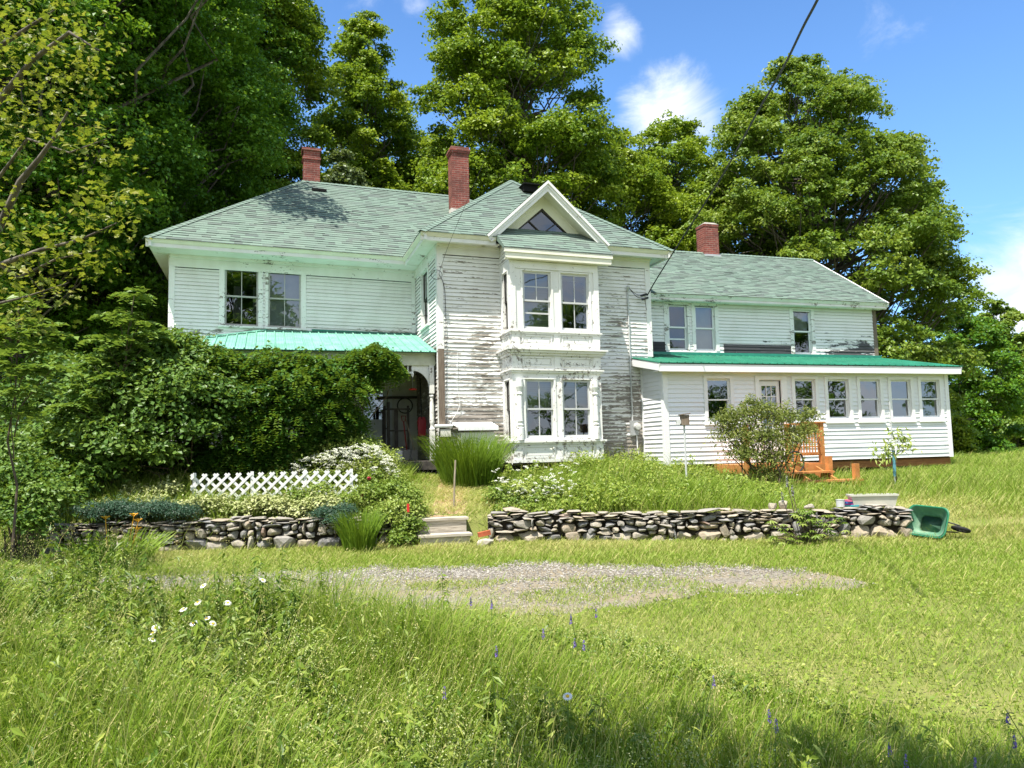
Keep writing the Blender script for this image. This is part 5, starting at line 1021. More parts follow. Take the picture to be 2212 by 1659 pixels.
# ------------------------------------------------------------------ trees
M_bark = wood('maple_bark', (.05, .042, .035), (.20, .175, .145), (3, 3, .7), .95)
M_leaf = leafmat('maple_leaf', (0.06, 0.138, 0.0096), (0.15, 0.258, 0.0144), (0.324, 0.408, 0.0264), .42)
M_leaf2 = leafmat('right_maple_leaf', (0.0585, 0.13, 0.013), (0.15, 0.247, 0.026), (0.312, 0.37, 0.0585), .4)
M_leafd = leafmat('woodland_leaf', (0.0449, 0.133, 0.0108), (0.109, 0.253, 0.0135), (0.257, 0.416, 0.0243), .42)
M_leafy = leafmat('yellow_maple_leaf', (0.0686, 0.114, 0.0106), (0.172, 0.208, 0.0176), (0.309, 0.284, 0.0352), .45)
M_pale = leafmat('pale_poplar_leaf', (.06, .10, .03), (.12, .17, .06), (.24, .28, .15), .3)
def tree(name, label, px, Y, H, R, h0, prof, nb, ns, nl, size, tint, mat, tr=.3, group='tall trees behind the house', seed=1, br=(.24, .36), spray=.42, off=(0, 0), extra=(), tvar=.22, shape='kite', cat='tree'):
    """prof = [(height fraction of crown, radius fraction)]"""
    global rng
    nb, ns, nl, size, br, spray = int(nb * 3.0), int(ns * .85), int(nl * 1.15), size * .82, (br[0] * .55, br[1] * .72), spray * .9
    rng = np.random.default_rng(seed); b = at(px, 985, Y); bx, by = float(b[0]), float(b[1]); bz = gz(bx, by) - .1
    th = thing(name, label, cat, (bx, by, bz), 0, group)
    hs = np.array([p[0] for p in prof]); rs = np.array([p[1] for p in prof])
    k = 0; bc = []; bb = []
    ang = rng.random() * 6.28
    while len(bc) < nb:
        f = rng.random()
        if rng.random() > np.interp(f, hs, rs) * .8 + .25: continue
        ang += 2.4 + rng.normal() * .35; rr = R * np.interp(f, hs, rs)
        d = rr * (.80 - .12 * rng.random()) if rng.random() < .74 else rr * rng.random() * .6
        r_ = R * rng.uniform(*br) * (.55 + .5 * np.interp(f, hs, rs))
        d = max(0, d - r_ * .35)
        bc.append((off[0] * f + d * math.cos(ang), off[1] * f + d * math.sin(ang), h0 + (H - h0) * f - r_ * .3)); bb.append(r_)
    for e in extra: bc.append((e[0] - bx, e[1] - by, e[2] - bz)); bb.append(e[3])
    bc = np.array(bc); bb = np.array(bb); c = Cloud(); sprays(c, bc, bb, ns, nl, size, tint, tvar, flat=.8, spray=spray, shape=shape, upb=.45, droop=.22, core=.35)
    mb = MB(); n = 9; pts = [(off[0] * (i / n) ** 2 * .8 + rng.normal() * .06 * i, off[1] * (i / n) ** 2 * .8 + rng.normal() * .06 * i, (H * .86) * i / n) for i in range(n + 1)]
    mb.tube(pts, [tr * (1.25 if i == 0 else (1 - .09 * i)) for i in range(n + 1)], 9)
    P = np.array(pts)
    for q, r_ in zip(bc, bb):
        zz = max(h0 * .5, q[2] - np.hypot(q[0], q[1]) * rng.uniform(.5, 1.0)); zz = min(zz, H * .8); i = min(n - 1, int(zz / (H * .86) * n)); st_ = P[i] + (P[i + 1] - P[i]) * (zz / (H * .86) * n - i)
        L = np.linalg.norm(q - st_); mb.tube(limb(st_, q, 6, .22, .06), [max(.015, min(tr * .24, .010 * L + .02)) * (1 - .15 * j) for j in range(6)], 5, cap=False)
        for _ in range(1):
            d = unit(1)[0] * np.array([1, 1, .5]) * r_ * .8; mb.tube(limb(q, q + d, 3, .1), [.018, .012, .005], 3, cap=False)
    mb.build('trunk', M_bark, th, True); c.build('crown', mat, th); return th
SLIM = [(0, 1), (.4, 1), (.75, .8), (.9, .5), (1, .2)]; OVAL = [(0, .45), (.15, .8), (.4, 1), (.65, .9), (.85, .6), (1, .22)]; COL_ = [(0, .5), (.2, .9), (.45, 1), (.7, .82), (.88, .6), (1, .3)]; ROUND = [(0, .72), (.2, .96), (.4, 1), (.6, .9), (.8, .66), (.92, .42), (1, .18)]
tree('maple_tree', 'tall bright green maple rising behind the tall chimney and the gable', 1130, 37, 29, 6.0, 4.5, COL_, 105, 20, 42, .21, .60, M_leaf, .38, seed=11)
tree('maple_tree', 'broad rounded maple standing behind the ell and sunroom', 1772, 41, 21.8, 9.3, 1.2, ROUND, 150, 19, 40, .22, .5, M_leaf2, .42, seed=22, br=(.17, .26), spray=.42)
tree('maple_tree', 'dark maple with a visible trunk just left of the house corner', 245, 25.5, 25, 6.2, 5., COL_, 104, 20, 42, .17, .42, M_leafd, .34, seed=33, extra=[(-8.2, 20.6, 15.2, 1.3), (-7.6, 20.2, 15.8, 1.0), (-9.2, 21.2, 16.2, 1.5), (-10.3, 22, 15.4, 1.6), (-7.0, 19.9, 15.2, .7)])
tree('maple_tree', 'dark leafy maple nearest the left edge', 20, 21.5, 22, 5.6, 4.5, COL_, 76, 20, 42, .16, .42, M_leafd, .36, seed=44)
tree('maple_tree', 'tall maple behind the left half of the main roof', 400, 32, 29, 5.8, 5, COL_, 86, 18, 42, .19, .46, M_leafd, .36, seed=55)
tree('maple_tree', 'lighter green maple behind the short chimney, its right side sunlit', 570, 34.5, 28, 3.7, 6, COL_, 64, 18, 42, .19, .58, M_leaf, .32, seed=66)
tree('slender_tree', 'slim light green tree between the short chimney and the tall maple', 788, 40, 24.3, 4.0, 3, SLIM, 72, 17, 40, .21, .66, M_leaf, .2, seed=77)
tree('leafy_tree', 'lower bright tree behind the middle of the main roof ridge', 885, 44, 21.5, 5.6, 3, OVAL, 70, 16, 38, .23, .52, M_leaf, .2, seed=88)
tree('poplar_sapling', 'small pale leaved tree beside the short chimney', 745, 33, 14.2, 1.5, 7.5, OVAL, 14, 14, 34, .19, .6, M_pale, .08, seed=99, br=(.3, .42))
tree('leafy_tree', 'bright young tree behind the gable and its right roof slope', 1350, 42, 18.8, 5.6, 3, OVAL, 66, 16, 38, .22, .66, M_leaf, .2, seed=111)
tree('leafy_tree', 'yellow green tree filling the gap left of the broad rounded maple', 1475, 45, 20.8, 6.4, 3, OVAL, 80, 16, 38, .23, .62, M_leaf, .2, seed=122)
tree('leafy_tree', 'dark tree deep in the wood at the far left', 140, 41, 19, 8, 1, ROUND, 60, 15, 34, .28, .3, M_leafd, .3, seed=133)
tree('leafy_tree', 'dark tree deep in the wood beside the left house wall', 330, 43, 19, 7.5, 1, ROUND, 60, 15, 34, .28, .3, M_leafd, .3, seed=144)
tree('leafy_tree', 'far tree at the right edge beyond the lawn', 2178, 64, 12.5, 4.2, .5, ROUND, 34, 14, 30, .36, .5, M_leaf2, .2, group='far trees at the right edge', seed=155)
tree('leafy_tree', 'farthest tree at the right edge, partly cut off by the frame', 2262, 72, 12.5, 5., .5, ROUND, 34, 14, 30, .4, .55, M_leaf2, .2, group='far trees at the right edge', seed=166)
tree('leafy_tree', 'dark low tree beside the right end of the sunroom', 2085, 47, 9.5, 4.2, .3, ROUND, 36, 14, 32, .26, .32, M_leafd, .2, group='far trees at the right edge', seed=177)
tree('small_bush', 'small bright bush at the foot of the trees right of the sunroom', 2062, 40, 2.6, 1.2, .1, ROUND, 10, 12, 26, .17, .7, M_leaf, .04, group=None, seed=178, br=(.3, .45), spray=.3, cat='bush')
# trees of the near side of the drive: they reach into the picture from the left and stand behind the viewer, shading the meadow and mirrored in the panes
rng = np.random.default_rng(501)
mt = thing('maple_tree', 'near yellow green maple whose branches hang in from the left edge', 'tree', (-8.2, 6.0, 0)); o3 = np.array([-8.2, 6.0, 0]); mb = MB(); c = Cloud()
mb.tube([(0, 0, 0), (.1, .05, 2), (.0, .2, 5), (.3, .2, 9)], [.22, .18, .15, .06], 9)
def branch(pts, r0, start):
    P = [np.array(start, float)] + [at(*p) - o3 for p in pts]; mb.tube(P, [r0 * (1 - .85 * i / (len(P) - 1)) for i in range(len(P))], 6, cap=False); return P
BR = [branch([(-60, 560, 7.2), (0, 488, 6.9), (44, 392, 6.7), (87, 340, 6.6), (118, 296, 6.5), (150, 235, 6.4)], .05, (0, .1, 3)), branch([(-40, 585, 6.9), (0, 572, 6.6), (87, 540, 6.4), (174, 518, 6.2), (252, 482, 6.1)], .035, (0, .1, 2.8)),
      branch([(-60, 300, 7.4), (0, 215, 7.0), (70, 130, 6.8), (150, 70, 6.6), (215, 110, 6.6)], .05, (0, .15, 4.4)), branch([(-30, 120, 7.2), (60, 60, 7.), (120, 20, 7.)], .04, (0, .2, 5.2)), branch([(-30, 420, 7.0), (60, 300, 6.8), (150, 330, 6.6), (230, 300, 6.5)], .025, (0, .1, 3.6)),
      branch([(40, 600, 6.6), (120, 560, 6.5), (215, 540, 6.4)], .02, at(0, 572, 6.6) - o3), branch([(-20, 660, 6.6), (60, 640, 6.4), (150, 610, 6.3)], .02, (0, .1, 2.4))]
mb.build('trunk', M_bark, mt, True)
tips = [(50, 60, 6.9), (110, 95, 6.8), (15, 130, 7), (80, 165, 6.8), (165, 120, 6.7), (205, 140, 6.6), (40, 190, 6.9), (20, 20, 7), (110, 20, 7), (10, 260, 6.9), (60, 290, 6.8), (130, 200, 6.6), (165, 305, 6.5), (100, 235, 6.7), (25, 340, 6.8), (228, 445, 6.1), (252, 425, 6.1), (190, 440, 6.2), (245, 480, 6.1), (120, 560, 6.4), (60, 610, 6.5), (200, 560, 6.3), (30, 560, 6.6), (160, 530, 6.3), (90, 500, 6.4), (40, 430, 6.7), (205, 300, 6.5), (235, 335, 6.5), (10, 480, 6.8), (75, 650, 6.4), (20, 700, 6.5), (130, 620, 6.3), (0, 80, 7), (180, 60, 6.7), (60, 110, 6.8), (140, 150, 6.7), (30, 240, 6.9)]
C = []
for (x, y, Y) in tips:
    b = at(x, y, Y) - o3; n = 52
    C.append(b + rng.normal(size=(n, 3)) * np.array([.15, .2, .085]))
C = np.concatenate(C); Nn = np.array([0, -.1, .8]) + rng.normal(size=C.shape) * .5
c.leaves(C, Nn, .062 * (.6 + .7 * rng.random(len(C))), np.clip(rng.normal(.55, .25, len(C)), 0, 1), 'maple')
bc = np.array([(rng.normal() * 1.6, rng.normal() * 1.4 - .3, rng.uniform(4.5, 10)) for _ in range(26)]); bc[:, 0] = np.minimum(bc[:, 0], .6); sprays(c, bc, np.full(26, .95), 16, 24, .12, .5, .25, spray=.35, shape='kite')
c.build('crown', M_leafy, mt)
def backtree(label, x, y, H, R, h0, seed, tint=.45, nb=40):
    global rng
    rng = np.random.default_rng(seed); th = thing('maple_tree', label, 'tree', (x, y, 0), 0, 'maples behind the viewer'); c = Cloud(); mb = MB(); mb.tube([(0, 0, -.1), (.1, 0, h0), (0, .1, H * .85)], [.3, .25, .06], 9)
    f = rng.random(nb); a = rng.random(nb) * 6.28; d = R * np.interp(f, [0, .3, .7, 1], [.6, 1, .8, .2]) * rng.random(nb) ** .5 * .8
    bc = np.stack([d * np.cos(a), d * np.sin(a), h0 + (H - h0) * f], 1); sprays(c, bc, np.full(nb, R * .34), 16, 24, .24, tint, .2, spray=.5)
    for q in bc: mb.tube(limb((0, 0, max(h0 * .7, q[2] - 2)), q, 4), [.07, .05, .04, .015], 5, cap=False)
    mb.build('trunk', M_bark, th, True); c.build('crown', M_leafd, th)
backtree('maple behind the viewer shading the foot of the meadow', -1.0, -1.9, 12, 3.5, 5.5, 601, .5, 34)
for i, (x, y, H) in enumerate(((-6, -28, 14), (5, -27, 12), (13, -24, 13), (20, -19, 12), (27, -13, 13), (32, -5, 11), (37, 3, 12), (42, 12, 13))): backtree(['first', 'second', 'third', 'fourth', 'fifth', 'sixth', 'seventh', 'last'][i] + ' maple from the left in the row behind the viewer that the windows mirror', x, y, H, 5.5, 1.0, 610 + i, .4, 30)

# ------------------------------------------------------------------ shrubs and vines
M_shrub = leafmat('lilac_leaf', (0.0382, 0.1, 0.014), (0.102, 0.2, 0.028), (0.212, 0.31, 0.06), .36)
M_wist = leafmat('wisteria_leaf', (0.0234, 0.078, 0.00936), (0.0624, 0.166, 0.0166), (0.172, 0.273, 0.0468), .36)
M_stem = wood('twig', (.06, .045, .03), (.17, .13, .09), (6, 6, 2), .9)
def shrub(name, label, base, boughs, ns, nl, size, tint, mat, seed, shape='kite', spray=.26, flat=.85, upb=.6, droop=.3, cat='shrub', tvar=.25, stems=3, core=.45, group=None, extra=None):
    """base = (x picture, distance); boughs = (x, y picture, distance, radius)"""
    global rng
    rng = np.random.default_rng(seed); ns = int(ns * 1.9); boughs = [(x, y, Y, r * 1.14) for x, y, Y, r in boughs]; b = at(base[0], 985, base[1]); z = gz(b[0], b[1]); o = np.array([b[0], b[1], z]); th = thing(name, label, cat, o, 0, group)
    bc = np.array([at(x, y, Y) - o for x, y, Y, r in boughs]); br = np.array([q[3] for q in boughs]); c = Cloud(); sprays(c, bc, br, ns, nl, size, tint, tvar, flat=flat, spray=spray, shape=shape, upb=upb, droop=droop, core=core)
    if extra: extra(c, bc, br)
    ns_ = 7; si = np.repeat(np.arange(len(bc)), ns_); d = unit(len(si)); d[:, 2] = np.abs(d[:, 2]) * .9 + .1; d /= np.linalg.norm(d, axis=1, keepdims=True); ln = br[si] * (.35 + .5 * rng.random(len(si)))
    for j in range(13):
        f = j / 12.; q = bc[si] + d * (br[si] * .8 + ln * f)[:, None]; q[:, 2] -= (f ** 2) * ln * .35; a = unit(len(si)); c.leaves(q + a * size * .35, a * .6 + np.array([0, -.1, .7]), size * (1.05 - .4 * f) * (.7 + .5 * rng.random(len(si))), np.clip(rng.normal(tint + .12, .15, len(si)), 0, 1), shape, d + a * .8)
    mb = MB()
    for q, r_ in zip(bc, br):
        for _ in range(stems): p = q + unit(1)[0] * r_ * .6; f = rng.normal(size=2) * .16; mb.tube(limb((f[0] + q[0] * .25, f[1] + q[1] * .25, -.1), p, 5, .12, -.05), [.022, .018, .014, .01, .005], 5, cap=False)
    mb.build('stems', M_stem, th); c.build('foliage', mat, th); return th
def pinnate(c, P, D, n=7, L=.30, lw=.085, tint=.6, droop=.5, tv=.15):
    """compound leaves: leaflet pairs along a rachis starting at P in direction D"""
    P = np.asarray(P, float); D = D / np.linalg.norm(D, axis=1, keepdims=True); m = len(P); sd = np.cross(D, (0, 0, 1.)); sd /= np.linalg.norm(sd, axis=1, keepdims=True) + 1e-6; tb = np.clip(rng.normal(tint, tv, m), 0, 1)
    for k in range(n):
        for s_ in ((-1, 1) if k < n - 1 else (0,)):
            f = (k + 1) / n; q = P + D * L * f - np.array([0, 0, 1]) * (droop * L * f * f) + sd * s_ * lw * .45
            al = D * .55 + sd * s_ * .9 - np.array([0, 0, .35]); nn = np.array([0, 0, 1.]) + sd * s_ * .2 + rng.normal(size=(m, 3)) * .2
            c.leaves(q, nn, lw * (.8 + .4 * rng.random(m)), np.clip(tb + rng.normal(size=m) * .08, 0, 1), 'lance' if lw < .1 else 'kite', al)
shrub('lilac_bush', 'big bright green lilac bush at the left of the porch', (230, 16.4), [(105, 985, 15.6, .45), (160, 930, 15.7, .6), (215, 870, 15.9, .7), (270, 815, 16.2, .72), (322, 775, 16.6, .62), (235, 955, 15.4, .62), (305, 890, 15.9, .8), (120, 1025, 15.2, .42), (200, 1025, 15.2, .5), (150, 1065, 14.9, .4), (275, 970, 15.3, .5), (350, 835, 16.2, .7)], 44, 15, .12, .55, M_shrub, 71, core=.62)
shrub('overgrown_shrub', 'dense shrub with a few brown sprays in front of the porch roof corner', (390, 16.8), [(385, 775, 16.6, .62), (432, 800, 16.5, .6), (400, 850, 16.1, .8), (455, 870, 16.1, .7), (360, 920, 15.8, .7), (430, 940, 15.9, .62), (380, 735 + 20, 16.9, .45), (335, 985, 15.4, .45)], 44, 15, .105, .5, M_shrub, 72, core=.62)
def wist(c, bc, br):
    bi = np.repeat(np.arange(len(bc)), 150); d = unit(len(bi)); d[:, 2] = d[:, 2] * .7 + .15; d[:, 1] -= .25; P = bc[bi] + d * br[bi][:, None] * (.7 + .35 * rng.random(len(bi)))[:, None]
    D = d * np.array([1, 1, .2]) + np.array([0, -.2, -.35]) + rng.normal(size=d.shape) * .3; pinnate(c, P, D, 6, .26, .10, .46, .6, .28)
shrub('wisteria', 'dark wisteria with drooping compound leaves covering the porch front', (640, 17.6), [(520, 830, 17.2, .62), (585, 808, 17.3, .55), (560, 880, 16.9, .72), (640, 850, 17.0, .68), (690, 812, 17.4, .5), (735, 850, 17.3, .52), (705, 905, 17.1, .55), (620, 925, 16.7, .55), (745, 920, 17.4, .38), (555, 950, 16.5, .45), (500, 900, 16.6, .55), (420, 990, 16.9, .5), (470, 1005, 16.7, .45), (530, 1000, 16.6, .45), (590, 990, 16.7, .45), (650, 985, 17, .45), (700, 975, 17.2, .42), (740, 965, 17.4, .36), (345, 1000, 17, .5), (480, 800, 16.9, .5), (650, 800, 17.5, .45)], 26, 14, .105, .36, M_wist, 73, 'kite', extra=wist, stems=1, core=.65)
shrub('climbing_vine', 'clump of vine hanging from the porch roof edge beside the open porch end', (745, 17.9), [(745, 800, 17.9, .36), (785, 785, 17.9, .34), (822, 780, 17.9, .28), (845, 800, 17.9, .18), (790, 818, 17.9, .24), (812, 760, 17.9, .17)], 40, 12, .08, .45, M_wist, 74, 'lance', cat='vine', stems=1, extra=wist)
def ash(c, bc, br):
    bi = np.repeat(np.arange(len(bc)), 16); d = unit(len(bi)); d[:, 2] = np.abs(d[:, 2]) * .4; P = bc[bi] + d * br[bi][:, None] * .5; pinnate(c, P, d + np.array([0, 0, .1]), 5, .34, .14, .75, .5, .12)
def sapling(name, lab, base, boughs, seed, mat, fn, cat='sapling', r=.022, group=None):
    global rng
    rng = np.random.default_rng(seed); b = at(base[0], 985, base[1]); o = np.array([b[0], b[1], gz(b[0], b[1])]); th = thing(name, lab, cat, o, 0, group); bc = np.array([at(x, y, Y) - o for x, y, Y, q in boughs]); br = np.array([q[3] for q in boughs])
    mb = MB(); top = bc[np.argmax(bc[:, 2])]; mb.tube(limb((0, 0, -.1), top, 7, .04), [r * (1 - .12 * i) for i in range(7)], 6, cap=False)
    for q in bc: mb.tube(limb(top * max(.25, q[2] / top[2] - .15), q, 4, .06), [r * .5, r * .4, r * .3, r * .15], 5, cap=False)
    mb.build('stem', M_stem, th); c = Cloud(); fn(c, bc, br); c.build('foliage', mat, th); return th
sapling('ash_sapling', 'tall ash sapling with pale compound leaves against the dark wood', (235, 15.6), [(290, 640, 15.6, .25), (255, 690, 15.6, .4), (300, 700, 15.6, .35), (225, 740, 15.5, .4), (200, 790, 15.4, .4), (270, 750, 15.5, .4), (330, 730, 15.7, .3), (185, 850, 15.2, .4), (160, 880, 15, .35), (235, 820, 15.3, .4)], 75, M_shrub, ash)
sapling('ash_sapling', 'young ash sapling at the left edge below the hanging branches', (30, 11.5), [(40, 700, 11.5, .3), (80, 760, 11.4, .35), (20, 800, 11.3, .35), (95, 720, 11.4, .3), (60, 850, 11.2, .35), (10, 740, 11.5, .3), (110, 800, 11.2, .3), (25, 900, 11.2, .35), (40, 660, 11.6, .2)], 76, M_shrub, ash)
shrub('understory_shrub', 'dark shrub under the trees at the left edge', (50, 17.5), [(20, 900, 17.5, .8), (90, 880, 18, .8), (10, 980, 17, .7), (80, 960, 17, .7), (140, 830, 18.5, .8)], 40, 16, .13, .35, M_shrub, 77)
shrub('understory_shrub', 'low shrub between the stone wall end and the left edge', (40, 13.6), [(30, 1040, 13.6, .5), (90, 1080, 13.3, .4), (10, 1100, 13.2, .45), (60, 1130, 12.9, .3), (20, 980, 14, .4)], 50, 16, .085, .62, M_shrub, 78)
shrub('understory_shrub', 'dark undergrowth behind the lilac beside the house wall', (200, 22), [(180, 800, 22, 1.2), (260, 780, 22.5, 1.2), (120, 850, 21.5, 1.2), (310, 760, 22, .9), (60, 780, 22, 1.3), (-20, 850, 21, 1.3)], 40, 16, .16, .3, M_leafd, 79)
# flower bed shrubs
M_bed = leafmat('bed_leaf', (0.075, 0.15, 0.02), (0.2, 0.294, 0.0438), (0.4, 0.45, 0.112), .38)
M_var = leafmat('variegated_leaf', (.14, .20, .05), (.36, .40, .15), (.62, .62, .33), .25, .5, .2)
M_jun = leafmat('juniper_needle', (.02, .06, .03), (.045, .105, .06), (.09, .16, .10), .1)
M_pet = leafmat('white_petal', (.55, .56, .42), (.74, .74, .64), (.84, .84, .78), .25, .6, .2)
def umbels(th, o, spots, r, n, name='flowers', mat=None):
    """flat topped heads of tiny white flowers, spots given as (x,y picture, distance)"""
    c = Cloud()
    for x, y, Y in spots:
        b = at(x, y, Y) - o; rr = r * rng.uniform(.6, 1.2); a = rng.random(n) * 6.28; d = rr * np.sqrt(rng.random(n)); tl = rng.normal(size=2) * .25
        P = b + np.stack([d * np.cos(a), d * np.sin(a), d * np.cos(a) * tl[0] + d * np.sin(a) * tl[1] - (d / rr) ** 2 * rr * .2 + rng.normal(size=n) * .006], 1); c.leaves(P, np.array([0, -.2, 1.]) + rng.normal(size=(n, 3)) * .3, .024 * (.7 + .6 * rng.random(n)), rng.random(n), 'kite')
    o_ = c.build(name, mat or M_pet, th); o_['kind'] = 'stuff'; return o_
th = shrub('white_flowering_bush', 'yellow green bush covered with flat white flower heads below the porch end', (740, 16.9), [(650, 1002, 16.70, .40), (710, 992, 16.90, .48), (775, 977, 17.10, .46), (820, 1002, 16.90, .42), (770, 1032, 16.60, .46), (840, 1037, 16.50, .32), (690, 1042, 16.40, .36), (615, 1037, 16.50, .3)], 66, 16, .05, .72, M_bed, 81, spray=.17, stems=4)
o = np.array(th.location); rng = np.random.default_rng(82)
umbels(th, o, [(x, y, Y) for x, y, Y in ((rng.uniform(610, 860), 0, rng.uniform(15.9, 16.7)) for _ in range(260)) for y in [np.interp(x, [600, 660, 720, 780, 820, 850, 870], [1015, 985, 970, 958, 962, 1000, 1035]) + abs(rng.normal()) * 24]], .07, 30)
th = shrub('pale_groundcover', 'pale cream and green variegated leaves spilling over the left stone wall', (450, 14.95), [(x, y, Y, r_) for x, y, Y, r_ in [(230 + 34 * i, 1096 + 8 * math.sin(i * 1.7), 14.85 + .1 * math.sin(i), .2) for i in range(15)] + [(290 + 36 * i, 1068 + 7 * math.sin(i * 2.1), 15.3, .22) for i in range(3)] + [(640, 1092, 15.0, .2), (690, 1092, 15.0, .22), (720, 1096, 14.95, .2), (420, 1094, 15., .16), (480, 1092, 15., .16), (540, 1095, 15., .16), (590, 1094, 15., .16)]], 34, 14, .062, .55, M_var, 83, spray=.15, flat=.7, upb=1.0, stems=1, cat='ground cover')
th = shrub('bed_plants', 'tangle of green leafy plants around the lattice fence', (590, 15.6), [(400 + 40 * i, 1046 + 8 * math.sin(i * 2.3), 16.1, .26) for i in range(11)] + [(430, 1085, 15.1, .14), (540, 1086, 15.1, .15), (640, 1072, 15.2, .2), (690, 1062, 15.25, .2), (600, 1096, 15., .15), (745, 1085, 15.1, .2)], 22, 13, .06, .5, M_bed, 84, spray=.17, cat='plant')
shrub('juniper', 'low blue green juniper creeping on the left stone wall', (290, 14.6), [(190 + 26 * i, 1099 + 5 * math.sin(i * 1.9), 14.35 + .05 * math.sin(i * 3), .2) for i in range(9)] + [(330, 1098, 14.6, .22), (250, 1096, 14.6, .22), (210, 1112, 14.2, .12)], 60, 18, .045, .5, M_jun, 85, 'lance', spray=.15, flat=.45, cat='shrub', stems=1)
shrub('juniper', 'small blue green juniper left of the iris clump on the wall', (720, 14.6), [(700, 1108, 14.5, .17), (730, 1120, 14.3, .16), (745, 1100, 14.6, .15)], 60, 18, .045, .5, M_jun, 86, 'lance', spray=.14, flat=.5, stems=1)
th = shrub('rose_bush', 'leafy rose bush with two dark red blooms left of the wooden steps', (855, 14.5), [(800, 1070, 15, .26), (845, 1060, 15, .28), (880, 1075, 14.8, .24), (860, 1110, 14.4, .28), (885, 1140, 14.2, .22), (870, 1165, 14., .18), (820, 1110, 14.6, .22), (895, 1100, 14.6, .16)], 44, 15, .055, .5, M_bed, 87, spray=.15)
o = np.array(th.location); M_red = plain('rose_petal', (.35, .02, .04), .6)
for i, (x, y, Y) in enumerate(((797, 1033, 14.9), (783, 1068, 14.8))):
    c = Cloud(); n = 26; b = at(x, y, Y) - o; d = unit(n); c.leaves(b + d * .03, d + np.array([0, 0, .3]), .05, rng.random(n), 'kite'); c.build('bloom', M_red, th)
# bush and sapling in front of the sunroom
M_bush = leafmat('plum_leaf', (0.0575, 0.092, 0.0172), (0.161, 0.201, 0.0403), (0.333, 0.356, 0.092), .34)
shrub('young_fruit_tree', 'open twiggy bush with small leaves standing before the sunroom door', (1655, 17.6), [(1600, 905, 17.6, .38), (1650, 895, 17.6, .36), (1700, 905, 17.6, .36), (1580, 940, 17.6, .36), (1640, 950, 17.5, .46), (1700, 955, 17.6, .42), (1735, 935, 17.6, .28), (1610, 985, 17.5, .36), (1680, 995, 17.5, .38), (1655, 1025, 17.4, .26), (1565, 910, 17.6, .22), (1750, 895, 17.6, .16), (1625, 870, 17.6, .16)], 30, 13, .09, .62, M_bush, 88, 'lance', spray=.22, core=.2, stems=2, cat='bush', upb=.2)
def peach(c, bc, br):
    bi = np.repeat(np.arange(len(bc)), 30); n = len(bi); P = bc[bi] + rng.normal(size=(n, 3)) * .10; c.leaves(P, np.array([0, -.5, .7]) + rng.normal(size=(n, 3)) * .5, .15 * (.7 + .5 * rng.random(n)), np.clip(rng.normal(.75, .18, n), 0, 1), 'lance', np.array([0, 0, -1.]) + rng.normal(size=(n, 3)) * .5)
sapling('peach_sapling', 'small peach sapling with drooping leaves tied to a grey stake', (1932, 17.5), [(1930, 940, 17.5, .2), (1955, 955, 17.5, .2), (1905, 970, 17.5, .2), (1925, 965, 17.4, .2), (1895, 990, 17.4, .15), (1965, 965, 17.5, .15), (1920, 985, 17.4, .2), (1945, 945, 17.5, .2)], 89, M_bed, peach)
p = at(1934, 1050, 17.45); sk = thing('sapling_stake', 'thin grey stake wrapped with a plastic tag beside the peach sapling', 'stake', (p[0], p[1], gz(p[0], p[1]))); hh = float(at(1934, 868, 17.45)[2]) - gz(p[0], p[1]); mb = MB(); mb.tube([(0, 0, -.1), (0, 0, hh)], .014, 6); mb.build('pole', M['alu'], sk)
mb = MB(); mb.tube([(0, 0, .35), (.01, 0, .62), (0, 0, .95)], [.03, .035, .02], 7); mb.build('blue_wrap', plain('blue_wrap', (.10, .28, .36), .5), sk); mb = MB(); mb.prism([(-.05, -.04, .95), (.06, -.04, .92), (.09, -.04, 1.15), (-.02, -.04, 1.2)], (0, .01, 0)); mb.build('tag', M['vtrim'], sk)

# ------------------------------------------------------------------ clumps of long leaves, lupines, lilies
def clump(name, label, px, Y, n, h, w, rad, lean, tint, seed, cat='plant', zoff=0.):
    global rng
    rng = np.random.default_rng(seed); b = at(px, 985, Y); z = gz(b[0], b[1]) + zoff; th = thing(name, label, cat, (b[0], b[1], z)); a = rng.random(n) * 6.28; d = rad * np.sqrt(rng.random(n)); P = np.stack([d * np.cos(a), d * np.sin(a), np.full(n, -.03)], 1)
    c = Cloud(); c.add(*blade_arrays(P, h * (.55 + .5 * rng.random(n)), w * (.7 + .6 * rng.random(n)), lean * (.2 + 1.1 * rng.random(n)) * (.5 + d / rad), np.clip(rng.normal(tint, .12, n), 0, .75), a + rng.normal(size=n) * .5)); c.build('leaf_blades', M_grass, th); return th
clump('iris_clump', 'large clump of long green iris leaves in front of the heat pump', 1012, 17.35, 1700, 1.32, .015, .6, .5, .2, 91)
clump('iris_clump', 'upright clump of iris leaves growing at the foot of the left stone wall', 775, 13.75, 520, .85, .016, .25, .36, .22, 92)
th = clump('daylily_clump', 'daylily clump with yellow orange flowers at the left end of the stone wall', 250, 13.1, 420, .62, .02, .6, .9, .42, 93)
M_lily = plain('lily_petal', (.80, .42, .02), .5)
for i, (x, y) in enumerate(((228, 1122), (289, 1116), (298, 1128), (297, 1146))):
    b = at(x, y, 13.0) - np.array(th.location); mb = MB()
    for k in range(6): a = k * 1.047; d = np.array([math.cos(a), math.sin(a), 0]); mb.poly([b, b + d * .05 + np.array([-d[1], d[0], 0]) * .02 + (0, 0, .05), b + d * .085 + (0, 0, .055), b + d * .05 - np.array([-d[1], d[0], 0]) * .02 + (0, 0, .05)])
    mb.tube([(b[0] * .6, b[1] * .6, 0), b], .006, 5); mb.build('lily_flower', M_lily, th)
M_purp = leafmat('vetch_flower', (.12, .08, .30), (.20, .13, .46), (.34, .24, .60), .2)
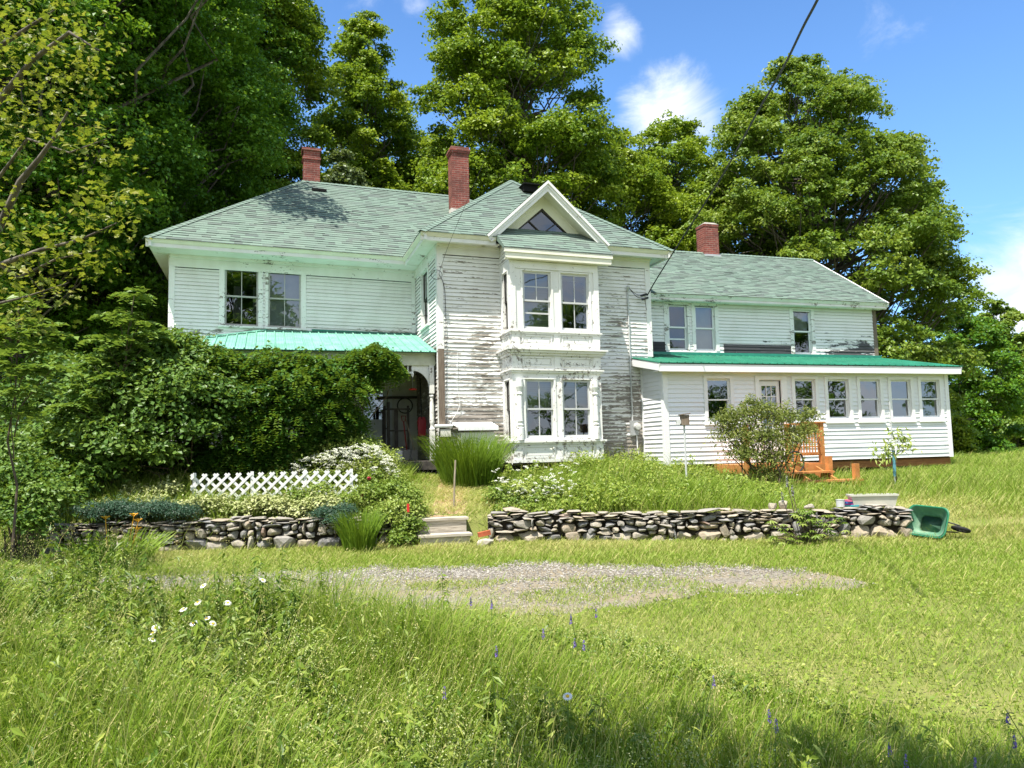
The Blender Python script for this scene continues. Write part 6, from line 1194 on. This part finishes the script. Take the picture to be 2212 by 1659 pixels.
def spike(c, b, h, r, n=40, tint=.5):
    a = rng.random(n) * 6.28; f = rng.random(n); d = np.stack([np.cos(a), np.sin(a), np.full(n, .2)], 1); c.leaves(b + np.stack([r * (1 - .6 * f) * np.cos(a), r * (1 - .6 * f) * np.sin(a), f * h], 1), d + rng.normal(size=(n, 3)) * .3, r * 1.5 * (1 - .4 * f), np.clip(rng.normal(tint, .2, n), 0, 1), 'kite')
rng = np.random.default_rng(95)
b = at(1735, 985, 13.35); th = thing('lupine', 'lupine plant with fingered leaves growing against the right stone wall', 'plant', (b[0], b[1], gz(b[0], b[1]))); o = np.array(th.location); c = Cloud(); mb = MB()
for _ in range(85):
    q = np.array([rng.normal() * .32, rng.normal() * .15 - .05, rng.uniform(.08, .62)]); q[2] = max(.05, q[2] - abs(q[0]) * .3); mb.tube([(q[0] * .2, q[1] * .2, 0), q * np.array([.7, .7, .7]), q], .006, 4); a = np.linspace(0, 6.28, 9)[:-1] + rng.random(); d = np.stack([np.cos(a), np.sin(a), np.full(8, -.15)], 1)
    c.leaves(q + d * .05, np.array([0, 0, 1.]) + d * .3 + rng.normal(size=(1, 3)) * .2, .11, np.full(8, np.clip(rng.normal(.45, .2), 0, 1)), 'lance', d * 3)
c.build('foliage', M_bed, th)
c = Cloud()
for x, y in ((1700, 1040), (1712, 1060), (1690, 1075), (1725, 1110), (1745, 1140), (1765, 1120)): q = at(x, y, 13.4) - o; spike(c, q - np.array([0, 0, .1]), .2, .025, 50); mb.tube([(q[0] * .4, q[1] * .4, 0), q], .007, 4)
mb.build('stems', M_stem, th); c.build('flower_spikes', leafmat('lupine_flower', (.16, .17, .14), (.25, .26, .22), (.28, .22, .36), .2), th)['kind'] = 'stuff'

# ------------------------------------------------------------------ grass and meadow
rng = np.random.default_rng(900)
def in_view(x, y, m=.06): return np.abs(x) < (.665 + m) * y + 2.1
def scatter(n, x0, x1, y0, y1, dens=None):
    x = rng.uniform(x0, x1, n); y = rng.uniform(y0, y1, n); k = in_view(x, y)
    if dens is not None: k &= rng.random(n) < dens(x, y)
    return x[k], y[k]
def patch(x, y, s, p):          # slow wavy variation 0..1
    return .5 + .25 * np.sin(x * s + p) * np.cos(y * s * 1.3 + p * 2) + .25 * np.sin(x * s * .43 + y * s * .61 + p * 3)
def house_free(x, y):
    dx, dy = x - HO[0], y - HO[1]; u = dx * EU[0] + dy * EU[1]; v = dx * EV[0] + dy * EV[1]
    return ~(((v > .2) & (u > -6.7) & (u < 5.95)) | ((v > -1.05) & (u > 5.5) & (u < 14.8)) | ((u > 1.6) & (u < 4.) & (v > -.85)))
def off_path(x, y): return ~((np.abs(x + 1.3) < .36 + .12 * np.sin(y * 5)) & (rng.random(len(x)) < .8) & (y > 14.0) & (y < 18.1)) & ~((np.abs(x + 1.28) < .6) & (y > 13.9) & (y < 14.7))
def off_wall(x, y): d = y - wall_y(x); return ~((d > -.04) & (d < .44) & (x > -8.55) & (x < 7.0) & ((x < -1.85) | (x > -.5)))
def grass(name, x, y, h, w, lean, tint, mat=None, yaw=None):
    P = np.stack([x, y, zt(x, y) - .01], 1); V, F, T = blade_arrays(P, h, w, lean, np.clip(tint, 0, 1), yaw); o = npmesh(name, V, F, mat or M_grass, None, T, 'tint'); return tag(o, kind='stuff')
# mown lawn either side of the drive
def lawn_d(x, y):
    g = gravel_mask(x, y) - .45 * (patch(x, y, 6.1, 91) - .5) - .25 * (patch(x, y, 13., 92) - .5) - .22 * np.abs(rng.normal(size=len(x))); return np.where(g > .0, np.clip(.45 - g * 1.2, .0, 1) + .12 * (patch(x, y, 3.1, 1) > .62) + .6 * ((patch(x, y, 2.3, 4) > .56) & (y < 10.3)), 1) * np.where(y < wall_y(x) + .1, 1, 0) * np.where((x < 0) & (y < 7.0), 0, 1)
x, y = scatter(590000, -11.5, 13, 3.2, 14.8, lambda x, y: lawn_d(x, y) * (y / 14.8) ** .5 * (.45 + .55 * off_wall(x, y)))
dry = np.clip(sst(y, 12.0, 13.6) * (.35 + .7 * patch(x, y, 1.7, 2)), 0, 1); lf = patch(x, y, 2.2, 5)
tint = np.clip(.54 + .13 * rng.normal(size=len(x)) + .26 * dry + .12 * (lf - .5) + (rng.random(len(x)) < .10) * .35, 0, 1)
grass('lawn_grass', x, y, (.035 + .055 * rng.random(len(x)) + .05 * dry * rng.random(len(x)) + .09 * (rng.random(len(x)) < .04)) * (.7 + .5 * lf) * np.clip(.85 + (y - 5) * .05, .85, 1.1), (.005 + .0055 * rng.random(len(x))) * np.clip(y / 10, .75, 1.2), .3 + .9 * rng.random(len(x)), tint)
# tall meadow grass at the foot of the picture: higher on the left
def mh(x, y):
    edge = np.interp(x, [-9, -4, -2.2, -.6, 1.0, 2.2, 3.6, 6], [8.3, 7.9, 7.7, 7.5, 7.0, 5.6, 4.3, 3.5])
    return (.72 + .56 * patch(x, y, 1.5, 31)) * np.interp(x, [-6, -3, -1.6, -.6, .3, 1.6, 3.2, 5], [.78, .78, .76, .62, .46, .33, .26, .28]) * np.clip(.12 + (edge - y) / 1.5, 0, 1) * np.interp(y, [2.4, 4.5, 5.6, 7], [.55, .68, .88, 1.05])
x, y = scatter(410000, -8, 8, 2.0, 9.2, lambda x, y: (mh(x, y) > .05) * np.clip(1.25 - y * .06, .5, 1) * (.35 + .9 * patch(x, y, 5.3, 41) ** 1.2))
h = mh(x, y) * (.35 + .75 * rng.random(len(x)) ** .8) * (.62 + .8 * patch(x, y, 3.7, 7)); lf = .5 * patch(x, y, 1.1, 9) + .5 * patch(x, y, 4.1, 19)
tint = np.clip(.45 + .15 * rng.normal(size=len(x)) + .34 * (lf - .5) + .05 * sst(x, -2, 2) + (rng.random(len(x)) < .07) * .4, 0, 1)
grass('meadow_grass', x, y, h, .0038 + .0065 * rng.random(len(x)) ** 2, .15 + .85 * rng.random(len(x)) ** 1.5, tint)
# seed stalks
x, y = scatter(11000, -7.5, 8, 2.4, 8.6, lambda x, y: (mh(x, y) > .1) * 1.)
h = mh(x, y) * (1.0 + .45 * rng.random(len(x))) + .1
grass('grass_stalks', x, y, h, np.full(len(x), .0035), .1 + .5 * rng.random(len(x)), np.clip(rng.normal(.74, .15, len(x)), 0, 1))
c = Cloud(); k = rng.random(len(x)) < .45; n = int(k.sum()); B = np.stack([x[k], y[k], zt(x[k], y[k]) + h[k] * .93], 1)
for j in range(9): c.leaves(B + np.stack([rng.normal(size=n) * .012, rng.normal(size=n) * .012, rng.uniform(-.06, .05, n)], 1), rng.normal(size=(n, 3)), .016, np.clip(rng.normal(.92, .1, n), 0, 1), 'lance', np.array([0, 0, 1.]))
tag(c.build('grass_heads', M_grass), kind='stuff')
# leafy meadow weeds with bedstraw froth
M_weed = leafmat('weed_leaf', (.075, .15, .016), (.22, .31, .038), (.42, .46, .09), .42)
M_froth = leafmat('bedstraw_bloom', (.26, .33, .08), (.40, .45, .15), (.62, .63, .36), .3, .6, .2)
x, y = scatter(11500, -7.2, 6.5, 2.2, 8.8, lambda x, y: (mh(x, y) > .14) * np.interp(x, [-5, -.5, 1.5, 3], [1, .9, .4, .15]) * (.15 + .95 * (patch(x, y, 2.9, 51) > .48)))
h = mh(x, y) * (.7 + .45 * rng.random(len(x))); c = Cloud(); B = np.stack([x, y, zt(x, y)], 1); dr = rng.normal(size=(len(x), 2)) * .18; tv = rng.normal(size=len(x)) * .16
for j in range(20):
    f = .25 + .75 * rng.random(len(x)); a = rng.random(len(x)) * 6.28; q = B + np.stack([dr[:, 0] * f * h + .035 * np.cos(a), dr[:, 1] * f * h + .035 * np.sin(a), f * h], 1)
    c.leaves(q, np.stack([np.cos(a) * .4, np.sin(a) * .4, np.ones(len(x))], 1) + rng.normal(size=(len(x), 3)) * .3, .04 + .055 * rng.random(len(x)) ** 1.5, np.clip(rng.normal(.42, .24, len(x)) + tv, 0, 1), 'lance', np.stack([np.cos(a), np.sin(a), -.1 + 0 * a], 1))
tag(c.build('meadow_weeds', M_weed), kind='stuff')
x, y = scatter(2200, -5.6, 4.5, 2.4, 8.0, lambda x, y: (mh(x, y) > .18) * (patch(x, y, 3.3, 61) > .5) * np.interp(x, [-5, -2.5, 0, 2, 4], [.9, 1, .8, .5, .15])); c = Cloud()
B = np.stack([x, y, zt(x, y) + mh(x, y) * (.8 + .3 * rng.random(len(x)))], 1); n = len(x)
for j in range(46): c.leaves(B + rng.normal(size=(n, 3)) * np.array([.06, .06, .065]), rng.normal(size=(n, 3)) + np.array([0, -.3, .8]), .008 + .005 * rng.random(n), np.clip(rng.normal(.5, .25, n), 0, 1), 'kite')
tag(c.build('bedstraw', M_froth), kind='stuff')
x, y = scatter(950, -6.5, -.2, 4.6, 8.6, lambda x, y: (mh(x, y) > .3) * (patch(x, y, 1.7, 71) > .42) * np.interp(x, [-6, -2, -.2], [1, .8, .25])); h = mh(x, y) * (1.0 + .45 * rng.random(len(x))); c = Cloud(); B = np.stack([x, y, zt(x, y)], 1); dr = rng.normal(size=(len(x), 2)) * .1; tv = rng.normal(size=len(x)) * .15
for j in range(46):
    f = .2 + .8 * rng.random(len(x)); a = rng.random(len(x)) * 6.28; q = B + np.stack([dr[:, 0] * f * h + .04 * np.cos(a), dr[:, 1] * f * h + .04 * np.sin(a), f * h], 1)
    c.leaves(q, np.stack([np.cos(a) * .4, np.sin(a) * .4, np.ones(len(x))], 1) + rng.normal(size=(len(x), 3)) * .3, .11 * (1.15 - .7 * f ** 3) * (.7 + .5 * rng.random(len(x))), np.clip(rng.normal(.25, .15, len(x)) + tv, 0, 1), 'lance', np.stack([np.cos(a), np.sin(a), -.15 - .4 * (1 - f)], 1) * 3)
c.add(*blade_arrays(B, h, np.full(len(x), .006), np.full(len(x), .08), np.full(len(x), .2))); tag(c.build('tall_weeds', M_weed), kind='stuff')
# low leafy cover in the lawn near the viewer
x, y = scatter(30000, .3, 10, 4.6, 9.6, lambda x, y: (gravel_mask(x, y) < .05) * (patch(x, y, 1.4, 3) ** 1.3)); c = Cloud(); n = len(x)
c.leaves(np.stack([x, y, zt(x, y) + .02 + .04 * rng.random(n)], 1), np.array([0, 0, 1.]) + rng.normal(size=(n, 3)) * .35, .022 + .022 * rng.random(n), np.clip(rng.normal(.62, .2, n), 0, 1)); tag(c.build('clover', M_weed), kind='stuff')
# yard behind the wall: weeds, long grass, hay
def yard(x, y): return ((y > wall_y(x) + .34) | ((y > wall_y(x) - .1) & (np.abs(x + .64) < .15))) & house_free(x, y) & off_path(x, y)
def yh_(x, y):
    base = np.interp(x, [-9, -3, -.8, .4, 1.6, 3.2, 5, 7.5, 10, 20], [.5, .4, .12, .26, .46, .48, .34, .26, .34, .40]); f = (y - wall_y(x)) / 4.5
    b = 1.25 * base * (.55 + .45 * np.clip(f, 0, 1)); b = np.where(np.abs(x + 1.25) < 1.1, .12 + .1 * np.clip(np.abs(x + 1.25) - .6, 0, 1), b)
    hay = np.exp(-((x - 7.2) / 1.5) ** 2 - ((y - 14.6) / 1.2) ** 2); return b * (1 - .7 * hay)
x, y = scatter(420000, -13, 20, 13.4, 26, lambda x, y: yard(x, y) * np.clip(1.6 - .055 * y, .25, 1))
hay = np.clip(np.exp(-((x - 7.3) / 1.6) ** 2 - ((y - 14.6) / 1.3) ** 2) + .9 * np.exp(-((x + .55) / .75) ** 2 - ((y - 15.6) / .9) ** 2), 0, 1); lf = patch(x, y, 1.2, 11)
tint = np.clip(.46 + .14 * rng.normal(size=len(x)) + .5 * hay * rng.random(len(x)) ** .5 + .08 * (lf - .5) + .10 * sst(x, 5, 9), 0, 1)
h = yh_(x, y) * (.45 + .7 * rng.random(len(x))) * (.75 + .5 * lf)
grass('yard_grass', x, y, h, .007 + .007 * rng.random(len(x)), .2 + .9 * rng.random(len(x)) + .6 * hay, tint)
x, y = scatter(2300, -.4, 6.5, 14.6, 20.5, lambda x, y: yard(x, y) * np.interp(x, [-.4, .2, 3.4, 4.6, 6.5], [.3, .9, .8, .3, .15]) * (.25 + .75 * (patch(x, y, 2.1, 21) > .5))); c = Cloud(); B = np.stack([x, y, zt(x, y)], 1); h = yh_(x, y) * (.45 + .9 * rng.random(len(x)) ** 1.3) * (.7 + .6 * patch(x, y, 1.9, 23))
for j in range(34):
    f = .2 + .8 * rng.random(len(x)) ** .8; a = rng.random(len(x)) * 6.28; r_ = .10 * (1.1 - .5 * f); q = B + np.stack([r_ * np.cos(a), r_ * np.sin(a), f * h], 1)
    c.leaves(q, np.stack([np.cos(a) * .4, np.sin(a) * .4 - .2, np.ones(len(x))], 1) + rng.normal(size=(len(x), 3)) * .35, .05 + .035 * rng.random(len(x)), np.clip(rng.normal(.55, .2, len(x)), 0, 1), 'kite', np.stack([np.cos(a), np.sin(a), -.2 + 0 * a], 1))
tag(c.build('yard_weeds', M_weed), kind='stuff')
x, y = scatter(16000, -2.3, .5, 14.75, 18.2, lambda x, y: off_wall(x, y) * np.clip(1.25 - np.abs(x + 1.1) * .9, .1, 1) * (.3 + .7 * patch(x, y, 4.3, 77)))
grass('hay', x, y, .05 + .11 * rng.random(len(x)), .006 + .005 * rng.random(len(x)), .9 + 1.2 * rng.random(len(x)), np.clip(rng.normal(.85, .14, len(x)), 0, 1))
x, y = scatter(5200, -8, 9, 14.6, 22, lambda x, y: yard(x, y) * (np.abs(x + 1.2) > 1.2) * (patch(x, y, 1.3, 81) > .35)); h = yh_(x, y) * (1.1 + .7 * rng.random(len(x)))
grass('yard_stalks', x, y, h, np.full(len(x), .007), .1 + .6 * rng.random(len(x)), np.clip(rng.normal(.66, .18, len(x)), 0, 1))
# long grass running out to the right and back, and rough growth on the left bank
x, y = scatter(260000, 6.5, 46, 11.0, 62, lambda x, y: house_free(x, y) * ((y > wall_y(x) - .3) | (x > 9)) * np.where((x > 7.0), 1, 0) * np.clip(18 / y, .2, 1) ** 1.2 * sst(x - y * .12, 4.6, 6.4))
lf = patch(x, y, .9, 13); hay = np.exp(-((x - 7.6) / 1.5) ** 2 - ((y - 14.4) / 1.3) ** 2)
grass('field_grass', x, y, (.16 + .34 * rng.random(len(x))) * (.6 + .7 * lf) * (1 - .6 * hay) * np.clip(.45 + (y - 11) / 8, .4, 1.1), (.007 + .006 * rng.random(len(x))) * np.clip(y / 16, 1, 3), .25 + .9 * rng.random(len(x)), np.clip(.50 + .14 * rng.normal(size=len(x)) + .35 * hay * rng.random(len(x)) + (rng.random(len(x)) < .12) * .25, 0, 1))
x, y = scatter(90000, -20, -6.8, 10.8, 24, lambda x, y: house_free(x, y) * (((x < -8.6) | (y > wall_y(x) + .4)) * 1.)); lf = patch(x, y, 1.1, 17)
grass('bank_grass', x, y, (.15 + .35 * rng.random(len(x))) * (.5 + .8 * lf), .008 + .007 * rng.random(len(x)), .2 + .8 * rng.random(len(x)), np.clip(.5 + .15 * rng.normal(size=len(x)), 0, 1))
# cow parsley patch in the yard
th = shrub('white_flower_clump', 'clump of white lacy flowers in the weeds before the bay window', (1150, 15.9), [(1080, 1072, 15.4, .26), (1130, 1065, 15.6, .3), (1180, 1065, 15.6, .28), (1110, 1090, 15.2, .22), (1160, 1085, 15.3, .24), (1210, 1080, 15.4, .2)], 30, 14, .055, .6, M_bed, 96, spray=.16, cat='plant')
o = np.array(th.location); rng = np.random.default_rng(97); umbels(th, o, [(rng.uniform(1060, 1245), rng.normal(1050, 24), rng.uniform(15.0, 15.5)) for _ in range(110)], .05, 24)
# ------------------------------------------------------------------ single weeds and flowers of the meadow
def weed(name, label, x, y, Y, seed, leaf=.09, n=55, mat=None, group=None, lean=.06, tint=.35):
    global rng
    rng = np.random.default_rng(seed); t_ = at(x, y, Y); z = gz(t_[0], t_[1]); h = t_[2] - z; th = thing(name, label, 'weed', (t_[0], t_[1], z), 0, group); l = rng.normal(size=2) * lean
    mb = MB(); pts = [(-l[0] * h * (1 - f), -l[1] * h * (1 - f), f * h) for f in np.linspace(0, 1, 6)]; mb.tube(pts, [.006, .006, .005, .004, .003, .002], 5); mb.build('stem', M_weed2, th)
    f = rng.uniform(.22, 1., n); a = rng.random(n) * 6.28; d = np.stack([np.cos(a), np.sin(a), -.1 - .5 * (1 - f)], 1); ln = leaf * (1.25 - .75 * f ** 3); P = np.stack([-l[0] * h * (1 - f), -l[1] * h * (1 - f), f * h], 1) + d * ln[:, None] * .5
    c = Cloud(); c.leaves(P, np.array([0, 0, 1.]) + d * .3 + rng.normal(size=(n, 3)) * .2, ln, np.clip(rng.normal(tint, .15, n), 0, 1), 'lance', d * 4); c.build('leaves', mat or M_weed, th); return th
M_weed2 = plain('weed_stem', (.13, .21, .04), .7, .2)
for i, (x, y, Y, lab) in enumerate(((505, 1195, 6.3, 'tallest dark goldenrod stalk, just left of the wall plants'), (545, 1225, 6.1, 'goldenrod stalk right beside the tallest one'), (470, 1250, 5.9, 'goldenrod stalk left of the tallest one'), (610, 1180, 6.6, 'slim goldenrod stalk below the rounded wall stones'), (690, 1205, 6.5, 'goldenrod stalk reaching up in front of the left wall'), (655, 1260, 6.0, 'shorter goldenrod stalk bending over the gravel edge'), (590, 1265, 5.8, 'leafy goldenrod stalk among the daisies'), (260, 1235, 6.0, 'goldenrod stalk near the left edge of the meadow'), (330, 1290, 5.4, 'low goldenrod stalk left of the daisies'), (100, 1290, 5.4, 'goldenrod stalk close to the left frame edge'), (880, 1290, 6.0, 'goldenrod stalk alone before the gravel'), (955, 1235, 6.8, 'thin tall stalk in front of the gravel drive'), (1060, 1430, 4.4, 'leafy stalk in the middle of the meadow'), (640, 1420, 4.3, 'leafy stalk in the lower left meadow'))):
    weed('goldenrod', lab, x, y, Y, 700 + i, .11, 60, None, 'tall weeds in the meadow')
M_disc = plain('daisy_disc', (.75, .45, .03), .7)
def daisy(x, y, Y, label, seed):
    global rng
    rng = np.random.default_rng(seed); t_ = at(x, y, Y); z = gz(t_[0], t_[1]); h = t_[2] - z; th = thing('daisy', label, 'daisy', (t_[0], t_[1], z), 0, 'daisies in the meadow'); n_ = nrm(np.array([rng.normal() * .45, -.35 + rng.normal() * .25, .85])); e1 = nrm(np.cross(n_, (0, 0, 1))); e2 = np.cross(n_, e1); b = np.array([0, 0, h])
    mb = MB(); mb.tube([(rng.normal() * .08, .05, 0), (0, .02, h * .6), b], .0035, 5); mb.build('stem', M_weed2, th); mb = MB(); R = .026
    for k in range(15): a = k * .4189; d = e1 * math.cos(a) + e2 * math.sin(a); s_ = np.cross(n_, d); mb.poly([b + d * .008, b + d * R * .7 + s_ * .0065 + n_ * .002, b + d * R - n_ * .003, b + d * R * .7 - s_ * .0065 + n_ * .002])
    mb.build('petals', plain('daisy_petal', (.82, .82, .80), .6) if 'daisy_petal' not in bpy.data.materials else bpy.data.materials['daisy_petal'], th); mb = MB(); mb.tube([b - n_ * .002, b + n_ * .004, b + n_ * .007], [.010, .009, .004], 8); mb.build('disc', M_disc, th)
for i, (x, y, Y, l_) in enumerate(((567, 1253, 5.6, 'white daisy standing alone highest of all against the gravel'), (439, 1265, 5.5, 'highest white daisy of the left group'), (427, 1301, 5.4, 'white daisy just below the highest one of the left group'), (396, 1316, 5.3, 'white daisy tilted left, above the row of three'), (492, 1302, 5.5, 'half closed white daisy right of the left group'), (446, 1336, 5.2, 'left one of two white daisies side by side'), (460, 1347, 5.15, 'right one of two white daisies side by side'), (336, 1356, 5.0, 'top daisy of the column of three at far left'), (331, 1367, 4.95, 'middle daisy of the column of three at far left'), (329, 1381, 4.9, 'bottom daisy of the column of three at far left'), (1226, 1504, 4.0, 'single low white daisy in the grass right of centre'), (418, 1346, 5.1, 'small white daisy between the column of three and the pair'))): daisy(x, y, Y, l_, 800 + i)
for i, (x, y, Y, l_) in enumerate(((1261, 1385, 4.9, 'brightest violet vetch spike on the tall leafy plant'), (1233, 1330, 5.2, 'upper violet vetch spike of the tall leafy plant'), (1288, 1316, 5.2, 'topmost dark violet vetch spike against the gravel'), (1173, 1360, 5.1, 'pale violet vetch spike left of the tall leafy plant'), (1241, 1380, 5.0, 'faded pink vetch spike under the upper spike'), (1541, 1462, 4.3, 'dark blue violet vetch spike alone right of centre'), (1661, 1535, 3.9, 'small vetch spike lying in the shaded grass'), (1676, 1556, 3.8, 'lower vetch spike in the shaded grass'), (1921, 1608, 3.7, 'violet vetch spike at the bottom left of the right corner'), (2176, 1538, 3.9, 'upright vetch spike at the right edge'), (2106, 1640, 3.5, 'vetch spike at the very bottom near the right corner'), (2191, 1590, 3.7, 'dark vetch spike below the one at the right edge'), (1956, 1632, 3.6, 'pale vetch spike close beside the bottom one'), (1017, 1292, 5.5, 'left of two violet vetch spikes before the gravel'), (1062, 1297, 5.5, 'right of two violet vetch spikes before the gravel'), (1072, 1398, 4.8, 'long pale vetch spike in the middle of the meadow'), (960, 1486, 4.2, 'faint vetch spike deep in the middle grass'))):
    rng = np.random.default_rng(850 + i); t_ = at(x, y, Y); z = gz(t_[0], t_[1]); h = t_[2] - z; th = thing('vetch', l_, 'wildflower', (t_[0], t_[1], z), 0, 'vetch flowers in the meadow'); l = rng.normal(size=2) * .16; mb = MB(); mb.tube([(l[0], l[1], 0), (l[0] * .35, l[1] * .35, h * .55), (0, 0, h)], .0022, 4); mb.build('stem', M_weed2, th)
    c = Cloud(); spike(c, np.array([0, 0, h - .055]), .062, .009, 40, .4 + .3 * rng.random()); c.build('flower_spike', M_purp, th); c = Cloud(); n = 7; P = np.stack([rng.normal(size=n) * .02, rng.normal(size=n) * .02, rng.uniform(.45, .95, n) * h], 1); d = unit(n); d[:, 2] = .2; pinnate(c, P, d, 7, .09, .022, .4); c.build('leaves', M_weed, th)
